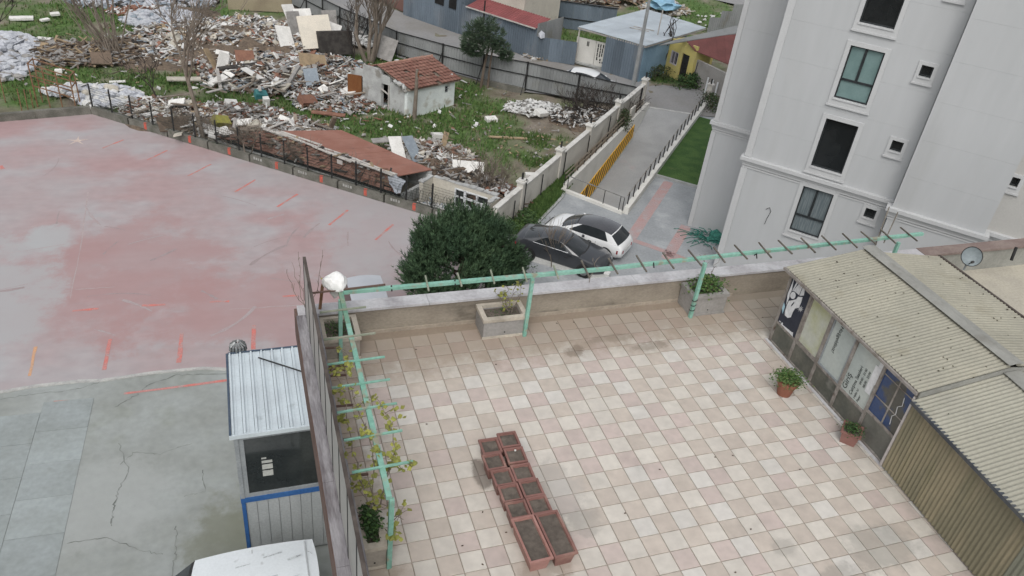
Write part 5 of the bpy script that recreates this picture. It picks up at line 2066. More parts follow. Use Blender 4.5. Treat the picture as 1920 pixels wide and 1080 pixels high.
rubble('rubble_heap', 'thin scatter of stones on the bare soil by the boundary wall', G(1010, 275), 4.5, 3.6, .03, 190, dict(grey=3, tan=3, brown=2), 122, .1, .15)
rubble('rubble_heap', 'white scraps scattered over the far grass behind the light roof', G(1335, 40), 5.0, 3.5, .05, 40, dict(white=1), 123, .3, .1, blobs=.6)
bb = MB()
rg2 = random.Random(31)
for i in range(80):
    s, t = rg2.random(), rg2.random() ** 1.5
    q = lerp(lerp(fe0, fe1, s), lerp(R0, R1, s), t if rg2.random() < .6 else 1 - t * .3) + V((0, 0, .17))
    z_ = rg2.random()
    bb.box(q, (rg2.uniform(.1, .9), rg2.uniform(.06, .25), .05), rg2.uniform(0, 3), DK.index(rg2.choice(['brown', 'grey', 'brown', 'tan', 'dark', 'rust', 'grey'])), tilt=(rg2.uniform(-.3, .3), rg2.uniform(-.3, .3)))
tag(bb.build('roof_debris', DM, None, loc=(R0.x, R0.y, 1.2)), 'splinters and broken tiles strewn over the sagging tiled roof', 'rubble', None, 'stuff')
rubble('rubble_heap', 'low brown debris and brush between the mesh fence and the tiled roof', KERB_N + kd * 12.5 + kn * 1.2, 6.5, .5, .08, 240, dict(brown=6, dark=3, grey=3, rust=2, tan=1), 126, .2, .55, ang=math.atan2(kd.y, kd.x))
rubble('rubble_heap', 'white and grey scraps heaped inside the fence before the roofless room', lerp(K3, K2, .35) * 1 + V((0, 0, -K3.z)) + kn * .2, 1.6, .6, .12, 150, dict(white=5, grey=4, blue=1), 127, .22, .3, ang=math.atan2(kd.y, kd.x))
rubble('rubble_heap', 'heap of splintered timber left of the hut door', G(600, 160), 3.0, 1.6, .8, 320, dict(blue=2, white=4, grey=5, brown=4, rust=2), 125, .3, .55)

# single pieces one can point at
def slab(name, label, cat, px, py, z, sx, sy, th, rz, tilt, mt, group=None):
    c_ = G(px, py, z)
    bb = MB()
    bb.box((0, 0, 0), (sx, sy, th), 0)
    o = bb.build(name, mt, None)
    o.location = c_
    o.rotation_euler = (tilt[0], tilt[1], rz)
    tag(o, label, cat, group)
    return o


D = dict(DEB)
D['creamslab'] = mat('bright_cream_slab', (.66, .61, .52), (.60, .56, .48), scale=1.5, rough=.9)
D['white'] = mat('bright_white_board', (.68, .67, .64), (.60, .59, .56), scale=2.5, rough=.85, rv=.06)
SL = [
    ('wall_slab', 'big upright cream wall slab in the middle of the rubble field', 'slab', 592, 60, 1.5, 2.3, 2.3, .16, .25, (1.0, 0), 'creamslab'),
    ('wall_slab', 'upright grey wall slab leaning left of the big cream slab', 'slab', 552, 47, 1.3, 1.0, 1.9, .14, .5, (1.2, .1), 'grey'),
    ('wall_slab', 'white tilted panel lying below the grey upright slab', 'slab', 535, 71, 1.1, 1.1, 1.9, .08, .35, (.7, .2), 'white'),
    ('wall_slab', 'white tilted panel on top of the rubble left of the cream slab', 'slab', 544, 24, 1.5, 1.0, 1.3, .1, .6, (.9, .1), 'white'),
    ('wall_slab', 'white broken block with red brick edge above the cream slab', 'slab', 567, 30, 1.7, 1.3, 1.0, .3, .2, (.9, 0), 'white'),
    ('wall_slab', 'white curved sheet right of the cream slab', 'slab', 622, 53, 1.5, 1.3, .9, .1, -.2, (.7, .3), 'white'),
    ('wall_slab', 'pale grey slab standing behind the white curved sheet', 'slab', 617, 36, 1.3, 1.1, 1.3, .12, .1, (1.3, 0), 'grey'),
    ('wall_slab', 'dark open box like slab right of the cream slab', 'slab', 628, 80, .9, 2.4, 1.6, .7, .12, (1.35, 0), 'dark'),
    ('roof_sheet', 'grey sheet leaning against the street fence right of the big bare tree', 'sheet', 722, 90, .9, 1.5, 1.6, .06, -.5, (1.1, .2), 'grey'),
    ('brown_board', 'brown board leaning on the heap left of the hut', 'board', 588, 121, .8, 1.9, 1.5, .07, .3, (.8, .2), 'tan'),
    ('brick_panel', 'terracotta coloured panel in the middle of the rubble', 'panel', 459, 107, .9, 1.2, .9, .1, .2, (.9, .1), 'rust'),
    ('white_sheet', 'folded white panel standing left of the terracotta panel', 'panel', 417, 120, .7, .7, 1.5, .06, .3, (1.1, .5), 'white'),
    ('tan_plank', 'thick tan plank propped upright left of the folded white panel', 'plank', 402, 122, .6, .4, 2.3, .1, .9, (.9, .2), 'tan'),
    ('dark_plank', 'long dark curved plank below the terracotta panel', 'plank', 455, 123, .7, 3.2, .4, .08, .35, (.1, 0), 'dark'),
    ('white_board', 'long white board lying on the heap right of the dark plank', 'board', 485, 145, .6, .55, 2.4, .06, .9, (.3, .1), 'white'),
    ('white_board', 'wide white board lying in the grass left of the tan plank', 'board', 345, 148, .3, 2.0, .45, .08, .1, (.15, .05), 'cream'),
    ('blue_sheet', 'pale blue sheet tilted on the heap left of the hut', 'sheet', 584, 144, .9, .9, 1.1, .05, .2, (.9, 0), 'blue'),
    ('grey_beam', 'long grey beam propped on the heap left of the blue sheet', 'beam', 546, 148, .8, .25, 2.2, .15, -.7, (.6, 0), 'grey'),
    ('orange_crate', 'orange brown crate on its side below the hut heap', 'crate', 577, 189, .3, 1.1, .7, .35, .5, (.5, .2), 'rust'),
    ('plank', 'rust brown plank lying on the grass below the hut', 'plank', 616, 213, .25, 2.0, .35, .08, -.35, (.05, 0), 'rust'),
    ('brown_stump', 'dark stump standing on the grass behind the red roof sheet', 'stump', 622, 235, .4, .22, .22, 1.2, .2, (.3, .2), 'brown'),
    ('white_door', 'cream white door leaning on the boards behind the red roof sheet', 'door', 745, 279, .6, .75, 1.5, .05, .2, (.7, .1), 'white'),
    ('grey_door', 'pale blue grey door leaning beside the cream door', 'door', 774, 279, .6, .75, 1.6, .05, .5, (.7, .15), 'blue'),
    ('grey_plank', 'short grey plank standing upright right of the leaning doors', 'plank', 832, 270, .6, .35, 1.4, .06, .3, (1.2, .5), 'tan'),
    ('grey_board', 'grey board lying flat behind the cream door', 'board', 728, 262, .4, 1.9, .45, .06, .1, (.15, 0), 'grey'),
    ('pink_board', 'pinkish white board tilted above the roofless room window', 'board', 878, 313, .7, 1.7, .75, .06, -.3, (.5, 0), 'white'),
    ('white_box', 'small white box on the grass between the doors and the hut', 'box', 821, 254, .2, .6, .35, .25, .1, (0, .1), 'white'),
    ('white_box', 'white basin lying at the soil edge right of the hut grass', 'basin', 921, 224, .15, .7, .5, .25, .1, (.1, 0), 'white'),
    ('white_toilet', 'white rectangular basin on the low white heap by the fence', 'basin', 1015, 211, .25, .8, .6, .25, .4, (.2, .1), 'white'),
    ('white_barrel', 'white cylinder like block near the lower end of the boundary wall', 'block', 998, 331, .3, .8, .35, .35, -.2, (0, 0), 'white'),
    ('tan_plank', 'tan plank lying on the bare soil below the small green patch', 'plank', 953, 258, .1, 2.3, .15, .08, -.2, (0, 0), 'tan'),
    ('white_mattress', 'crumpled white sheet beside the kerb left of the tiled ruin', 'sheet', 405, 247, .5, 2.0, .55, .15, -.55, (.4, .1), 'white'),
    ('yellow_green_box', 'yellow green tent like box in the rubble by the kerb tree', 'box', 414, 229, .5, .9, .6, .5, .5, (.5, .3), 'tan'),
    ('brown_sheet', 'brown cardboard sheet on the heap by the kerb', 'sheet', 330, 232, .5, 1.9, 1.0, .05, .3, (.5, .1), 'brown'),
    ('white_bag', 'white plastic bag lying on the grass above the kerb heap', 'bag', 433, 195, .25, .7, .45, .4, .3, (.3, .2), 'white'),
    ('stone_slab', 'square brown stone slab leaning at the foot of the leafless shrub', 'slab', 190, 110, .5, 1.2, .9, .12, .2, (.6, .1), 'brown'),
    ('white_paper', 'white sheet lying on the grass right of the far left heap', 'sheet', 82, 72, .1, .9, .35, .06, -.3, (.1, 0), 'white'),
    ('white_box', 'small white box on the grass by the rusty frame', 'box', 110, 135, .15, .4, .35, .3, .1, (0, 0), 'white'),
    ('white_paper', 'white sheet on the grass below the leafless shrub', 'sheet', 220, 153, .1, .9, .3, .05, .1, (0, 0), 'white'),
    ('white_scrap', 'white rags near the top left of the grass', 'rag', 40, 34, .15, 1.5, .5, .15, .1, (.1, 0), 'white'),
    ('white_scrap', 'white rag right of the top left rags', 'rag', 103, 26, .15, .6, .4, .15, .4, (.1, 0), 'white'),
    ('white_scrap', 'small white rag between the rags and the white sheet', 'rag', 84, 37, .15, .6, .3, .12, .7, (.1, 0), 'white'),
    ('teal_bucket', 'teal green bundle at the grass edge of the rubble', 'bundle', 489, 178, .25, .7, .6, .4, .2, (.2, .2), 'blue'),
    ('white_bucket', 'white plastic canister next to the teal bundle', 'canister', 499, 190, .2, .35, .35, .5, .2, (.2, 0), 'white'),
]
M_teal = mat('teal_plastic', (.04, .16, .17), (.06, .2, .2), scale=4, rough=.6)
M_ylgr = mat('yellow_green', (.27, .26, .06), (.22, .21, .06), scale=4, rough=.8)
for nm, lab, cat, px, py, z, sx, sy, th, rz, tl, k in SL:
    mt = M_teal if 'teal' in nm else M_ylgr if 'yellow' in nm else D[k]
    slab(nm, lab, cat, px, py, z, sx, sy, th, rz, tl, mt)
rg = random.Random(55)
spots = [(420, 60, 'in the upper left part of the big rubble heap'), (480, 50, 'in the upper middle of the big rubble heap'), (380, 90, 'on the left side of the big rubble heap'),
         (350, 75, 'near the far left tip of the big rubble heap'), (520, 110, 'just below the tilted white panels'), (560, 130, 'left of the brown board on the heap'),
         (500, 160, 'on the lower edge of the heap left of the hut'), (610, 150, 'close to the brown door of the hut'), (440, 140, 'under the long dark curved plank'),
         (400, 160, 'beside the thick tan plank'), (640, 170, 'at the doorway heap of the hut'), (300, 215, 'at the left end of the kerb heap'), (370, 245, 'on the kerb heap by the slim tree'),
         (460, 235, 'on the kerb heap near the tiled ruin'), (330, 185, 'on the grass edge above the kerb heap'), (560, 235, 'behind the ridge of the tiled ruin'), (520, 225, 'on the strip above the ruin ridge')]
for i in range(130):
    px, py, where = spots[i % len(spots)]
    x, y = px + rg.uniform(-38, 38), py + rg.uniform(-11, 11)
    z = rg.uniform(.45, .8) if py < 200 else rg.uniform(.3, .55)
    if i % 2:
        w_ = rg.random() < .6
        slab('plank', ('dark' if w_ else 'pale') + ' weathered plank lying ' + where, 'plank', x, y, z, rg.uniform(.9, 2.4), rg.uniform(.1, .22), .05, rg.uniform(0, PI), (rg.uniform(-.2, .2), rg.uniform(-.2, .2)),
             M_wood if w_ else M_woodlt, 'loose planks ' + where)
    else:
        w_ = rg.random() < .6
        slab('broken_board', ('white' if w_ else 'cream') + ' broken board lying ' + where, 'board', x, y, z, rg.uniform(.4, 1.0), rg.uniform(.3, .6), .06, rg.uniform(0, PI), (rg.uniform(-.7, .7), rg.uniform(-.5, .5)),
             D['white'] if w_ else D['cream'], 'broken boards ' + where)

# ---- grass blades over the green patches
M_g1 = mat('grass_mid', (.05, .10, .025), (.07, .125, .035), scale=2, rough=.9, fine=.2)
M_g2 = mat('grass_light', (.09, .15, .04), (.105, .17, .05), scale=2, rough=.9, fine=.2)
M_g3 = mat('grass_dry', (.15, .14, .07), (.12, .12, .06), scale=2, rough=.9, fine=.2)
bb = MB()
rg = random.Random(77)
cnt = 0
while cnt < 22000:
    c_, rx, ry = rg.choice(GP)
    x, y = c_.x + rg.gauss(0, .6) * rx, c_.y + rg.gauss(0, .6) * ry
    if inpoly(x, y, LOT) or inpoly(x, y, YARD) or grassy(x, y) < .45:
        cnt += .2
        continue
    z = hground(x, y)
    a = rg.uniform(0, 6.28)
    hgt = rg.uniform(.12, .34)
    w_ = rg.uniform(.03, .07)
    l = V((rg.uniform(-.12, .12), rg.uniform(-.12, .12), hgt))
    s = V((math.cos(a), math.sin(a), 0)) * w_
    p = V((x, y, z - .02))
    bb.add([p - s, p + s, p + l], [(0, 1, 2)], rg.choice((0, 0, 0, 1, 1, 2)))
    cnt += 1
for i in range(5000):     # weeds on the strip along the boundary wall
    t = rg.random() ** .8
    p = lerp(lerp(WALL0, WALL1, t * .45), lerp(CURB0, NL + rl * 1.0, t), rg.random() ** 1.2)
    a = rg.uniform(0, 6.28)
    s = V((math.cos(a), math.sin(a), 0)) * .03
    bb.add([V((p.x, p.y, .02)) - s, V((p.x, p.y, .02)) + s, V((p.x, p.y, .02)) + V((rg.uniform(-.08, .08), rg.uniform(-.08, .08), rg.uniform(.08, .22)))], [(0, 1, 2)], rg.choice((0, 0, 1)))
tag(bb.build('wild_grass', [M_g1, M_g2, M_g3], None), 'rough green grass growing over the rubble field', 'grass', None, 'stuff')


# ================================================================== STREET FENCE AND SHACKS
M_sheetg = mat('grey_sheet', (.25, .26, .26), (.205, .215, .215), scale=.8, rough=.7, rv=.13, fine=.05, dirt=(.17, .165, .14), dscale=.8, dlo=.55, dhi=.75, stretch=(1, 1, .5))
M_sheetb = mat('blue_grey_sheet', (.145, .18, .215), (.115, .145, .175), scale=.7, rough=.65, rv=.14, fine=.06, dirt=(.20, .22, .24), dscale=.6, dlo=.55, dhi=.75, stretch=(1, 1, .4))
M_sheetl = mat('pale_roof_sheet', (.40, .445, .48), (.34, .38, .415), scale=.6, rough=.5, rv=.05, fine=.05, dirt=(.28, .30, .32), dscale=.8, dlo=.6, dhi=.8)
M_redroof = mat('red_metal_roof', (.245, .08, .08), (.21, .07, .07), scale=1, rough=.6, rv=.05, dirt=(.22, .07, .07), dscale=.8)
M_redtile = mat('dark_red_roof', (.155, .06, .055), (.13, .052, .048), scale=1.2, rough=.8, rv=.06, fine=.08)
up = V((0, 0, 1))


def sheetwall(root, p, q, h, mt, wdt=1.0, nrm=None, z0=0.0, hfun=None, per=.2, amp=.035, name='sheet', sq=True):
    """upright profiled metal sheets, one object per sheet"""
    p, q = V(p), V(q)
    d_ = (q - p)
    n = max(1, int(round(d_.length / wdt)))
    for i in range(n):
        a, c = lerp(p, q, i / n), lerp(p, q, (i + .995) / n)
        hh = (hfun((i + .5) / n) if hfun else h) + rnd.uniform(-.02, .02)
        bb = MB()
        bb.corr(V((a.x, a.y, a.z + z0)), c - a, up * hh, nrm, per, amp, square=sq)
        bb.build(name, mt, root)


FN = [G(470, -28), G(548, 10), G(640, 58), G(745, 104), G(830, 131), G(905, 152), G(985, 170), G(1080, 189), G(1197, 203)]
fence = thing('sheet_fence', 'long fence of grey profiled metal sheets on dark frames beside the street', 'fence', FN[3])
FH = [1.8, 1.8, 1.8, 1.75, 1.85, 1.9, 2.0, 1.88, 1.42]
for m_ in range(len(FN) - 1):
    p, q, h0, h1 = FN[m_], FN[m_ + 1], FH[m_], FH[m_ + 1]
    d_ = (q - p).normalized()
    n_ = V((d_.y, -d_.x, 0))
    if n_.y > 0:
        n_ = -n_
    nb = max(1, int(round((q - p).length / 2.9)))
    sheetwall(fence, p, q, 2.0, M_sheetg, .95, n_, z0=.08, hfun=lambda t: h0 + (h1 - h0) * t - .1)
    for f_ in (1.0, .56, .07):
        bb = MB()
        bb.bar(p + n_ * .07 + up * (h0 * f_), q + n_ * .07 + up * (h1 * f_), .06, .05)
        bb.build('rail', M_black, fence)
    for k in range(nb + 1):
        t = lerp(p, q, k / nb)
        hh = h0 + (h1 - h0) * k / nb
        bb = MB()
        bb.bar(t + n_ * .13 - up * .2, t + n_ * .13 + up * (hh + .08), .08, .08)
        bb.build('post', M_black, fence)
        if k % 2:
            bb = MB()
            bb.bar(t + n_ * .15 + up * hh * .7, t + n_ * 1.0 + up * .0, .05, .05)
            bb.build('strut', M_black, fence)
bb = MB()
for p, q in ((FN[5], FN[6]),):
    bb.pbox(p + V((-.2, -.35, -.3)), q - p, V((.1, .2, 0)), (0, 0, .55))
bb.build('plinth', M_kerb, fence)

# blue-grey shacks along the far side of the street
s1a, s1b = G(756, 28), G(859, 64)
sh1 = thing('metal_shack', 'tall blue grey sheet metal shack with dark openings at the top edge', 'shack', s1a)
nd = V(((s1b - s1a).y, -(s1b - s1a).x, 0)).normalized()
bkd = -nd
sheetwall(sh1, s1a, s1b, 3.0, M_sheetb, 1.1, nd)
sheetwall(sh1, s1a + bkd * 5, s1a, 3.0, M_sheetb, 1.1, -(s1b - s1a).normalized())
sheetwall(sh1, s1b, s1b + bkd * 5, 3.0, M_sheetb, 1.1, (s1b - s1a).normalized())
bb = MB()
bb.extrude([s1a - nd * -.3 + up * 3.02, s1b + nd * .3 + up * 3.02, s1b + bkd * 5.2 + up * 3.5, s1a + bkd * 5.2 + up * 3.5], up * .05)
bb.build('roof', M_sheetg, sh1)
for px, py, w_, h_ in [(819, 0, .95, .9), (853, 6, .75, 1.0)]:
    t = ((G(px, py + 52) - s1a).dot((s1b - s1a).normalized()))
    c_ = s1a + (s1b - s1a).normalized() * t + nd * .05
    bb = MB()
    bb.pbox(c_ - (s1b - s1a).normalized() * w_ / 2 + up * 1.85, (s1b - s1a).normalized() * w_, nd * .03, (0, 0, h_))
    bb.build('opening', M_dark, sh1)
# lean-to with a red roof
s2a, s2b = G(861, 63), G(1001, 111)
sh2 = thing('metal_shack', 'blue grey sheet metal lean-to with a red roof edge behind the small pine', 'shack', s2a)
d2 = (s2b - s2a).normalized()
n2 = V((d2.y, -d2.x, 0))
sheetwall(sh2, s2a, s2b, 2.35, M_sheetb, 1.1, n2)
sheetwall(sh2, s2b, s2b - n2 * 3.4, 2.7, M_sheetg, 1.1, d2)
sheetwall(sh2, s2a - n2 * 3.4, s2a, 2.7, M_sheetb, 1.1, -d2)
nrr = 9
for i in range(nrr):
    a, c = lerp(s2a + d2 * .7, s2b, i / nrr), lerp(s2a + d2 * .7, s2b, (i + .99) / nrr)
    bb = MB()
    bb.corr(a + n2 * .25 + up * 2.36, c - a, -n2 * 1.9 + up * .42, V((0, 0, 1)), .25, .03, square=True)
    bb.build('roof_sheet', M_redroof, sh2)
bb = MB()
bb.bar(s2a + d2 * .7 + n2 * .27 + up * 2.36, s2b + n2 * .27 + up * 2.36, .05, .09)
bb.build('eave_trim', M_woodlt, sh2)
bb = MB()
p = G(905, 78)
p = s2a + d2 * (p - s2a).dot(d2) + n2 * .1
bb.tube([p, p + up * 3.2], .06, 6)
bb.build('stove_pipe', M_black, sh2)
# cream gable behind it
cr0 = s2a - n2 * 1.75 + d2 * 1.3
crh = thing('cream_house', 'cream walled house with a pale roof rising behind the red lean-to roof', 'house', cr0)
bb = MB()
bb.pbox(cr0, d2 * 3.6, -n2 * 5, (0, 0, 4.4))
bb.build('wall', M_cream, crh)
bb = MB()
bb.extrude([cr0 - d2 * 1.1 + n2 * .5 + up * 3.25, cr0 + d2 * .9 + n2 * .6 + up * 4.45, cr0 + d2 * .9 - n2 * 5 + up * 4.45, cr0 - d2 * 1.1 - n2 * 5 + up * 3.25], up * .1)
bb.extrude([cr0 + d2 * .9 + n2 * .6 + up * 4.45, cr0 + d2 * 3.9 + n2 * .6 + up * 4.4, cr0 + d2 * 3.9 - n2 * 5 + up * 4.4, cr0 + d2 * .9 - n2 * 5 + up * 4.45], up * .1)
bb.build('roof', mat('pale_pink_roof', (.42, .36, .33), (.36, .31, .28), scale=2, rough=.9), crh)
# low blue-grey wall
s3a, s3b = G(1001, 111), G(1077, 122)
lwl = thing('sheet_wall', 'low blue grey sheet wall between the red roofed lean-to and the white gate', 'wall', s3a)
sheetwall(lwl, s3a, s3b, 1.75, M_sheetb, 1.0, V(((s3b - s3a).y, -(s3b - s3a).x, 0)).normalized())
bb = MB()
q = lerp(s3a, s3b, .1)
bb.blob(q + up * 1.9, .28, 1, .4)
tag(bb.build('white_sack', D['sack'], None, loc=q), 'white sack on top of the low blue grey sheet wall', 'sack')
# far fences
ff = thing('sheet_fence', 'dark blue grey sheet fence at the back of the far grass plot', 'fence', G(975, 45))
fa, fb = G(965, 40), G(1150, 66)
sheetwall(ff, fa, fb, 2.3, M_sheetb, 1.2, V(((fb - fa).y, -(fb - fa).x, 0)).normalized())
bb = MB()
for zz in (.9, 2.25):
    bb.bar(fa + V((.05, -.1, zz)), fb + V((.05, -.1, zz)), .06, .06)
bb.build('rail', M_black, ff)
ff2 = thing('sheet_fence', 'dark grey sheet fence sloping to the corner of the white apartment block', 'fence', G(1322, 58))
fa, fb = G(1325, 60), G(1420, 60)
sheetwall(ff2, fa, fb, 1.2, M_sheetg, 1.2, V((-.5, -.8, 0)), hfun=lambda t: 1.0 + 3.0 * t)
bw1 = thing('rendered_wall', 'beige rendered wall at the top edge left of the street', 'wall', G(470, 28))
bb = MB()
a, c = G(428, 18), G(548, 24)
bb.pbox(a, c - a, (.05, .25, 0), (0, 0, 1.5))
bb.build('wall', mat('beige_render', (.30, .26, .18), (.24, .20, .14), scale=.7, rough=.9), bw1)
bw2 = thing('brick_wall', 'dull red brick wall end at the top edge left of the tall metal shack', 'wall', G(742, 18))
bb = MB()
a, c = G(690, -6), G(756, 22)
bb.pbox(a, c - a, (.1, .2, 0), (0, 0, 1.6))
bb.build('wall', mat('dull_brick', (.18, .10, .085), (.15, .09, .075), scale=2, rough=.9), bw2)

# white sheet gate with cut-out slots
ga, gb_ = G(1076, 115), G(1141, 131)
gt = thing('sheet_gate', 'white metal double gate with dark vertical slots in its right leaf', 'gate', ga)
gd = (gb_ - ga).normalized()
gn = V((gd.y, -gd.x, 0))
gl = (gb_ - ga).length
for i, (a, c) in enumerate(((0, .55), (.56, 1.0))):
    bb = MB()
    bb.pbox(ga + gd * gl * a + up * .08, gd * gl * (c - a), gn * .05, (0, 0, 1.85))
    lf = bb.build('leaf', M_wallw, gt)
    bb = MB()
    if i:
        for k in range(6):
            x = a + .05 + k * .065
            hs_ = 1.8
            while hs_ > .9 - .25 * (k % 3 == 0):
                ln = rnd.uniform(.18, .38)
                bb.pbox(ga + gd * gl * (x + rnd.uniform(-.006, .006)) + gn * .052 + up * (hs_ - ln), gd * .09, gn * .006, (0, 0, ln - .03))
                hs_ -= ln
        for k in range(7):
            bb.pbox(ga + gd * gl * (a + rnd.uniform(.05, .4)) + gn * .052 + up * rnd.uniform(.2, .8), gd * .1, gn * .006, (0, 0, rnd.uniform(.08, .2)))
    else:
        bb.pbox(ga + gd * gl * .30 + gn * .052 + up * 1.4, gd * .07, gn * .006, (0, 0, .36))
        bb.pbox(ga + gd * gl * .335 + gn * .052 + up * 1.4, gd * .07, gn * .006, (0, 0, .36))
    for q_ in range(len(bb.v) // 8):
        sb_ = MB()
        sb_.add(bb.v[q_ * 8:q_ * 8 + 8], [[i_ - q_ * 8 for i_ in f_] for f_ in bb.f[q_ * 6:q_ * 6 + 6]])
        sb_.build('slot', M_dark, lf)
bb = MB()
bb.pbox(ga - gd * .3 + gn * .1, gd * (gl + .3), gn * .3, (0, 0, .12))
bb.build('sill', M_kerbpale, gt)

# shed with a broad pale metal roof
zr = 2.75
c0, c1, c2, c3 = G(1084, 50, zr), G(1212, 17, zr), G(1324, 52, zr), G(1211, 86, zr)
shed = thing('metal_shed', 'grey sheet metal shed under a broad pale blue grey roof', 'shed', V((c3.x, c3.y, 0)))
nsx, nsy = 5, 6
for i in range(nsx):
    for j in range(nsy):
        f = lambda s, t: lerp(lerp(c0, c1, t), lerp(c3, c2, t), s)
        q = [f(i / nsx, j / nsy), f((i + 1.02) / nsx, j / nsy), f((i + 1.02) / nsx, (j + .99) / nsy), f(i / nsx, (j + .99) / nsy)]
        bb = MB()
        bb.corr(q[0] + up * (.3 * (j + .5) / nsy * 0 + .012 * (i % 2)), q[3] - q[0], q[1] - q[0], V((0, 0, 1)), .22, .022, square=True)
        bb.build('roof_sheet', M_sheetl, shed)
w0_, w1_ = G(1146, 133), G(1190, 145)
zt_ = zr - .05
dsh = (V((c3.x, c3.y, 0)) - V((c0.x, c0.y, 0))).normalized()
nsh_ = V((dsh.y, -dsh.x, 0))
fe_ = V((c3.x, c3.y, 0))
sheetwall(shed, fe_ - dsh * 3.2, fe_ - dsh * .1, zt_, M_sheetb, .8, nsh_)
dsd = (V((c2.x, c2.y, 0)) - fe_).normalized()
sheetwall(shed, fe_ - dsh * .1, fe_ - dsh * .1 + dsd * 6, zt_, mat('pale_blue_sheet', (.20, .30, .38), (.17, .26, .33), scale=.8, rv=.1, rough=.6), .8, V((dsd.y, -dsd.x, 0)))
bb = MB()
bb.pbox(V((c0.x, c0.y, 0)) + dsh * .1, dsh * .08, dsd * .08, (0, 0, zt_))
bb.build('carport_post', M_woodlt, shed)
bb = MB()
bb.bar(c0 - up * .1, c3 - up * .1, .06, .1)
bb.bar(c3 - up * .1, c2 - up * .1, .06, .1)
bb.build('eave_beam', M_woodlt, shed)
bb = MB()
f2 = lambda s, t: lerp(lerp(c0, c1, t), lerp(c3, c2, t), s) + up * .06
bb.bar(f2(.42, .40), f2(.70, .44), .06, .05)
bb.bar(f2(.42, .34), f2(.68, .38), .06, .05)
bb.build('roof_batten', M_woodlt, shed)

# yellow house
y0, y1, y2 = G(1241, 136), G(1272, 152), G(1292, 146)
M_yellow = mat('yellow_render', (.50, .43, .15), (.45, .39, .16), scale=1, rough=.9, dirt=(.36, .33, .18), dscale=1, dlo=.6, dhi=.8)
yh = thing('yellow_house', 'small yellow house with white barred window, dark door and red roof', 'house', y0)
yd = (y1 - y0).normalized()
yn = V((yd.y, -yd.x, 0))
yback = -yn
yl = (y1 - y0).length
ZY = 2.6


def yv(bb, a0, a1, b0, b1, z0, z1):
    bb.pbox(y0 + yd * a0 + yback * b0 + up * z0, yd * (a1 - a0), yback * (b1 - b0), (0, 0, z1 - z0))


wx0, wx1, wz0, wz1 = .55, 1.35, .95, 1.95
LY = yl + 1.15
bb = MB()
yv(bb, 0, wx0, 0, .2, 0, ZY)
yv(bb, wx1, 1.75, 0, .2, 0, ZY)
yv(bb, wx0, wx1, 0, .2, 0, wz0)
yv(bb, wx0, wx1, 0, .2, wz1, ZY)
yv(bb, 1.75, 2.5, 0, .2, 2.1, ZY)
yv(bb, 2.5, LY, 0, .2, 0, ZY)
yv(bb, 0, .2, .2, 5, 0, ZY)
yv(bb, LY - .2, LY, .2, 1.6, 0, ZY)
bb.build('yellow_wall', M_yellow, yh)
bb = MB()
yv(bb, LY + .0, LY + 4.6, .25, .45, 0, 2.0)
bb.build('grey_wall', mat('grey_render', (.29, .28, .265), (.25, .24, .225), scale=1, rough=.9, dirt=(.2, .19, .18), dscale=1), yh)
bb = MB()
yv(bb, 1.75, 2.5, .08, .14, 0, 2.1)
bb.build('door', M_black, yh)
bb = MB()
yv(bb, wx0, wx0 + .07, .02, .1, wz0, wz1)
yv(bb, wx1 - .07, wx1, .02, .1, wz0, wz1)
yv(bb, .92, .98, .02, .1, wz0, wz1)
yv(bb, wx0 + .07, wx1 - .07, .021, .1, wz0, wz0 + .07)
yv(bb, wx0 + .07, wx1 - .07, .021, .1, wz1 - .07, wz1)
for k in range(6):
    yv(bb, wx0 + .12 + k * .1, wx0 + .135 + k * .1, -.02, -.005, wz0, wz1)
yw = bb.build('window_frame', mat('lilac_white_frame', (.50, .48, .52), (.44, .42, .46), scale=4), yh)
bb = MB()
yv(bb, wx0 + .07, wx1 - .07, .11, .13, wz0, wz1)
bb.build('pane', M_glassd, yw)
rt = [G(1288, 79, 3.05), G(1392, 62, 3.5), G(1392, 132, 2.0), G(1303, 96, 2.62)]
for i in range(6):
    a, c = i / 6, (i + .99) / 6
    bb = MB()
    p0_, p1_, p2_, p3_ = lerp(rt[0], rt[1], a), lerp(rt[0], rt[1], c), lerp(rt[3], rt[2], c), lerp(rt[3], rt[2], a)
    bb.extrude([p3_, p2_, p1_, p0_], up * .05)
    bb.build('roof_sheet', M_redtile, yh)
gt_ = [G(1238, 86, 2.75), G(1392, 62, 3.54)]
sl_ = V((rt[0] - rt[3]).to_tuple()).normalized()
bb = MB()
bb.extrude([gt_[0] + yn * .15, gt_[1], gt_[1] + sl_ * .7, gt_[0] + yback * 1.2 + up * .25], up * .07)
bb.build('eave_slab', M_sheetg, yh)
bb = MB()
q0_, q1_ = y0 + up * ZY, y0 + yd * LY + up * ZY
bb.extrude([q0_ + yback * .02, q1_ + yback * .02, q1_ + yback * .02 + up * .35, q0_ + yback * .02 + up * .12], yback * .15)
bb.build('gable_top', M_yellow, yh)
bb = MB()
p = y0 + yd * 3.2 + yn * .06
bb.tube([p + up * .5, p + up * 1.0, p + yd * .25 + up * 1.3, p + yd * .3 + up * 2.0], .03, 5)
bb.build('pipe', M_black, yh)
bb = MB()
for k in range(3):
    p = y0 + yd * (LY + 1.5 + .5 * k) + yback * .2
    bb.pbox(p, yd * .12, yn * .06, (0, 0, 1.2))
tag(bb.build('leaning_boards', M_upvc, None, loc=y0 + yd * LY), 'pale boards leaning on the grey wall of the yellow house', 'boards')

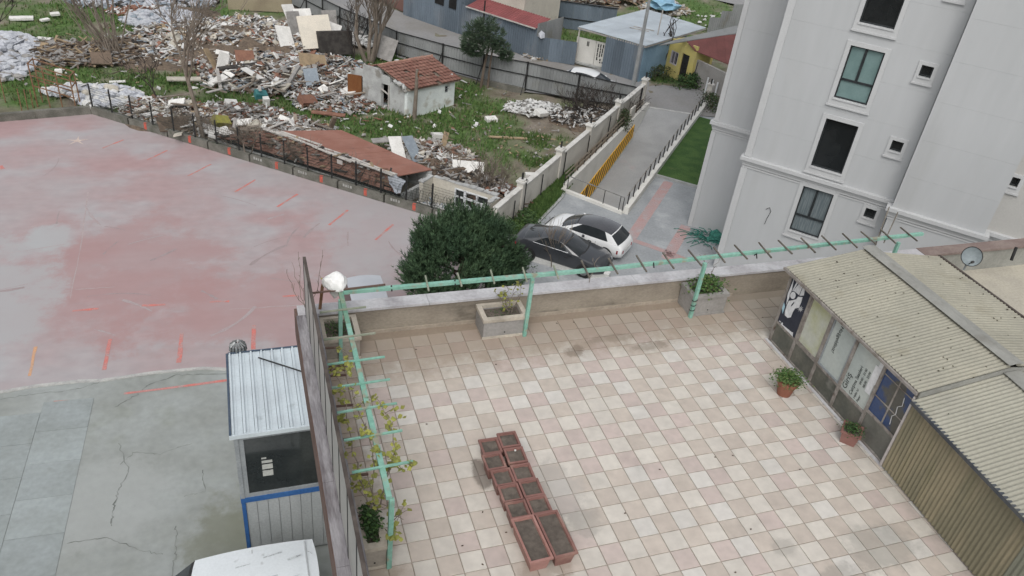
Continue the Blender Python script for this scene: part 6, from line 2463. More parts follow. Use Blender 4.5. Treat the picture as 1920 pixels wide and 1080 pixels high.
# lamp post, poles, dead tree
lp = G(1183, 181)
lamp = thing('street_lamp_pole', 'tall grey street pole standing at the street end of the sheet fence', 'pole', lp)
bb = MB()
bb.tube([lp - up * .1, lp + up * 4.5, lp + up * 9.5], [.15, .12, .08], 10)
bb.build('shaft', mat('pole_grey', (.30, .31, .31), (.25, .26, .26), scale=2, rough=.7), lamp)
bb = MB()
bb.tube([lp + up * -.05, lp + up * .6], [.2, .18], 10)
bb.build('base_sleeve', mat('pole_grey', (1, 1, 1)), lamp)
pp = G(1219, 133)
pole = thing('wooden_pole', 'slim pale pole standing between the shed and the yellow house', 'pole', pp)
bb = MB()
bb.tube([pp - up * .1, pp + V((.1, .1, 4.6))], [.06, .045], 7)
bb.build('shaft', M_woodlt, pole)
bare('dead_tree', 'dark dead tree with bent bare limbs in front of the pale shed roof', G(1230, 138), [(0, 0, .06, .0, 1, 2.3), (.1, 0, .30, .05, 1, 2.6)], 2, 1.3, .11, 61, mt=M_dead, spread=.6, nk=2, minr=.025, wig=.2)
bb = MB()
c_ = G(1248, 8, 1.0)
bb.blob(c_, 1.0, 2, .5, sq=(1.4, .9, .5))
tag(bb.build('blue_tarpaulin', mat('light_blue_tarp', (.24, .42, .55), (.2, .36, .48), scale=3, rough=.5), None, loc=c_), 'light blue tarpaulin heap at the top edge behind the shed', 'tarpaulin')
bb = MB()
a, c = G(1290, -20), G(1420, 8)
bb.sheet([(p.x, p.y, .05) for p in (G(1200, -30), G(1420, 18), G(1420, -8), G(1260, -45))])
struct(bb.build('far_road', M_asph))


# ================================================================== TERRACE
ZT = 10.0
T3 = 1 / 3
M_terw = mat('terrace_render', (.30, .265, .215), (.24, .21, .17), scale=1.2, rough=.9, bump=.3, bscale=14, dirt=(.12, .105, .085), dscale=1.1, dlo=.55, dhi=.75, fine=.08, stretch=(1, 1, 2))
M_cop = mat('coping_stone', (.50, .50, .51), (.40, .39, .40), scale=1.6, rough=.8, dirt=(.27, .26, .27), dscale=2.2, dlo=.56, dhi=.76, fine=.08, bump=.3, bscale=16)
M_copw = mat('weathered_coping', (.20, .19, .20), (.30, .29, .30), scale=2.0, rough=.85, dirt=(.13, .115, .12), dscale=2.6, dlo=.48, dhi=.7, stretch=(3, .45, 1), fine=.12, bump=.5, bscale=14)
M_fascia = mat('brown_fascia', (.10, .062, .05), (.13, .085, .07), scale=2, rough=.8)
tb = thing('terrace_building', 'flat roofed building whose tiled roof terrace fills the right foreground', 'building', (0, 0, 0))
YF, YB = 5.24, 5.50      # far parapet inner and outer face
XL0, XL1 = -3.70, -3.36  # left parapet outer and inner face
bb = MB()
bb.pbox((-2.2, -9, -.2), (20, 0, 0), (0, 14.2, 0), (0, 0, 9.4))
bb.build('wall', M_terw, tb)
bb = MB()
bb.pbox((XL0 + .2, -9, 9.2), (25, 0, 0), (0, 14.48, 0), (0, 0, .735))
bb.build('roof_slab', M_terw, tb)
# far parapet, skirting and coping stones
bb = MB()
bb.pbox((XL1 + .003, YF, 9.936), (20, 0, 0), (0, YB - YF, 0), (0, 0, .60))
bb.build('far_parapet', M_terw, tb)
bb = MB()
bb.pbox((XL1 + .003, YF - .03, 9.93), (8.9, 0, 0), (0, .0285, 0), (0, 0, .13))
bb.build('skirting', mat('skirting_tile', (.36, .31, .25), (.30, .26, .21), scale=3, rough=.8), tb)
for x0, x1 in [(-3.68, -1.27), (-1.263, 3.1), (3.107, 7.2), (7.207, 10.6)]:
    bb = MB()
    bb.pbox((x0, YF - .04, 10.54), (x1 - x0, 0, 0), (0, .31, 0), (0, 0, .05))
    bb.build('coping_stone', M_cop, tb)
# left parapet
bb = MB()
bb.pbox((XL0 + .02, -9, 9.936), (XL1 - XL0 - .02, 0, 0), (0, 14.50, 0), (0, 0, .60))
bb.build('left_parapet', M_terw, tb)
ys = [5.196, 3.9, 2.6, 1.15, -.3, -2.2, -9]
for i in range(len(ys) - 1):
    bb = MB()
    bb.pbox((XL0 - .02 + rnd.uniform(-.008, .008), ys[i + 1] + .006, 10.54), (XL1 - XL0 + .05, 0, 0), (0, ys[i] - ys[i + 1] - .006, 0), (0, 0, .05 + rnd.uniform(0, .008)))
    bb.build('coping_stone', M_copw, tb)
bb = MB()
bb.pbox((XL0 - .03, -9, 9.93), (.045, 0, 0), (0, 14.5, 0), (0, 0, .605))
bb.build('fascia', M_fascia, tb)

# ---- screen fence on the left parapet
M_frost = mat('frosted_screen', (.36, .355, .335), (.30, .295, .28), scale=.9, rough=.45, spec=.4, fine=.05, rv=.05)
sf = thing('screen_fence', 'low fence of frosted panels in black frames on the left parapet', 'fence', (-3.40, 5.1, 10.59))
xf = -3.53
hf = 1.25
yy = 5.12
k = 0
while yy > -6:
    bb = MB()
    bb.bar((xf, yy, 10.585), (xf, yy, 10.59 + hf), .05, .05)
    bb.build('post', M_black, sf)
    bb = MB()
    bb.pbox((xf - .019, yy - .73, 10.63), (.01, 0, 0), (0, .70, 0), (0, 0, hf - .08))
    bb.build('panel', M_frost, sf)
    if 0 < k < 7:
        bb = MB()
        bb.bar((xf + .15, yy - .02, 10.46), (xf + .48, yy - .02, 10.44), .03, .03)
        bb.build('bracket', M_fascia, sf)
    yy -= .755
    k += 1
M_railb = mat('dark_brown_rail', (.05, .04, .035), (.09, .075, .065), scale=4, rough=.7)
bb = MB()
bb.bar((xf, 5.14, 10.59 + hf + .012), (xf, -6, 10.59 + hf + .012), .05, .024)
bb.build('top_rail', M_railb, sf)
bb = MB()
bb.bar((xf, 5.14, 10.61), (xf, -6, 10.61), .036, .035)
bb.build('bottom_rail', M_black, sf)

# ---- floor tiles
def tile_mat(name, c1, c2):
    mt = mat(name, c1, c2, scale=2.2, rough=.62, fine=.05, fscale=7, spec=.35, rv=.05, dirt=tuple(x * .84 for x in c1), dscale=1.4, dlo=.56, dhi=.80)
    stain(mt, TPATCH, TSILT, nscale=2.6, amp=1.7)
    return mt


TSILT = [(1, 1, 3.45, 4.45, (.25, .195, .145), .70), (0, -1, 2.62, 3.2, (.27, .205, .15), .62), (0, 1, 5.05, 5.75, (.25, .235, .20), .45)]
TPATCH = [(4.25, -1.35, .75, .42, (.24, .235, .21), .42), (2.75, -1.0, .22, .18, (.26, .245, .22), .4), (3.3, -1.7, .5, .3, (.23, .22, .195), .45), (-.2, .75, .42, .75, (.37, .345, .315), .65), (-.05, .1, .35, .3, (.30, .28, .25), .55),
          (-1.28, 1.35, .14, .36, (.17, .145, .125), .8), (2.2, 4.25, .6, .14, (.19, .155, .12), .42), (1.3, 4.0, .25, .2, (.15, .115, .085), .6), (-.9, -.55, .4, .3, (.26, .215, .175), .6), (2.9, 3.9, .5, .15, (.17, .14, .11), .5)]
TL = [tile_mat('tile_light', (.545, .51, .455), (.51, .475, .425)), tile_mat('tile_lighter', (.55, .525, .485), (.52, .495, .455))]
TD = [tile_mat('tile_beige', (.475, .42, .365), (.445, .39, .34)), tile_mat('tile_pink', (.475, .40, .365), (.445, .38, .345)), tile_mat('tile_tan', (.475, .42, .365), (.45, .395, .345))]
M_grout = mat('grout', (.25, .215, .175), (.31, .275, .23), scale=2, rough=.95, fine=.1)
stain(M_grout, TPATCH, TSILT, nscale=2.6, amp=1.7)
tf = struct(MB().pbox((XL1 + .003, -9, 9.9362), (20, 0, 0), (0, 14.24, 0), (0, 0, .0515)).build('terrace_floor', M_grout))
rg = random.Random(17)
meshes = {}
for ci, mm in enumerate(TL + TD):
    for v in range(3):
        bb = MB()
        s = T3 / 2 - .0055 - rg.uniform(0, .0015)
        hz = [rg.uniform(-.0012, .0012) for _ in range(4)]
        e = .004
        top_ = [(-s + e, -s + e, .013 + hz[0]), (s - e, -s + e, .013 + hz[1]), (s - e, s - e, .013 + hz[2]), (-s + e, s - e, .013 + hz[3])]
        mid_ = [(-s, -s, .010), (s, -s, .010), (s, s, .010), (-s, s, .010)]
        bot_ = [(-s, -s, -.012), (s, -s, -.012), (s, s, -.012), (-s, s, -.012)]
        fs = [(8, 9, 10, 11)]
        for k in range(4):
            j = (k + 1) % 4
            fs += [(k, j, 4 + j, 4 + k), (4 + k, 4 + j, 8 + j, 8 + k)]
        bb.add(bot_ + mid_ + top_, fs)
        meshes[(ci, v)] = bb.mesh('tile', mm)
cells = []
for i in range(-11, 28):
    for j in range(-21, 16):
        x, y = (i + .5) * T3, (j + .5) * T3
        if x - T3 / 2 < XL1 or y + T3 / 2 > YF + .02:
            continue
        # size in the photo: by depth, inside the frame and not below the shop
        d = V((x, y, ZT)) - V(CAM)
        zc = sum(RW[2][k] * d[k] for k in range(3))
        u = 960 + FPX * sum(RW[0][k] * d[k] for k in range(3)) / zc
        w_ = 540 + FPX * sum(RW[1][k] * d[k] for k in range(3)) / zc
        vis = -20 < u < 1940 and 0 < w_ < 1105 and x < 5.6
        jj = -j - 1
        light = ((i + jj) % 2 == 0)
        cells.append((0 if vis else 1, zc, i, j, x, y, light))
cells.sort()
rest = MB()
cnt = 0
for (_, zc, i, j, x, y, light) in cells:
    r = rg.random()
    ci = (rg.choice((0, 0, 1)) if light else 2 + rg.choice((0, 0, 1, 1, 2)))
    if r < .03:
        ci = rg.choice((0, 2, 3))
    v = rg.randrange(3)
    z = ZT - .011 + rg.uniform(-.001, .001)
    rot = rg.uniform(-.006, .006)
    if cnt < 300 and _ == 0:
        inst('tile', meshes[(ci, v)], tf, (x, y, z), rot)
        cnt += 1
    elif x < 9:
        me = meshes[(ci, v)]
        rest.add([(x + q.co.x, y + q.co.y, z + q.co.z) for q in me.vertices], [tuple(p.vertices) for p in me.polygons], ci)
tag(rest.build('tile_field', TL + TD, tf), None, None, None, 'stuff')
# small leaves and specks lying about
bb = MB()
for px, py in [(780, 655), (1044, 606), (1076, 604), (1294, 626), (1172, 962), (1374, 854), (1408, 992), (867, 1023), (905, 960), (1341, 857), (1379, 1073), (1430, 595), (1500, 880), (930, 683), (731, 1007), (949, 998), (905, 1058), (800, 795), (1237, 880)]:
    p = G(px, py, ZT + .012)
    bb.box(p, (.03, .018, .006), rnd.uniform(0, 3), tilt=(.2, .2))
tag(bb.build('leaf_litter', mat('litter_brown', (.06, .04, .03), (.1, .07, .05), scale=9), None, loc=(1, 2, ZT)), 'dry brown specks scattered over the terrace tiles', 'litter', None, 'stuff')

# ---- concrete planters
M_plant = mat('planter_render', (.34, .31, .265), (.28, .255, .215), scale=1.5, rough=.9, fine=.08, dirt=(.20, .175, .145), dscale=1.4, dlo=.54, dhi=.74, bump=.3, bscale=14)
M_plrim = mat('planter_rim', (.47, .425, .355), (.40, .36, .30), scale=2, rough=.85, fine=.08, dirt=(.30, .27, .22), dscale=2)
M_pgrey = mat('planter_grey', (.29, .28, .265), (.25, .24, .225), scale=1.5, rough=.9, fine=.08, dirt=(.2, .19, .175), dscale=1.4)
M_earthp = mat('potting_soil', (.125, .105, .088), (.095, .08, .067), scale=3, rough=1, fine=.14, fscale=14, bump=.6, bscale=16)


def planter(label, x0, x1, y0, y1, h, body_m, rim_m):
    t = thing('concrete_planter', label, 'planter', ((x0 + x1) / 2, (y0 + y1) / 2, ZT))
    th = .07
    bb = MB()
    for (a, c, ux, uy) in [(x0, y0, x1 - x0, th), (x0, y1 - th, x1 - x0, th), (x0, y0 + th, th, y1 - y0 - 2 * th), (x1 - th, y0 + th, th, y1 - y0 - 2 * th)]:
        bb.pbox((a, c, ZT - .01), (ux, 0, 0), (0, uy, 0), (0, 0, h - .06))
    bb.build('box', body_m, t)
    e = .025
    bb = MB()
    for (a, c, ux, uy) in [(x0 - e, y0 - e, x1 - x0 + 2 * e, th + e), (x0 - e, y1 - th, x1 - x0 + 2 * e, th), (x0 - e, y0 + th, th + e, y1 - y0 - 2 * th), (x1 - th, y0 + th, th + e, y1 - y0 - 2 * th)]:
        bb.pbox((a, c, ZT + h - .07), (ux, 0, 0), (0, uy, 0), (0, 0, .07))
    bb.build('rim', rim_m, t)
    bb = MB()
    bb.pbox((x0 - .02, y0 - .02, ZT), (x1 - x0 + .04, 0, 0), (0, .018, 0), (0, 0, .05))
    bb.build('foot', rim_m, t)
    bb = MB()
    bb.pbox((x0 + .05, y0 + .05, ZT + .1), (x1 - x0 - .1, 0, 0), (0, y1 - y0 - .1, 0), (0, 0, h - .2))
    bb.build('soil', M_earthp, t)
    bb = MB()
    bb.tube([((x0 + x1) / 2, y0 + .01, ZT + .12), ((x0 + x1) / 2, y0 - .006, ZT + .12)], .014, 8)
    bb.build('drain_hole', M_dark, t)
    return t


planter('concrete planter of weeds in the left corner of the terrace', -3.32, -2.68, 4.52, 5.20, .50, M_plant, M_plrim)
planter('concrete planter with a spindly yellow shrub against the far parapet', -.32, .54, 4.67, 5.20, .46, M_pgrey, M_plrim)
planter('grey concrete planter full of green leaves near the shop', 4.18, 4.98, 4.66, 5.20, .50, M_pgrey, M_pgrey)
planter('concrete planter with a dense green bush at the bottom edge', -3.33, -3.02, .02, .72, .46, M_plant, M_plrim)
bb = MB()
bb.pbox((-3.25, 4.22, ZT + .004), (.3, 0, 0), (0, .2, 0), (0, 0, .012))
tag(bb.build('drain_cover', mat('rusty_grate', (.08, .05, .035), (.14, .09, .06), scale=14, rough=.9), None, loc=(-3.1, 4.3, ZT)), 'rusty floor drain by the corner planter', 'drain')
M_weed1 = mat('weed_green', (.05, .105, .028), (.07, .135, .038), scale=6, rough=.7, fine=.2)
M_weed2 = mat('weed_light', (.10, .15, .045), (.13, .18, .06), scale=6, rough=.7, fine=.2)
M_yleaf = mat('vine_leaf_yellow', (.25, .25, .055), (.19, .205, .05), scale=9, rough=.6, fine=.15, rv=.2)
leafy('weeds', 'low green weeds in the corner planter', (-3.0, 4.86, ZT + .38), .30, .30, .16, 420, .035, [M_leaf1, M_weed1], 71, 'plant')
leafy('weeds', 'sparse weeds in the planter with the yellow shrub', (.11, 4.93, ZT + .34), .38, .2, .07, 110, .03, [M_leaf1, M_weed1], 72, 'plant', stem=False)
leafy('green_plant', 'leafy green plant filling the grey planter near the shop', (4.58, 4.93, ZT + .38), .40, .26, .40, 800, .06, [M_weed1, M_weed2], 73, 'plant')
leafy('green_bush', 'dense dark green bush in the planter at the bottom edge', (-3.17, .40, ZT + .36), .13, .27, .34, 700, .055, [M_leaf1, M_weed1], 74, 'plant')


def vine(name, label, base, ctrl, nleaf, lsize, seed, cat='plant', lm=M_yleaf, spread=.3, r=.012):
    """woody stems along control paths, each with leaves of its own"""
    rg = random.Random(seed)
    t = thing(name, label, cat, base)
    bb = MB()
    sites = []
    for path in ctrl:
        pts = [V(p) for p in path]
        fine = []
        for a, c in zip(pts, pts[1:]):
            for k in range(4):
                fine.append(lerp(a, c, k / 4) + V((rg.uniform(-.025, .025), rg.uniform(-.03, .03), rg.uniform(-.02, .02))))
        fine.append(pts[-1])
        bb.tube(fine, [r * (1 - .7 * k / len(fine)) for k in range(len(fine))], 5)
        for k in range(2, len(fine)):
            sites.append(fine[k])
            if rg.random() < .55:
                e = fine[k] + V((rg.uniform(-1, 1) * spread, rg.uniform(-1, 1) * spread, rg.uniform(-.12, .15)))
                bb.tube([fine[k], lerp(fine[k], e, .5) + V((0, 0, .03)), e], [.006, .005, .003], 4)
                sites += [e, lerp(fine[k], e, .6)]
    bb.build('stem', M_twig, t)
    ms = []
    for v in range(4):
        lb_ = MB()
        n = 9
        ring = []
        for k in range(n):
            a = k * 2 * PI / n
            rr_ = lsize * (1 if k % 2 else .72) * rg.uniform(.85, 1.1)
            ring.append((math.cos(a) * rr_, math.sin(a) * rr_, rg.uniform(-.15, .1) * lsize))
        lb_.add([(0, 0, .1 * lsize)] + ring, [(0, 1 + k, 1 + (k + 1) % n) for k in range(n)])
        ms.append(lb_.mesh('leaf', lm))
    for k in range(nleaf):
        p = rg.choice(sites) + V((rg.uniform(-.05, .05), rg.uniform(-.05, .05), rg.uniform(-.03, .04)))
        inst('leaf', rg.choice(ms), t, p, rot=(rg.uniform(-.7, .7), rg.uniform(-.7, .7), rg.uniform(0, 6.28)), scale=[rg.uniform(.6, 1.15)] * 3)
    return t


# ---- green trellis
M_mint = mat('mint_paint', (.18, .37, .295), (.23, .42, .345), scale=3, rough=.6, dirt=(.26, .25, .19), dscale=4.5, dlo=.55, dhi=.68, fine=.1)
M_mintd = mat('mint_paint_worn', (.22, .27, .19), (.13, .27, .2), scale=4, rough=.7, fine=.1)
M_barb = mat('grey_brown_bar', (.10, .09, .075), (.16, .145, .12), scale=6, rough=.8)
M_barg = mat('weathered_green_bar', (.20, .23, .17), (.27, .28, .22), scale=6, rough=.8)
tr = thing('trellis', 'mint green pergola rail on posts with thin cross bars round the terrace edge', 'trellis', (-3.0, 4.62, ZT))
ZB = 11.36
for x, y, zz in [(-3.03, 4.50, 1.33), (.51, 4.63, 1.33), (4.17, 4.62, 1.33), (9.1, 4.75, 1.33), (-2.985, .0, 1.33)]:
    bb = MB()
    bb.bar((x, y, ZT - .01), (x + .02, y + .02, ZT + zz), .065, .065, up=(0, 1, 0))
    bb.build('post', M_mint, tr)
    if x == 4.17:
        bb = MB()
        for q in (.16, .28, .40):
            bb.tube([(x + math.cos(a) * .05, y + math.sin(a) * .05, ZT + q + .01 * a) for a in [k * .6 for k in range(11)]], .009, 4)
        bb.build('wire_tie', M_black, tr)
bb = MB()
bb.bar((-2.98, 4.72, ZB), (-2.985, 3.75, ZB), .075, .06)
bb.build('side_rail', M_mintd, tr)
bb = MB()
bb.bar((-2.985, 3.75, ZB), (-3.0, .02, ZB), .075, .06)
bb.build('side_rail', M_mint, tr)
for a, c in [((-3.0, 4.70, ZB), (2.2, 4.70, ZB)), ((2.2, 4.70, ZB + .01), (9.95, 4.98, ZB))]:
    bb = MB()
    bb.bar(a, c, .075, .06)
    bb.build('far_rail', M_mint, tr)
bb = MB()
for x in (-2.1, -.95, 3.05, 5.4):
    bb.tube([(x, 4.65, ZB - .04), (x, 4.70, ZB + .045), (x + .01, 4.76, ZB - .03)], .014, 5)
bb.build('rail_clip', M_black, tr)
for y, L0, mm in [(4.12, .40, M_barg), (3.38, .42, M_barg), (2.76, .44, M_mint), (2.22, .44, M_mint), (1.68, .42, M_mint), (1.12, .42, M_mint), (.52, .40, M_mint)]:
    bb = MB()
    bb.bar((-2.99 - L0 - rnd.uniform(-.03, .05), y - .01, ZB + .045), (-2.99 + L0 + rnd.uniform(-.05, .05), y + .015, ZB + .05), .03, .026)
    bb.build('cross_bar', mm, tr)
bb = MB()
bb.bar((-3.5, 4.68, ZB + .05), (-2.2, 4.74, ZB + .055), .03, .026)
bb.build('cross_bar', M_fascia, tr)
xs_ = [-1.47, -.86, -.25, .36, .98, 1.58, 2.18, 2.78, 3.38, 4.0, 4.55, 5.1, 5.65, 6.2, 6.75, 7.3, 7.85, 8.4, 8.9, 9.5]
for i, x in enumerate(xs_):
    yb = 4.70 + .036 * max(0, x - 2.2)
    bb = MB()
    hl = .23 if x < 1.2 else .30
    bb.bar((x - .02, yb - hl - rnd.uniform(-.03, .03), ZB + .05), (x + .02 + rnd.uniform(-.03, .03), yb + hl * .9, ZB + .055), .028, .026)
    bb.build('cross_bar', M_barg if x < 1.5 else M_barb, tr)
bb = MB()
bb.bar((8.75, 5.0, ZB - .35), (9.25, 5.5, ZB + .45), .025, .025)
bb.bar((8.85, 4.9, ZB - .1), (9.45, 5.4, ZB + .35), .025, .025)
bb.build('loose_bar', M_barb, tr)
vine('grapevine', 'yellowing grapevine climbing the side rail of the mint trellis', (-3.17, .35, ZT + .4),
     [[(-3.17, .40, ZT + .5), (-3.12, .55, ZT + 1.0), (-3.05, .9, ZT + 1.36), (-3.15, 1.8, ZT + 1.38), (-3.2, 2.5, ZT + 1.42), (-3.1, 2.95, ZT + 1.4)],
      [(-3.15, .45, ZT + .5), (-3.25, .9, ZT + .9), (-3.3, 1.5, ZT + 1.2), (-3.25, 2.1, ZT + 1.38), (-3.4, 2.6, ZT + 1.4)],
      [(-3.14, .40, ZT + .5), (-2.95, .55, ZT + 1.1), (-2.75, .85, ZT + 1.35), (-2.75, 1.4, ZT + 1.42), (-2.85, 1.9, ZT + 1.4)],
      [(-3.05, .9, ZT + 1.36), (-2.85, .7, ZT + 1.38), (-2.62, .5, ZT + 1.36)],
      [(-3.0, .3, ZT + 1.1), (-2.93, .1, ZT + .9), (-2.88, .0, ZT + .6)]], 340, .046, 81, spread=.22)
vine('spindly_shrub', 'spindly yellow leafed shrub growing in the middle planter', (.25, 4.92, ZT + .36),
     [[(.25, 4.92, ZT + .36), (.27, 4.95, ZT + .6), (.35, 5.0, ZT + .95)], [(.25, 4.92, ZT + .36), (.12, 4.98, ZT + .62), (-.02, 5.1, ZT + .8)], [(.3, 4.9, ZT + .4), (.42, 4.95, ZT + .7), (.5, 5.1, ZT + .9)], [(.2, 4.95, ZT + .4), (.22, 5.1, ZT + .62), (.3, 5.25, ZT + .72)]], 80, .036, 82, spread=.14, r=.009)
vine('dry_twigs', 'thin leafless twigs rising beyond the end of the screen fence', (-3.6, 5.3, 10.59),
     [[(-3.5, 5.3, 10.58), (-3.62, 5.4, 11.0), (-3.72, 5.5, 11.55)], [(-3.5, 5.3, 10.58), (-3.6, 5.45, 11.1), (-3.60, 5.5, 11.75)], [(-3.45, 5.3, 10.58), (-3.3, 5.4, 11.1), (-3.18, 5.5, 11.75)], [(-3.5, 5.3, 10.58), (-3.68, 5.35, 10.9), (-3.82, 5.45, 11.35)]], 2, .02, 83, spread=.03, r=.007)
vine('dry_twigs', 'thin leafless stems standing in the green planter by the trellis post', (4.6, 5.0, ZT + .5),
     [[(4.65, 5.0, ZT + .5), (4.7, 5.05, ZT + .8), (4.85, 5.1, ZT + 1.1)], [(4.55, 5.0, ZT + .5), (4.5, 5.1, ZT + .9), (4.48, 5.1, ZT + 1.2)], [(2.1, 5.38, ZT + .6), (2.15, 5.4, ZT + .9), (2.1, 5.42, ZT + 1.15)]], 4, .02, 84, spread=.12, r=.008)
# rusty stake and the white sack over the corner
bb = MB()
bb.bar((-3.28, 5.35, 10.58), (-3.22, 5.33, 11.12), .05, .05)
tag(bb.build('rusty_stake', M_rustm, None, loc=(-3.28, 5.3, 10.58)), 'rusty upright bar on the corner of the far parapet', 'stake')
bb = MB()
o_ = V((7, 3, 1))
bm_ = bmesh.new()
bmesh.ops.create_icosphere(bm_, subdivisions=3, radius=1)
vs_ = []
for q in bm_.verts:
    p = q.co.copy()
    az = math.atan2(p.y, p.x)
    f = 1 + .22 * noise.noise(p * 1.25 + o_) - .16 * abs(noise.noise(p * 2.4 + o_)) + .05 * math.sin(az * 5 + 3 * noise.noise(p + o_)) * max(0, .8 - p.z)
    z = p.z
    tp = 1 if z > -.2 else max(.35, 1 + (z + .2) * .8)
    vs_.append((-3.05 + p.x * .215 * f * tp + (.0 if z > -.2 else (z + .2) * .02), 4.86 + p.y * .19 * f * tp, 11.45 + z * .20 * f + (0 if z > -.5 else (z + .5) * .25)))
bm_.verts.index_update()
bb.add(vs_, [[w_.index for w_ in f.verts] for f in bm_.faces])
bm_.free()
tag(bb.build('plastic_sack', mat('white_plastic', (.80, .80, .78), (.74, .74, .72), scale=5, rough=.45, fine=.04, bump=.5, bscale=9), None, smooth=True, angle=16, loc=(-3.05, 4.8, 11.4)), 'crumpled white plastic sack tied over the corner of the mint trellis', 'sack')

# ---- terracotta coloured planting boxes
M_terra = mat('terracotta_plastic', (.225, .115, .098), (.195, .10, .085), scale=3, rough=.5, fine=.05, rv=.06, dirt=(.29, .17, .14), dscale=2.5)
M_terrap = mat('faded_terracotta', (.36, .20, .175), (.30, .155, .13), scale=3, rough=.5, fine=.05, rv=.05)


def tub(label, x, y, sx, sy, h, rz, group, tp=.80, mm=None, zs=.93, seed=0, rim=.022):
    t = thing('planting_box', label, 'plant box', (x, y, ZT), group)
    R = Matrix.Rotation(rz, 3, 'Z')
    W_ = lambda a, c, z: V((x, y, ZT)) + R @ V((a, c, z))
    bb = MB()
    def ringp(k, z, ins=0):
        return [W_(sx * k / 2 * i - ins * i, sy * (1 - (1 - k) * min(sx / sy, 1)) / 2 * j - ins * j, z) for i, j in ((-1, -1), (1, -1), (1, 1), (-1, 1))]
    o0, o1, i1, i0 = ringp(tp, .002), ringp(1, h), ringp(1, h, .012), ringp(.93, h * zs - .03, .014)
    vs = o0 + o1 + i1 + i0
    fs = [(3, 2, 1, 0)]
    for k in range(4):
        j = (k + 1) % 4
        fs += [(k, j, 4 + j, 4 + k), (4 + k, 4 + j, 8 + j, 8 + k), (8 + k, 8 + j, 12 + j, 12 + k)]
    bb.add(vs, fs)
    bb.build('box', mm or M_terra, t)
    bb = MB()
    e, hh = rim, .032
    r0, r1, r2, r3 = ringp(1, h - hh, -e), ringp(1, h + .004, -e), ringp(1, h + .004, .010), ringp(1, h - hh, -.001)
    vs = r0 + r1 + r2 + r3
    fs = []
    for k in range(4):
        j = (k + 1) % 4
        fs += [(k, j, 4 + j, 4 + k), (4 + k, 4 + j, 8 + j, 8 + k), (12 + j, 12 + k, k, j)]
    bb.add(vs, fs)
    bb.build('rim', mm or M_terra, t)
    rg = random.Random(seed)
    bb = MB()
    n = 9
    vs, fs = [], []
    for a in range(n + 1):
        for c in range(n + 1):
            u, v = -1 + 2 * a / n, -1 + 2 * c / n
            z = h * zs - .012 + .03 * noise.noise(V((u * 2.3 + seed, v * 2.3 * sy / sx, .5))) * (1 if abs(u) < .95 and abs(v) < .95 else .3)
            vs.append(W_(u * (sx / 2 - .014), v * (sy / 2 - .014), z))
    for a in range(n):
        for c in range(n):
            q = a * (n + 1) + c
            fs.append((q, q + n + 1, q + n + 2, q + 1))
    bb.add(vs, fs)
    bb.build('soil', M_earthp, t, smooth=True, angle=180)
    return t


gpn = 'terracotta planting boxes in the two rows'
PB = [((919.6, 835.6), 'square terracotta box of soil at the far left end of the two rows'), ((954, 823.6), 'square terracotta box of soil at the far right end of the two rows'),
      ((966.8, 853), 'square terracotta box with a pale pebble on its soil, second in the right row'), ((926.6, 864.6), 'square terracotta box second in the left row next to a dark gap'),
      ((980.3, 884.5), 'square terracotta box third from the far end of the right row'), ((943.2, 894.2), 'square terracotta box third from the far end of the left row'),
      ((996.4, 914.3), 'square terracotta box fourth from the far end of the right row'), ((957.2, 923.7), 'square terracotta box fourth from the far end of the left row'),
      ((1010.9, 946.2), 'square terracotta box touching the right long trough'), ((970.9, 954.3), 'square terracotta box touching the left long trough')]
hb = .26
for k, ((px, py), lb_) in enumerate(PB):
    p = G(px, py, ZT + hb)
    tub(lb_, p.x, p.y, .275, .285, hb, rnd.uniform(-.03, .03), gpn, seed=k)
p = G(966, 844, ZT + hb)
bb = MB()
bb.blob(p + V((0, 0, -.005)), .02, 1, .1)
tag(bb.build('pebble', D['white'], None, loc=p), 'pale pebble lying on the soil of a terracotta box', 'pebble')
for (px, py), lb_, mm, rz in [((997, 1009), 'long pale rimmed trough of soil at the near end of the left row', M_terrap, .04), ((1042.8, 999.5), 'long trough of cracked dark soil at the near end of the right row', M_terra, .035)]:
    p = G(px, py, ZT + .27)
    tub(lb_, p.x, p.y, .31, .74, .27, rz, 'long terracotta troughs', tp=.78, mm=mm, seed=px)
# round pot and square pot by the shop
p = G(1469, 738, ZT)
rp = thing('flower_pot', 'round terracotta pot with a bushy green plant in front of the shop', 'flower pot', p)
bb = MB()
n = 20
bb.tube([p, p + up * .26], [.125, .175], n)
bb.tube([p + up * .26, p + up * .33], [.195, .20], n)
bb.build('pot', mat('terracotta', (.26, .11, .07), (.22, .09, .06), scale=3, rough=.8, fine=.06), rp, smooth=True)
leafy('pot_plant', 'bushy green plant growing in the round terracotta pot', p + up * .31, .27, .24, .17, 1300, .042, [M_weed1, M_weed2], 91, 'plant')
p = G(1589, 826, ZT)
sp_ = tub('square terracotta pot with a low plant against the shop wall', p.x, p.y, .30, .30, .27, .75, None, seed=5)
leafy('pot_plant', 'low dark green plant growing in the square pot by the shop wall', p + up * .24, .17, .17, .12, 420, .036, [M_leaf1, M_weed1], 92, 'plant', stem=False)


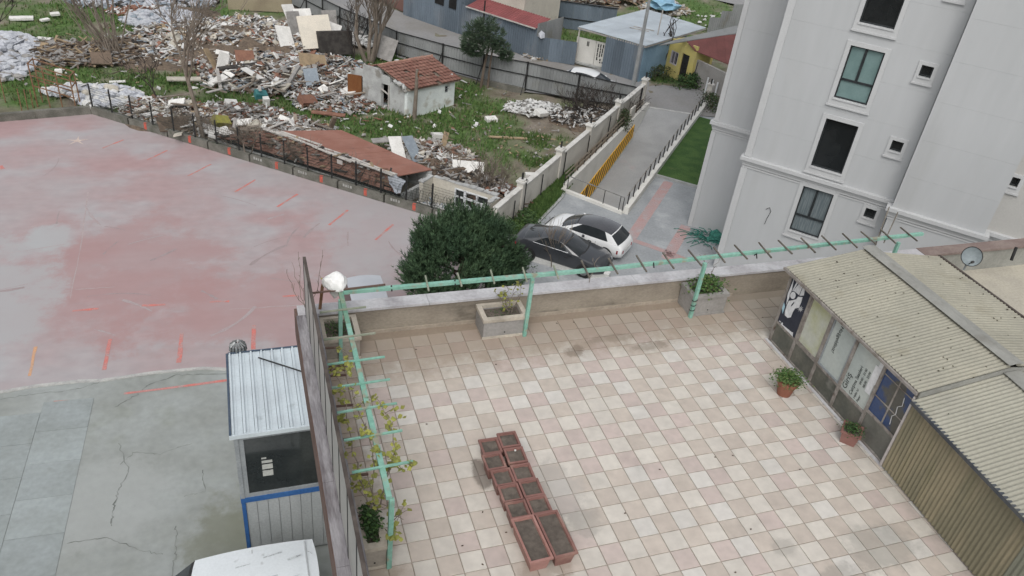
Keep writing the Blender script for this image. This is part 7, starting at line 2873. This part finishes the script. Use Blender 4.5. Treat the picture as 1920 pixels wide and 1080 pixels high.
# ================================================================== ROOFTOP SHOP
M_frame = mat('old_shop_frame', (.19, .17, .15), (.27, .25, .23), scale=5, rough=.8, fine=.12, dirt=(.09, .06, .045), dscale=4)
M_lowp = mat('grimy_lower_glass', (.075, .08, .068), (.12, .12, .10), scale=2.2, rough=.3, spec=.4, fine=.12, dirt=(.24, .235, .21), dscale=2.0, dlo=.62, dhi=.8)
M_navy = mat('navy_sign', (.022, .026, .04), (.03, .034, .05), scale=3, rough=.5)
M_signw = mat('sign_white', (.62, .63, .64), (.56, .57, .58), scale=6, rough=.5)
M_signb = mat('sign_pale_blue', (.35, .52, .60), (.3, .46, .54), scale=6, rough=.5)
M_ltext = mat('sign_lettering', (.03, .035, .03), rough=.6, fine=0)
M_pyel = mat('yellowed_panel', (.36, .365, .18), (.44, .455, .40), scale=1.8, lo=.3, hi=.7, rough=.5, fine=.05)
M_pwhi = mat('pale_panel', (.42, .455, .43), (.36, .40, .385), scale=1.2, rough=.45, fine=.04)
M_bgl = mat('blue_lined_glass', (.028, .055, .135), (.075, .075, .065), scale=1.9, lo=.48, hi=.56, rough=.15, spec=.5, fine=.08)
XS = 5.45
shop = thing('rooftop_shop', 'low rooftop shop of sign panels and old glass under a corrugated roof', 'shop', (XS, 2.0, ZT))
cols = [3.60, 2.94, 2.26, 1.58, .86, .12]


def xpan(bb, y0_, y1_, z0, z1, x0, th):
    bb.pbox((x0, min(y0_, y1_), ZT + z0), (th, 0, 0), (0, abs(y1_ - y0_), 0), (0, 0, z1 - z0))


ZMID, ZTP = .50, 1.60
for k, y in enumerate(cols):
    bb = MB()
    xpan(bb, y - .028, y + .028, 0, 1.66, XS - .01, .07)
    bb.build('mullion', M_frame, shop)
for k in range(5):
    ya, yb = cols[k] - .029, cols[k + 1] + .029
    zm = ZMID if k < 4 else .60
    for z0, z1 in ((0, .05), (zm - .025, zm + .025), (ZTP, 1.655)):
        bb = MB()
        xpan(bb, ya, yb, z0, z1, XS, .05)
        bb.build('rail', M_frame, shop)
    bb = MB()
    xpan(bb, ya, yb, .051, zm - .026, XS + .02, .012)
    bb.build('lower_panel', M_lowp if k < 4 else mat('grey_lower_panel', (.16, .16, .14), (.125, .125, .11), scale=2, rough=.5), shop)
    if k == 1 or k == 2:
        bb = MB()
        for z0, z1 in ((zm + .026, zm + .06), (ZTP - .036, ZTP - .001)):
            xpan(bb, ya, yb, z0, z1, XS + .004, .03)
        for y in (ya - .018, yb + .018):
            xpan(bb, y - .017, y + .017, zm + .061, ZTP - .037, XS + .004, .03)
        bb.build('sash', M_frame if k == 1 else M_greyfr, shop)
    bb = MB()
    xpan(bb, ya, yb, zm + .026, ZTP - .001, XS + (.012 if k in (0,) else .022), .01)
    pn = bb.build('upper_panel', [M_navy, M_pyel, M_pwhi, M_pwhi, M_bgl][k], shop)
    if k == 0:
        # white emblem on the navy sign: traced flat shapes at the sign's real size
        TLc, TRc, BLc, BRc = (225, 75), (505, 345), (5, 730), (245, 1000)

        def uv(x, y):
            u = v = .5
            for _ in range(12):
                px = (TLc[0] * (1 - u) + TRc[0] * u) * (1 - v) + (BLc[0] * (1 - u) + BRc[0] * u) * v
                py = (TLc[1] * (1 - u) + TRc[1] * u) * (1 - v) + (BLc[1] * (1 - u) + BRc[1] * u) * v
                ex, ey = x - px, y - py
                ax_, ay_ = (TRc[0] - TLc[0]) * (1 - v) + (BRc[0] - BLc[0]) * v, (TRc[1] - TLc[1]) * (1 - v) + (BRc[1] - BLc[1]) * v
                bx_, by_ = (BLc[0] - TLc[0]) * (1 - u) + (BRc[0] - TRc[0]) * u, (BLc[1] - TLc[1]) * (1 - u) + (BRc[1] - TRc[1]) * u
                dt = ax_ * by_ - ay_ * bx_
                u += (ex * by_ - ey * bx_) / dt
                v += (ax_ * ey - ay_ * ex) / dt
            return V((XS + .0085, ya + (yb - ya) * u, ZT + ZTP + (zm + .026 - ZTP) * v))

        def shape(b, pts, lift=0.0):
            q = [uv(*p) + V((-lift, 0, 0)) for p in pts]
            b.extrude(q, (.003, 0, 0))
        b1 = MB()
        shape(b1, [(240, 95), (222, 200), (205, 290), (160, 420), (128, 500), (140, 400), (150, 330), (200, 210)])
        shape(b1, [(297, 140), (300, 180), (255, 250), (222, 305), (215, 290), (258, 205)])
        shape(b1, [(228, 300), (270, 245), (312, 200), (385, 222), (397, 300), (385, 372), (330, 372), (300, 350), (265, 320)])
        shape(b1, [(300, 385), (366, 395), (346, 470), (312, 545), (255, 556), (222, 610), (195, 682), (150, 692), (108, 650), (112, 590), (140, 500), (165, 440), (230, 430), (275, 420)])
        shape(b1, [(45, 790), (68, 755), (82, 772), (76, 792), (205, 905), (222, 905), (212, 985), (182, 972), (95, 885), (100, 872), (190, 935)])
        for k2 in range(9):
            a = k2 * 2 * PI / 9 + .2
            shape(b1, [(335 + 7 * math.cos(a + 1.2), 562 + 7 * math.sin(a + 1.2)), (335 + 48 * math.cos(a), 562 + 48 * math.sin(a)), (335 + 7 * math.cos(a - 1.2), 562 + 7 * math.sin(a - 1.2))], .001)
        for k2 in range(2):
            shape(b1, [(26 + 14 * k2, 735 + 10 * k2), (36 + 14 * k2, 730 + 10 * k2), (40 + 14 * k2, 745 + 10 * k2), (28 + 14 * k2, 750 + 10 * k2)])
        ov = [(228 + 40 * math.cos(t * .45), 362 + 52 * math.sin(t * .45)) for t in range(14)]
        shape(b1, ov, .004)
        b1.build('emblem', M_signw, pn)
        b1 = MB()
        shape(b1, [(228 + 50 * math.cos(t * .45), 362 + 62 * math.sin(t * .45)) for t in range(14)], .002)
        shape(b1, [(245, 455), (246, 475), (215, 515), (196, 524), (210, 490)], .002)
        shape(b1, [(372, 232), (378, 236), (325, 365), (318, 362)], .002)
        b1.build('emblem_line', M_navy, pn)
        b1 = MB()
        shape(b1, [(97, 458), (110, 520), (92, 580), (76, 625), (68, 545)])
        b1.build('emblem_drop', M_signb, pn)


def lettering(txt, parent, org_, rx, ry, size, mt=None):
    """flat print on a panel: rx reading direction, ry towards the tops of the letters"""
    cu = bpy.data.curves.new('lettering', 'FONT')
    cu.body = txt
    cu.size = size
    cu.extrude = .0008
    ob = bpy.data.objects.new('lettering_src', cu)
    COL.objects.link(ob)
    me = bpy.data.meshes.new_from_object(ob)
    bpy.data.objects.remove(ob)
    rx, ry = V(rx), V(ry)
    nz_ = rx.cross(ry)
    M4 = Matrix(((rx.x, ry.x, nz_.x, org_[0]), (rx.y, ry.y, nz_.y, org_[1]), (rx.z, ry.z, nz_.z, org_[2]), (0, 0, 0, 1)))
    off = org(parent)
    M4.translation -= off
    me.transform(M4)
    me.materials.clear()
    me.materials.append(mt or M_ltext)
    o = bpy.data.objects.new('lettering', me)
    COL.objects.link(o)
    o.parent = parent
    return o


pans = [o for o in shop.children if o.name.startswith('upper_panel')]
XT = XS + .018
lettering('Hoşgeldiniz!', pans[2], (XT, 2.05, ZT + 1.52), (0, 0, -1), (0, -1, 0), .115)
lettering('Giriş', pans[3], (XT, 1.42, ZT + .56), (0, 0, 1), (0, 1, 0), .165)
lettering('Çalışma Saatleri', pans[3], (XT, 1.27, ZT + .56), (0, 0, 1), (0, 1, 0), .098)
lettering('Hafta içi', pans[3], (XT, 1.17, ZT + .56), (0, 0, 1), (0, 1, 0), .066)
lettering('Pazar', pans[3], (XT, 1.08, ZT + .56), (0, 0, 1), (0, 1, 0), .066)
lettering('09:00 - 21:00', pans[3], (XT, 1.17, ZT + .88), (0, 0, 1), (0, 1, 0), .066)
lettering('08:00 - 22:00', pans[3], (XT, 1.08, ZT + .88), (0, 0, 1), (0, 1, 0), .066)
bb = MB()
bb.pbox((XS + .012, .92, ZT + .86), (.006, 0, 0), (0, .13, 0), (0, 0, .58))
bb.pbox((XS + .013, .90, ZT + 1.1), (.006, 0, 0), (0, .09, 0), (0, 0, .44))
bb.build('paper_strip', M_signw, pans[3])
bb = MB()
for z in (.95, 1.42):
    xpan(bb, .149, .83, z, z + .022, XS + .016, .005)
xpan(bb, .47, .50, .626, 1.599, XS + .0165, .006)
bb.build('glazing_bar', M_frame, pans[4])
bb = MB()
bb.tube([(XS + .012, .30, ZT + 1.35), (XS + .010, .27, ZT + 1.2), (XS + .010, .34, ZT + 1.12), (XS + .010, .31, ZT + .98), (XS + .012, .36, ZT + .9), (XS + .012, .33, ZT + .74)], .006, 4)
bb.build('hanging_cord', M_signw, pans[4])
bb = MB()
bb.bar((XS - .05, .10, ZT + .02), (XS - .04, .10, ZT + 1.55), .035, .035)
bb.build('white_post', mat('white_stick', (.50, .47, .45), (.4, .37, .36), scale=5), shop)
# walls round the back
bb = MB()
bb.pbox((XS + .05, 3.56, ZT + .003), (3.6, 0, 0), (0, .08, 0), (0, 0, 1.62))
bb.pbox((8.97, .0, ZT + .003), (.08, 0, 0), (0, 3.555, 0), (0, 0, 1.62))
bb.build('side_wall', M_terw, shop)
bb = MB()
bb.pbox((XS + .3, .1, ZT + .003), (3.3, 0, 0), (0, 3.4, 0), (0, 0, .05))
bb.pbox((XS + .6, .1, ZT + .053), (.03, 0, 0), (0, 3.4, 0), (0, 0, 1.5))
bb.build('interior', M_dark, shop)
bb = MB()
bb.pbox((XS - .06, .06, ZT - .002), (.055, 0, 0), (0, 3.6, 0), (0, 0, .02))
bb.build('threshold', M_cop, shop)

# ---- corrugated roof, sheet by sheet
M_cream_r = mat('fibre_cement_roof', (.325, .31, .25), (.285, .275, .225), scale=.9, rough=.9, fine=.06, rv=.05, dirt=(.25, .235, .18), dscale=1.6, dlo=.55, dhi=.75)
M_grey_r = mat('fibre_cement_grey', (.315, .305, .25), (.28, .272, .228), scale=.9, rough=.9, fine=.06, rv=.05, dirt=(.24, .235, .19), dscale=1.6, dlo=.55, dhi=.75)
M_flash = mat('zinc_flashing', (.24, .24, .22), (.29, .29, .265), scale=1.5, rough=.6, fine=.06, dirt=(.19, .185, .165), dscale=2)
ze, zr_ = 11.71, 11.96
XE, XR, XF = 5.35, 7.16, 9.02


def slope(y0_, y1_, xe, xr, z_e, z_r, mt, parent, w_=.9):
    n = max(1, int(round((y1_ - y0_) / w_)))
    for i in range(n):
        a, c = y1_ - (y1_ - y0_) * i / n, y1_ - (y1_ - y0_) * (i + 1.03) / n
        bb = MB()
        up_ = V((-(z_r - z_e), 0, (xr - xe))).normalized() if xr > xe else V((z_r - z_e, 0, xe - xr)).normalized()
        lift = .006 * (i % 2)
        bb.corr((xe, a, z_e + lift), (0, c - a, 0), (xr - xe, 0, z_r - z_e), up_, .075, .017, seg=6, th=.007)
        bb.build('roof_sheet', mt, parent, smooth=True, angle=60)


roof = thing('corrugated_roof', None, None, (XE, 2, ze))
roof.parent = shop
roof.location = V((XE, 2, ze)) - org(shop)
slope(.06, 3.72, XE, XR - .05, ze, zr_, M_cream_r, roof)
slope(.06, 3.62, XF, XR + .10, ze - .03, zr_ - .01, M_cream_r, roof)
bb = MB()
bb.extrude([(XR - .12, .02, zr_ + .052), (XR + .04, .02, zr_ + .075), (XR + .04, 3.74, zr_ + .075), (XR - .12, 3.74, zr_ + .052)], (0, 0, .006))
bb.extrude([(XR + .04, .02, zr_ + .075), (XR + .20, .02, zr_ + .048), (XR + .20, 3.74, zr_ + .048), (XR + .04, 3.74, zr_ + .075)], (0, 0, .006))
bb.build('ridge_flashing', M_flash, roof)
bb = MB()
bb.bar((XE - .015, .04, ze - .03), (XE - .015, 3.74, ze - .03), .04, .05)
bb.build('eave_trim', M_frame, roof)
bb = MB()
bb.bar((XF + .02, .04, ze - .03), (XF + .02, 3.64, ze - .03), .05, .06)
bb.build('gutter', M_railb, roof)
bb = MB()
bb.pbox((XE + .02, 3.60, ze - .06), (XR - XE, 0, zr_ - ze), (0, .03, 0), (0, 0, .055))
bb.build('verge_board', M_frame, roof)
rg = random.Random(71)
bb = MB()
for i in range(150):
    t = rg.random()
    y = rg.uniform(-2.5, 3.6)
    if rg.random() < .65:
        x, z = XE + (XR - XE) * t, ze + (zr_ - ze) * t
    else:
        x, z = XF + (XR - XF) * t, ze - .03 + (zr_ - ze) * t
    if y < .0:
        z -= .15
    bb.box((x, y, z + .024), (rg.uniform(.012, .035), rg.uniform(.01, .025), .01), rg.uniform(0, 3))
bb.build('lichen_spot', mat('dark_lichen', (.09, .075, .05), (.06, .05, .035), scale=9), roof)['kind'] = 'stuff'

# ---- the lower lean-to of yellow fibreglass beside it
lean = thing('fibreglass_shed', 'lower shed of yellow brown corrugated sheets joined to the rooftop shop', 'shed', (5.42, -1.5, ZT))
M_fg = mat('fibreglass_yellow', (.235, .205, .135), (.18, .165, .11), scale=1.4, rough=.5, spec=.35, fine=.06, rv=.10, dirt=(.17, .16, .085), dscale=1.1, stretch=(1, 2, .35), lo=.4, hi=.6)
M_fgd = mat('fibreglass_grey', (.19, .195, .15), (.15, .155, .12), scale=1.4, rough=.5, spec=.35, fine=.06, rv=.08, stretch=(1, 2, .35))
ywall = [(.08, -.80), (-.78, -1.62), (-1.60, -2.46), (-2.44, -3.3), (-3.28, -4.2)]
for k, (a, c) in enumerate(ywall):
    bb = MB()
    x0, x1 = 5.42 - .05 * k * .8, 5.42 - .05 * (k + 1) * .8
    bb.corr((x0, a, ZT + .03), (x1 - x0, c - a, 0), (.0, 0, 1.50), (-1, 0, 0), .075, .022, seg=6, th=.006)
    bb.build('wall_sheet', M_fgd if k == 3 else M_fg, lean, smooth=True, angle=60)
bb = MB()
bb.pbox((5.42, -4.2, ZT), (.06, 0, 0), (0, 4.25, 0), (0, 0, .028))
bb.build('foot_mortar', mat('pale_mortar', (.33, .36, .35), (.26, .28, .27), scale=4, rough=.9), lean)
M_gutb = mat('dark_gutter_blue', (.05, .058, .07), (.08, .085, .09), scale=4, rough=.6)
bb = MB()
bb.bar((5.29, .02, 11.545), (5.06, -4.3, 11.545), .07, .06)
bb.build('gutter', M_gutb, lean)
zl0, zl1 = 11.56, 11.83
n = 5
for i in range(n):
    a, c = .03 - 4.3 * i / n, .03 - 4.3 * (i + 1.03) / n
    for (xe_, xr_, z_e, z_r) in ((5.27 - .05 * i, 7.05 - .05 * i, zl0, zl1), (9.0, 7.3 - .05 * i, zl0, zl1)):
        bb = MB()
        up_ = V((-(z_r - z_e), 0, xr_ - xe_)).normalized() if xr_ > xe_ else V((z_r - z_e, 0, xe_ - xr_)).normalized()
        bb.corr((xe_, a, z_e + .006 * (i % 2)), (-.05 if xe_ < 7 else 0, c - a, 0), (xr_ - xe_, 0, z_r - z_e), up_, .075, .017, seg=6, th=.007)
        bb.build('roof_sheet', M_grey_r, lean, smooth=True, angle=60)
bb = MB()
bb.extrude([(7.0, .02, zl1 + .035), (7.34, .02, zl1 + .035), (7.12, -4.3, zl1 + .035), (6.78, -4.3, zl1 + .035)], (0, 0, .012))
bb.build('ridge_flashing', M_flash, lean)
bb = MB()
bb.pbox((5.4, .035, ze - .16), (XR - 5.4, 0, zr_ - ze), (0, .02, 0), (0, 0, .14))
bb.pbox((XR, .035, zr_ - .16), (XF - XR, 0, ze - zr_), (0, .02, 0), (0, 0, .14))
bb.build('step_board', M_flash, lean)
bb = MB()
bb.pbox((5.6, -4.3, ZT + .01), (3.3, 0, 0), (0, 4.2, 0), (0, 0, 1.4))
bb.build('interior', M_dark, lean)

# ---- far right corner: plain roof, brown topped parapet, dish, rod
bb = MB()
bb.pbox((9.15, -9, 9.94), (7.4, 0, 0), (0, 14.24, 0), (0, 0, .062))
struct(bb.build('plain_roof_floor', mat('cream_screed', (.42, .39, .32), (.36, .335, .28), scale=1.2, rough=.9)))
bb = MB()
bb.pbox((10.61, YF - .05, 10.541), (6.0, 0, 0), (0, .34, 0), (0, 0, .055))
bb.build('coping_stone', mat('brown_coping', (.185, .14, .125), (.225, .18, .16), scale=2.5, rough=.85, fine=.08), tb)
bb = MB()
bb.pbox((10.6, YF - .012, 9.94), (6.0, 0, 0), (0, .011, 0), (0, 0, .60))
bb.build('parapet_render', mat('grey_render_parapet', (.30, .30, .27), (.24, .24, .215), scale=1.4, rough=.9, dirt=(.19, .19, .17), dscale=1.2), tb)
dc = G(1822, 481, 10.98)
dish = thing('satellite_dish', 'grey satellite dish on the brown topped parapet behind the corrugated roof', 'dish', (dc.x, dc.y, 10.6))
ax = (V(CAM) - dc + V((6, -2, 4))).normalized()
ax = V((-.55, -.72, .42)).normalized()
o = ax.orthogonal().normalized()
bi = ax.cross(o)
vs, fs = [dc - ax * .05], []
nr, na = 5, 28
for i in range(1, nr + 1):
    for k in range(na):
        r = .22 * i / nr
        vs.append(dc + (o * math.cos(k * 2 * PI / na) + bi * math.sin(k * 2 * PI / na)) * r + ax * (-.05 + .06 * (i / nr) ** 2))
for k in range(na):
    fs.append((0, 1 + k, 1 + (k + 1) % na))
for i in range(nr - 1):
    for k in range(na):
        a, b_ = 1 + i * na + k, 1 + i * na + (k + 1) % na
        fs.append((a, a + na, b_ + na, b_))
bb = MB()
bb.add(vs, fs)
bb.add([p - ax * .006 for p in vs], [f[::-1] for f in fs])
bb.build('reflector', mat('dish_grey', (.20, .235, .245), (.17, .20, .21), scale=3, rough=.5), dish, smooth=True, angle=60)
bb = MB()
bb.tube([vs[1 + (nr - 1) * na + k] for k in range(na)] + [vs[1 + (nr - 1) * na]], .009, 5)
bb.build('rim', M_plastic, dish)
bb = MB()
bb.tube([dc - ax * .06, V((dc.x + .03, dc.y + .06, 10.58))], .022, 6)
bb.build('mast', M_greyfr, dish)
bb = MB()
low = dc - V((0, 0, .2))
bb.tube([low, dc + ax * .22 - V((0, 0, .14))], .012, 5)
bb.tube([dc + ax * .2 - V((0, 0, .14)), dc + ax * .29 - V((0, 0, .12))], .03, 7)
bb.build('feed_arm', M_plastic, dish)
p = G(1896, 488, 10.6)
bb = MB()
bb.bar(p, p + V((.02, .05, .33)), .05, .05)
tag(bb.build('steel_stub', M_black, None, loc=p), 'dark square steel stub standing on the brown topped parapet', 'stub')
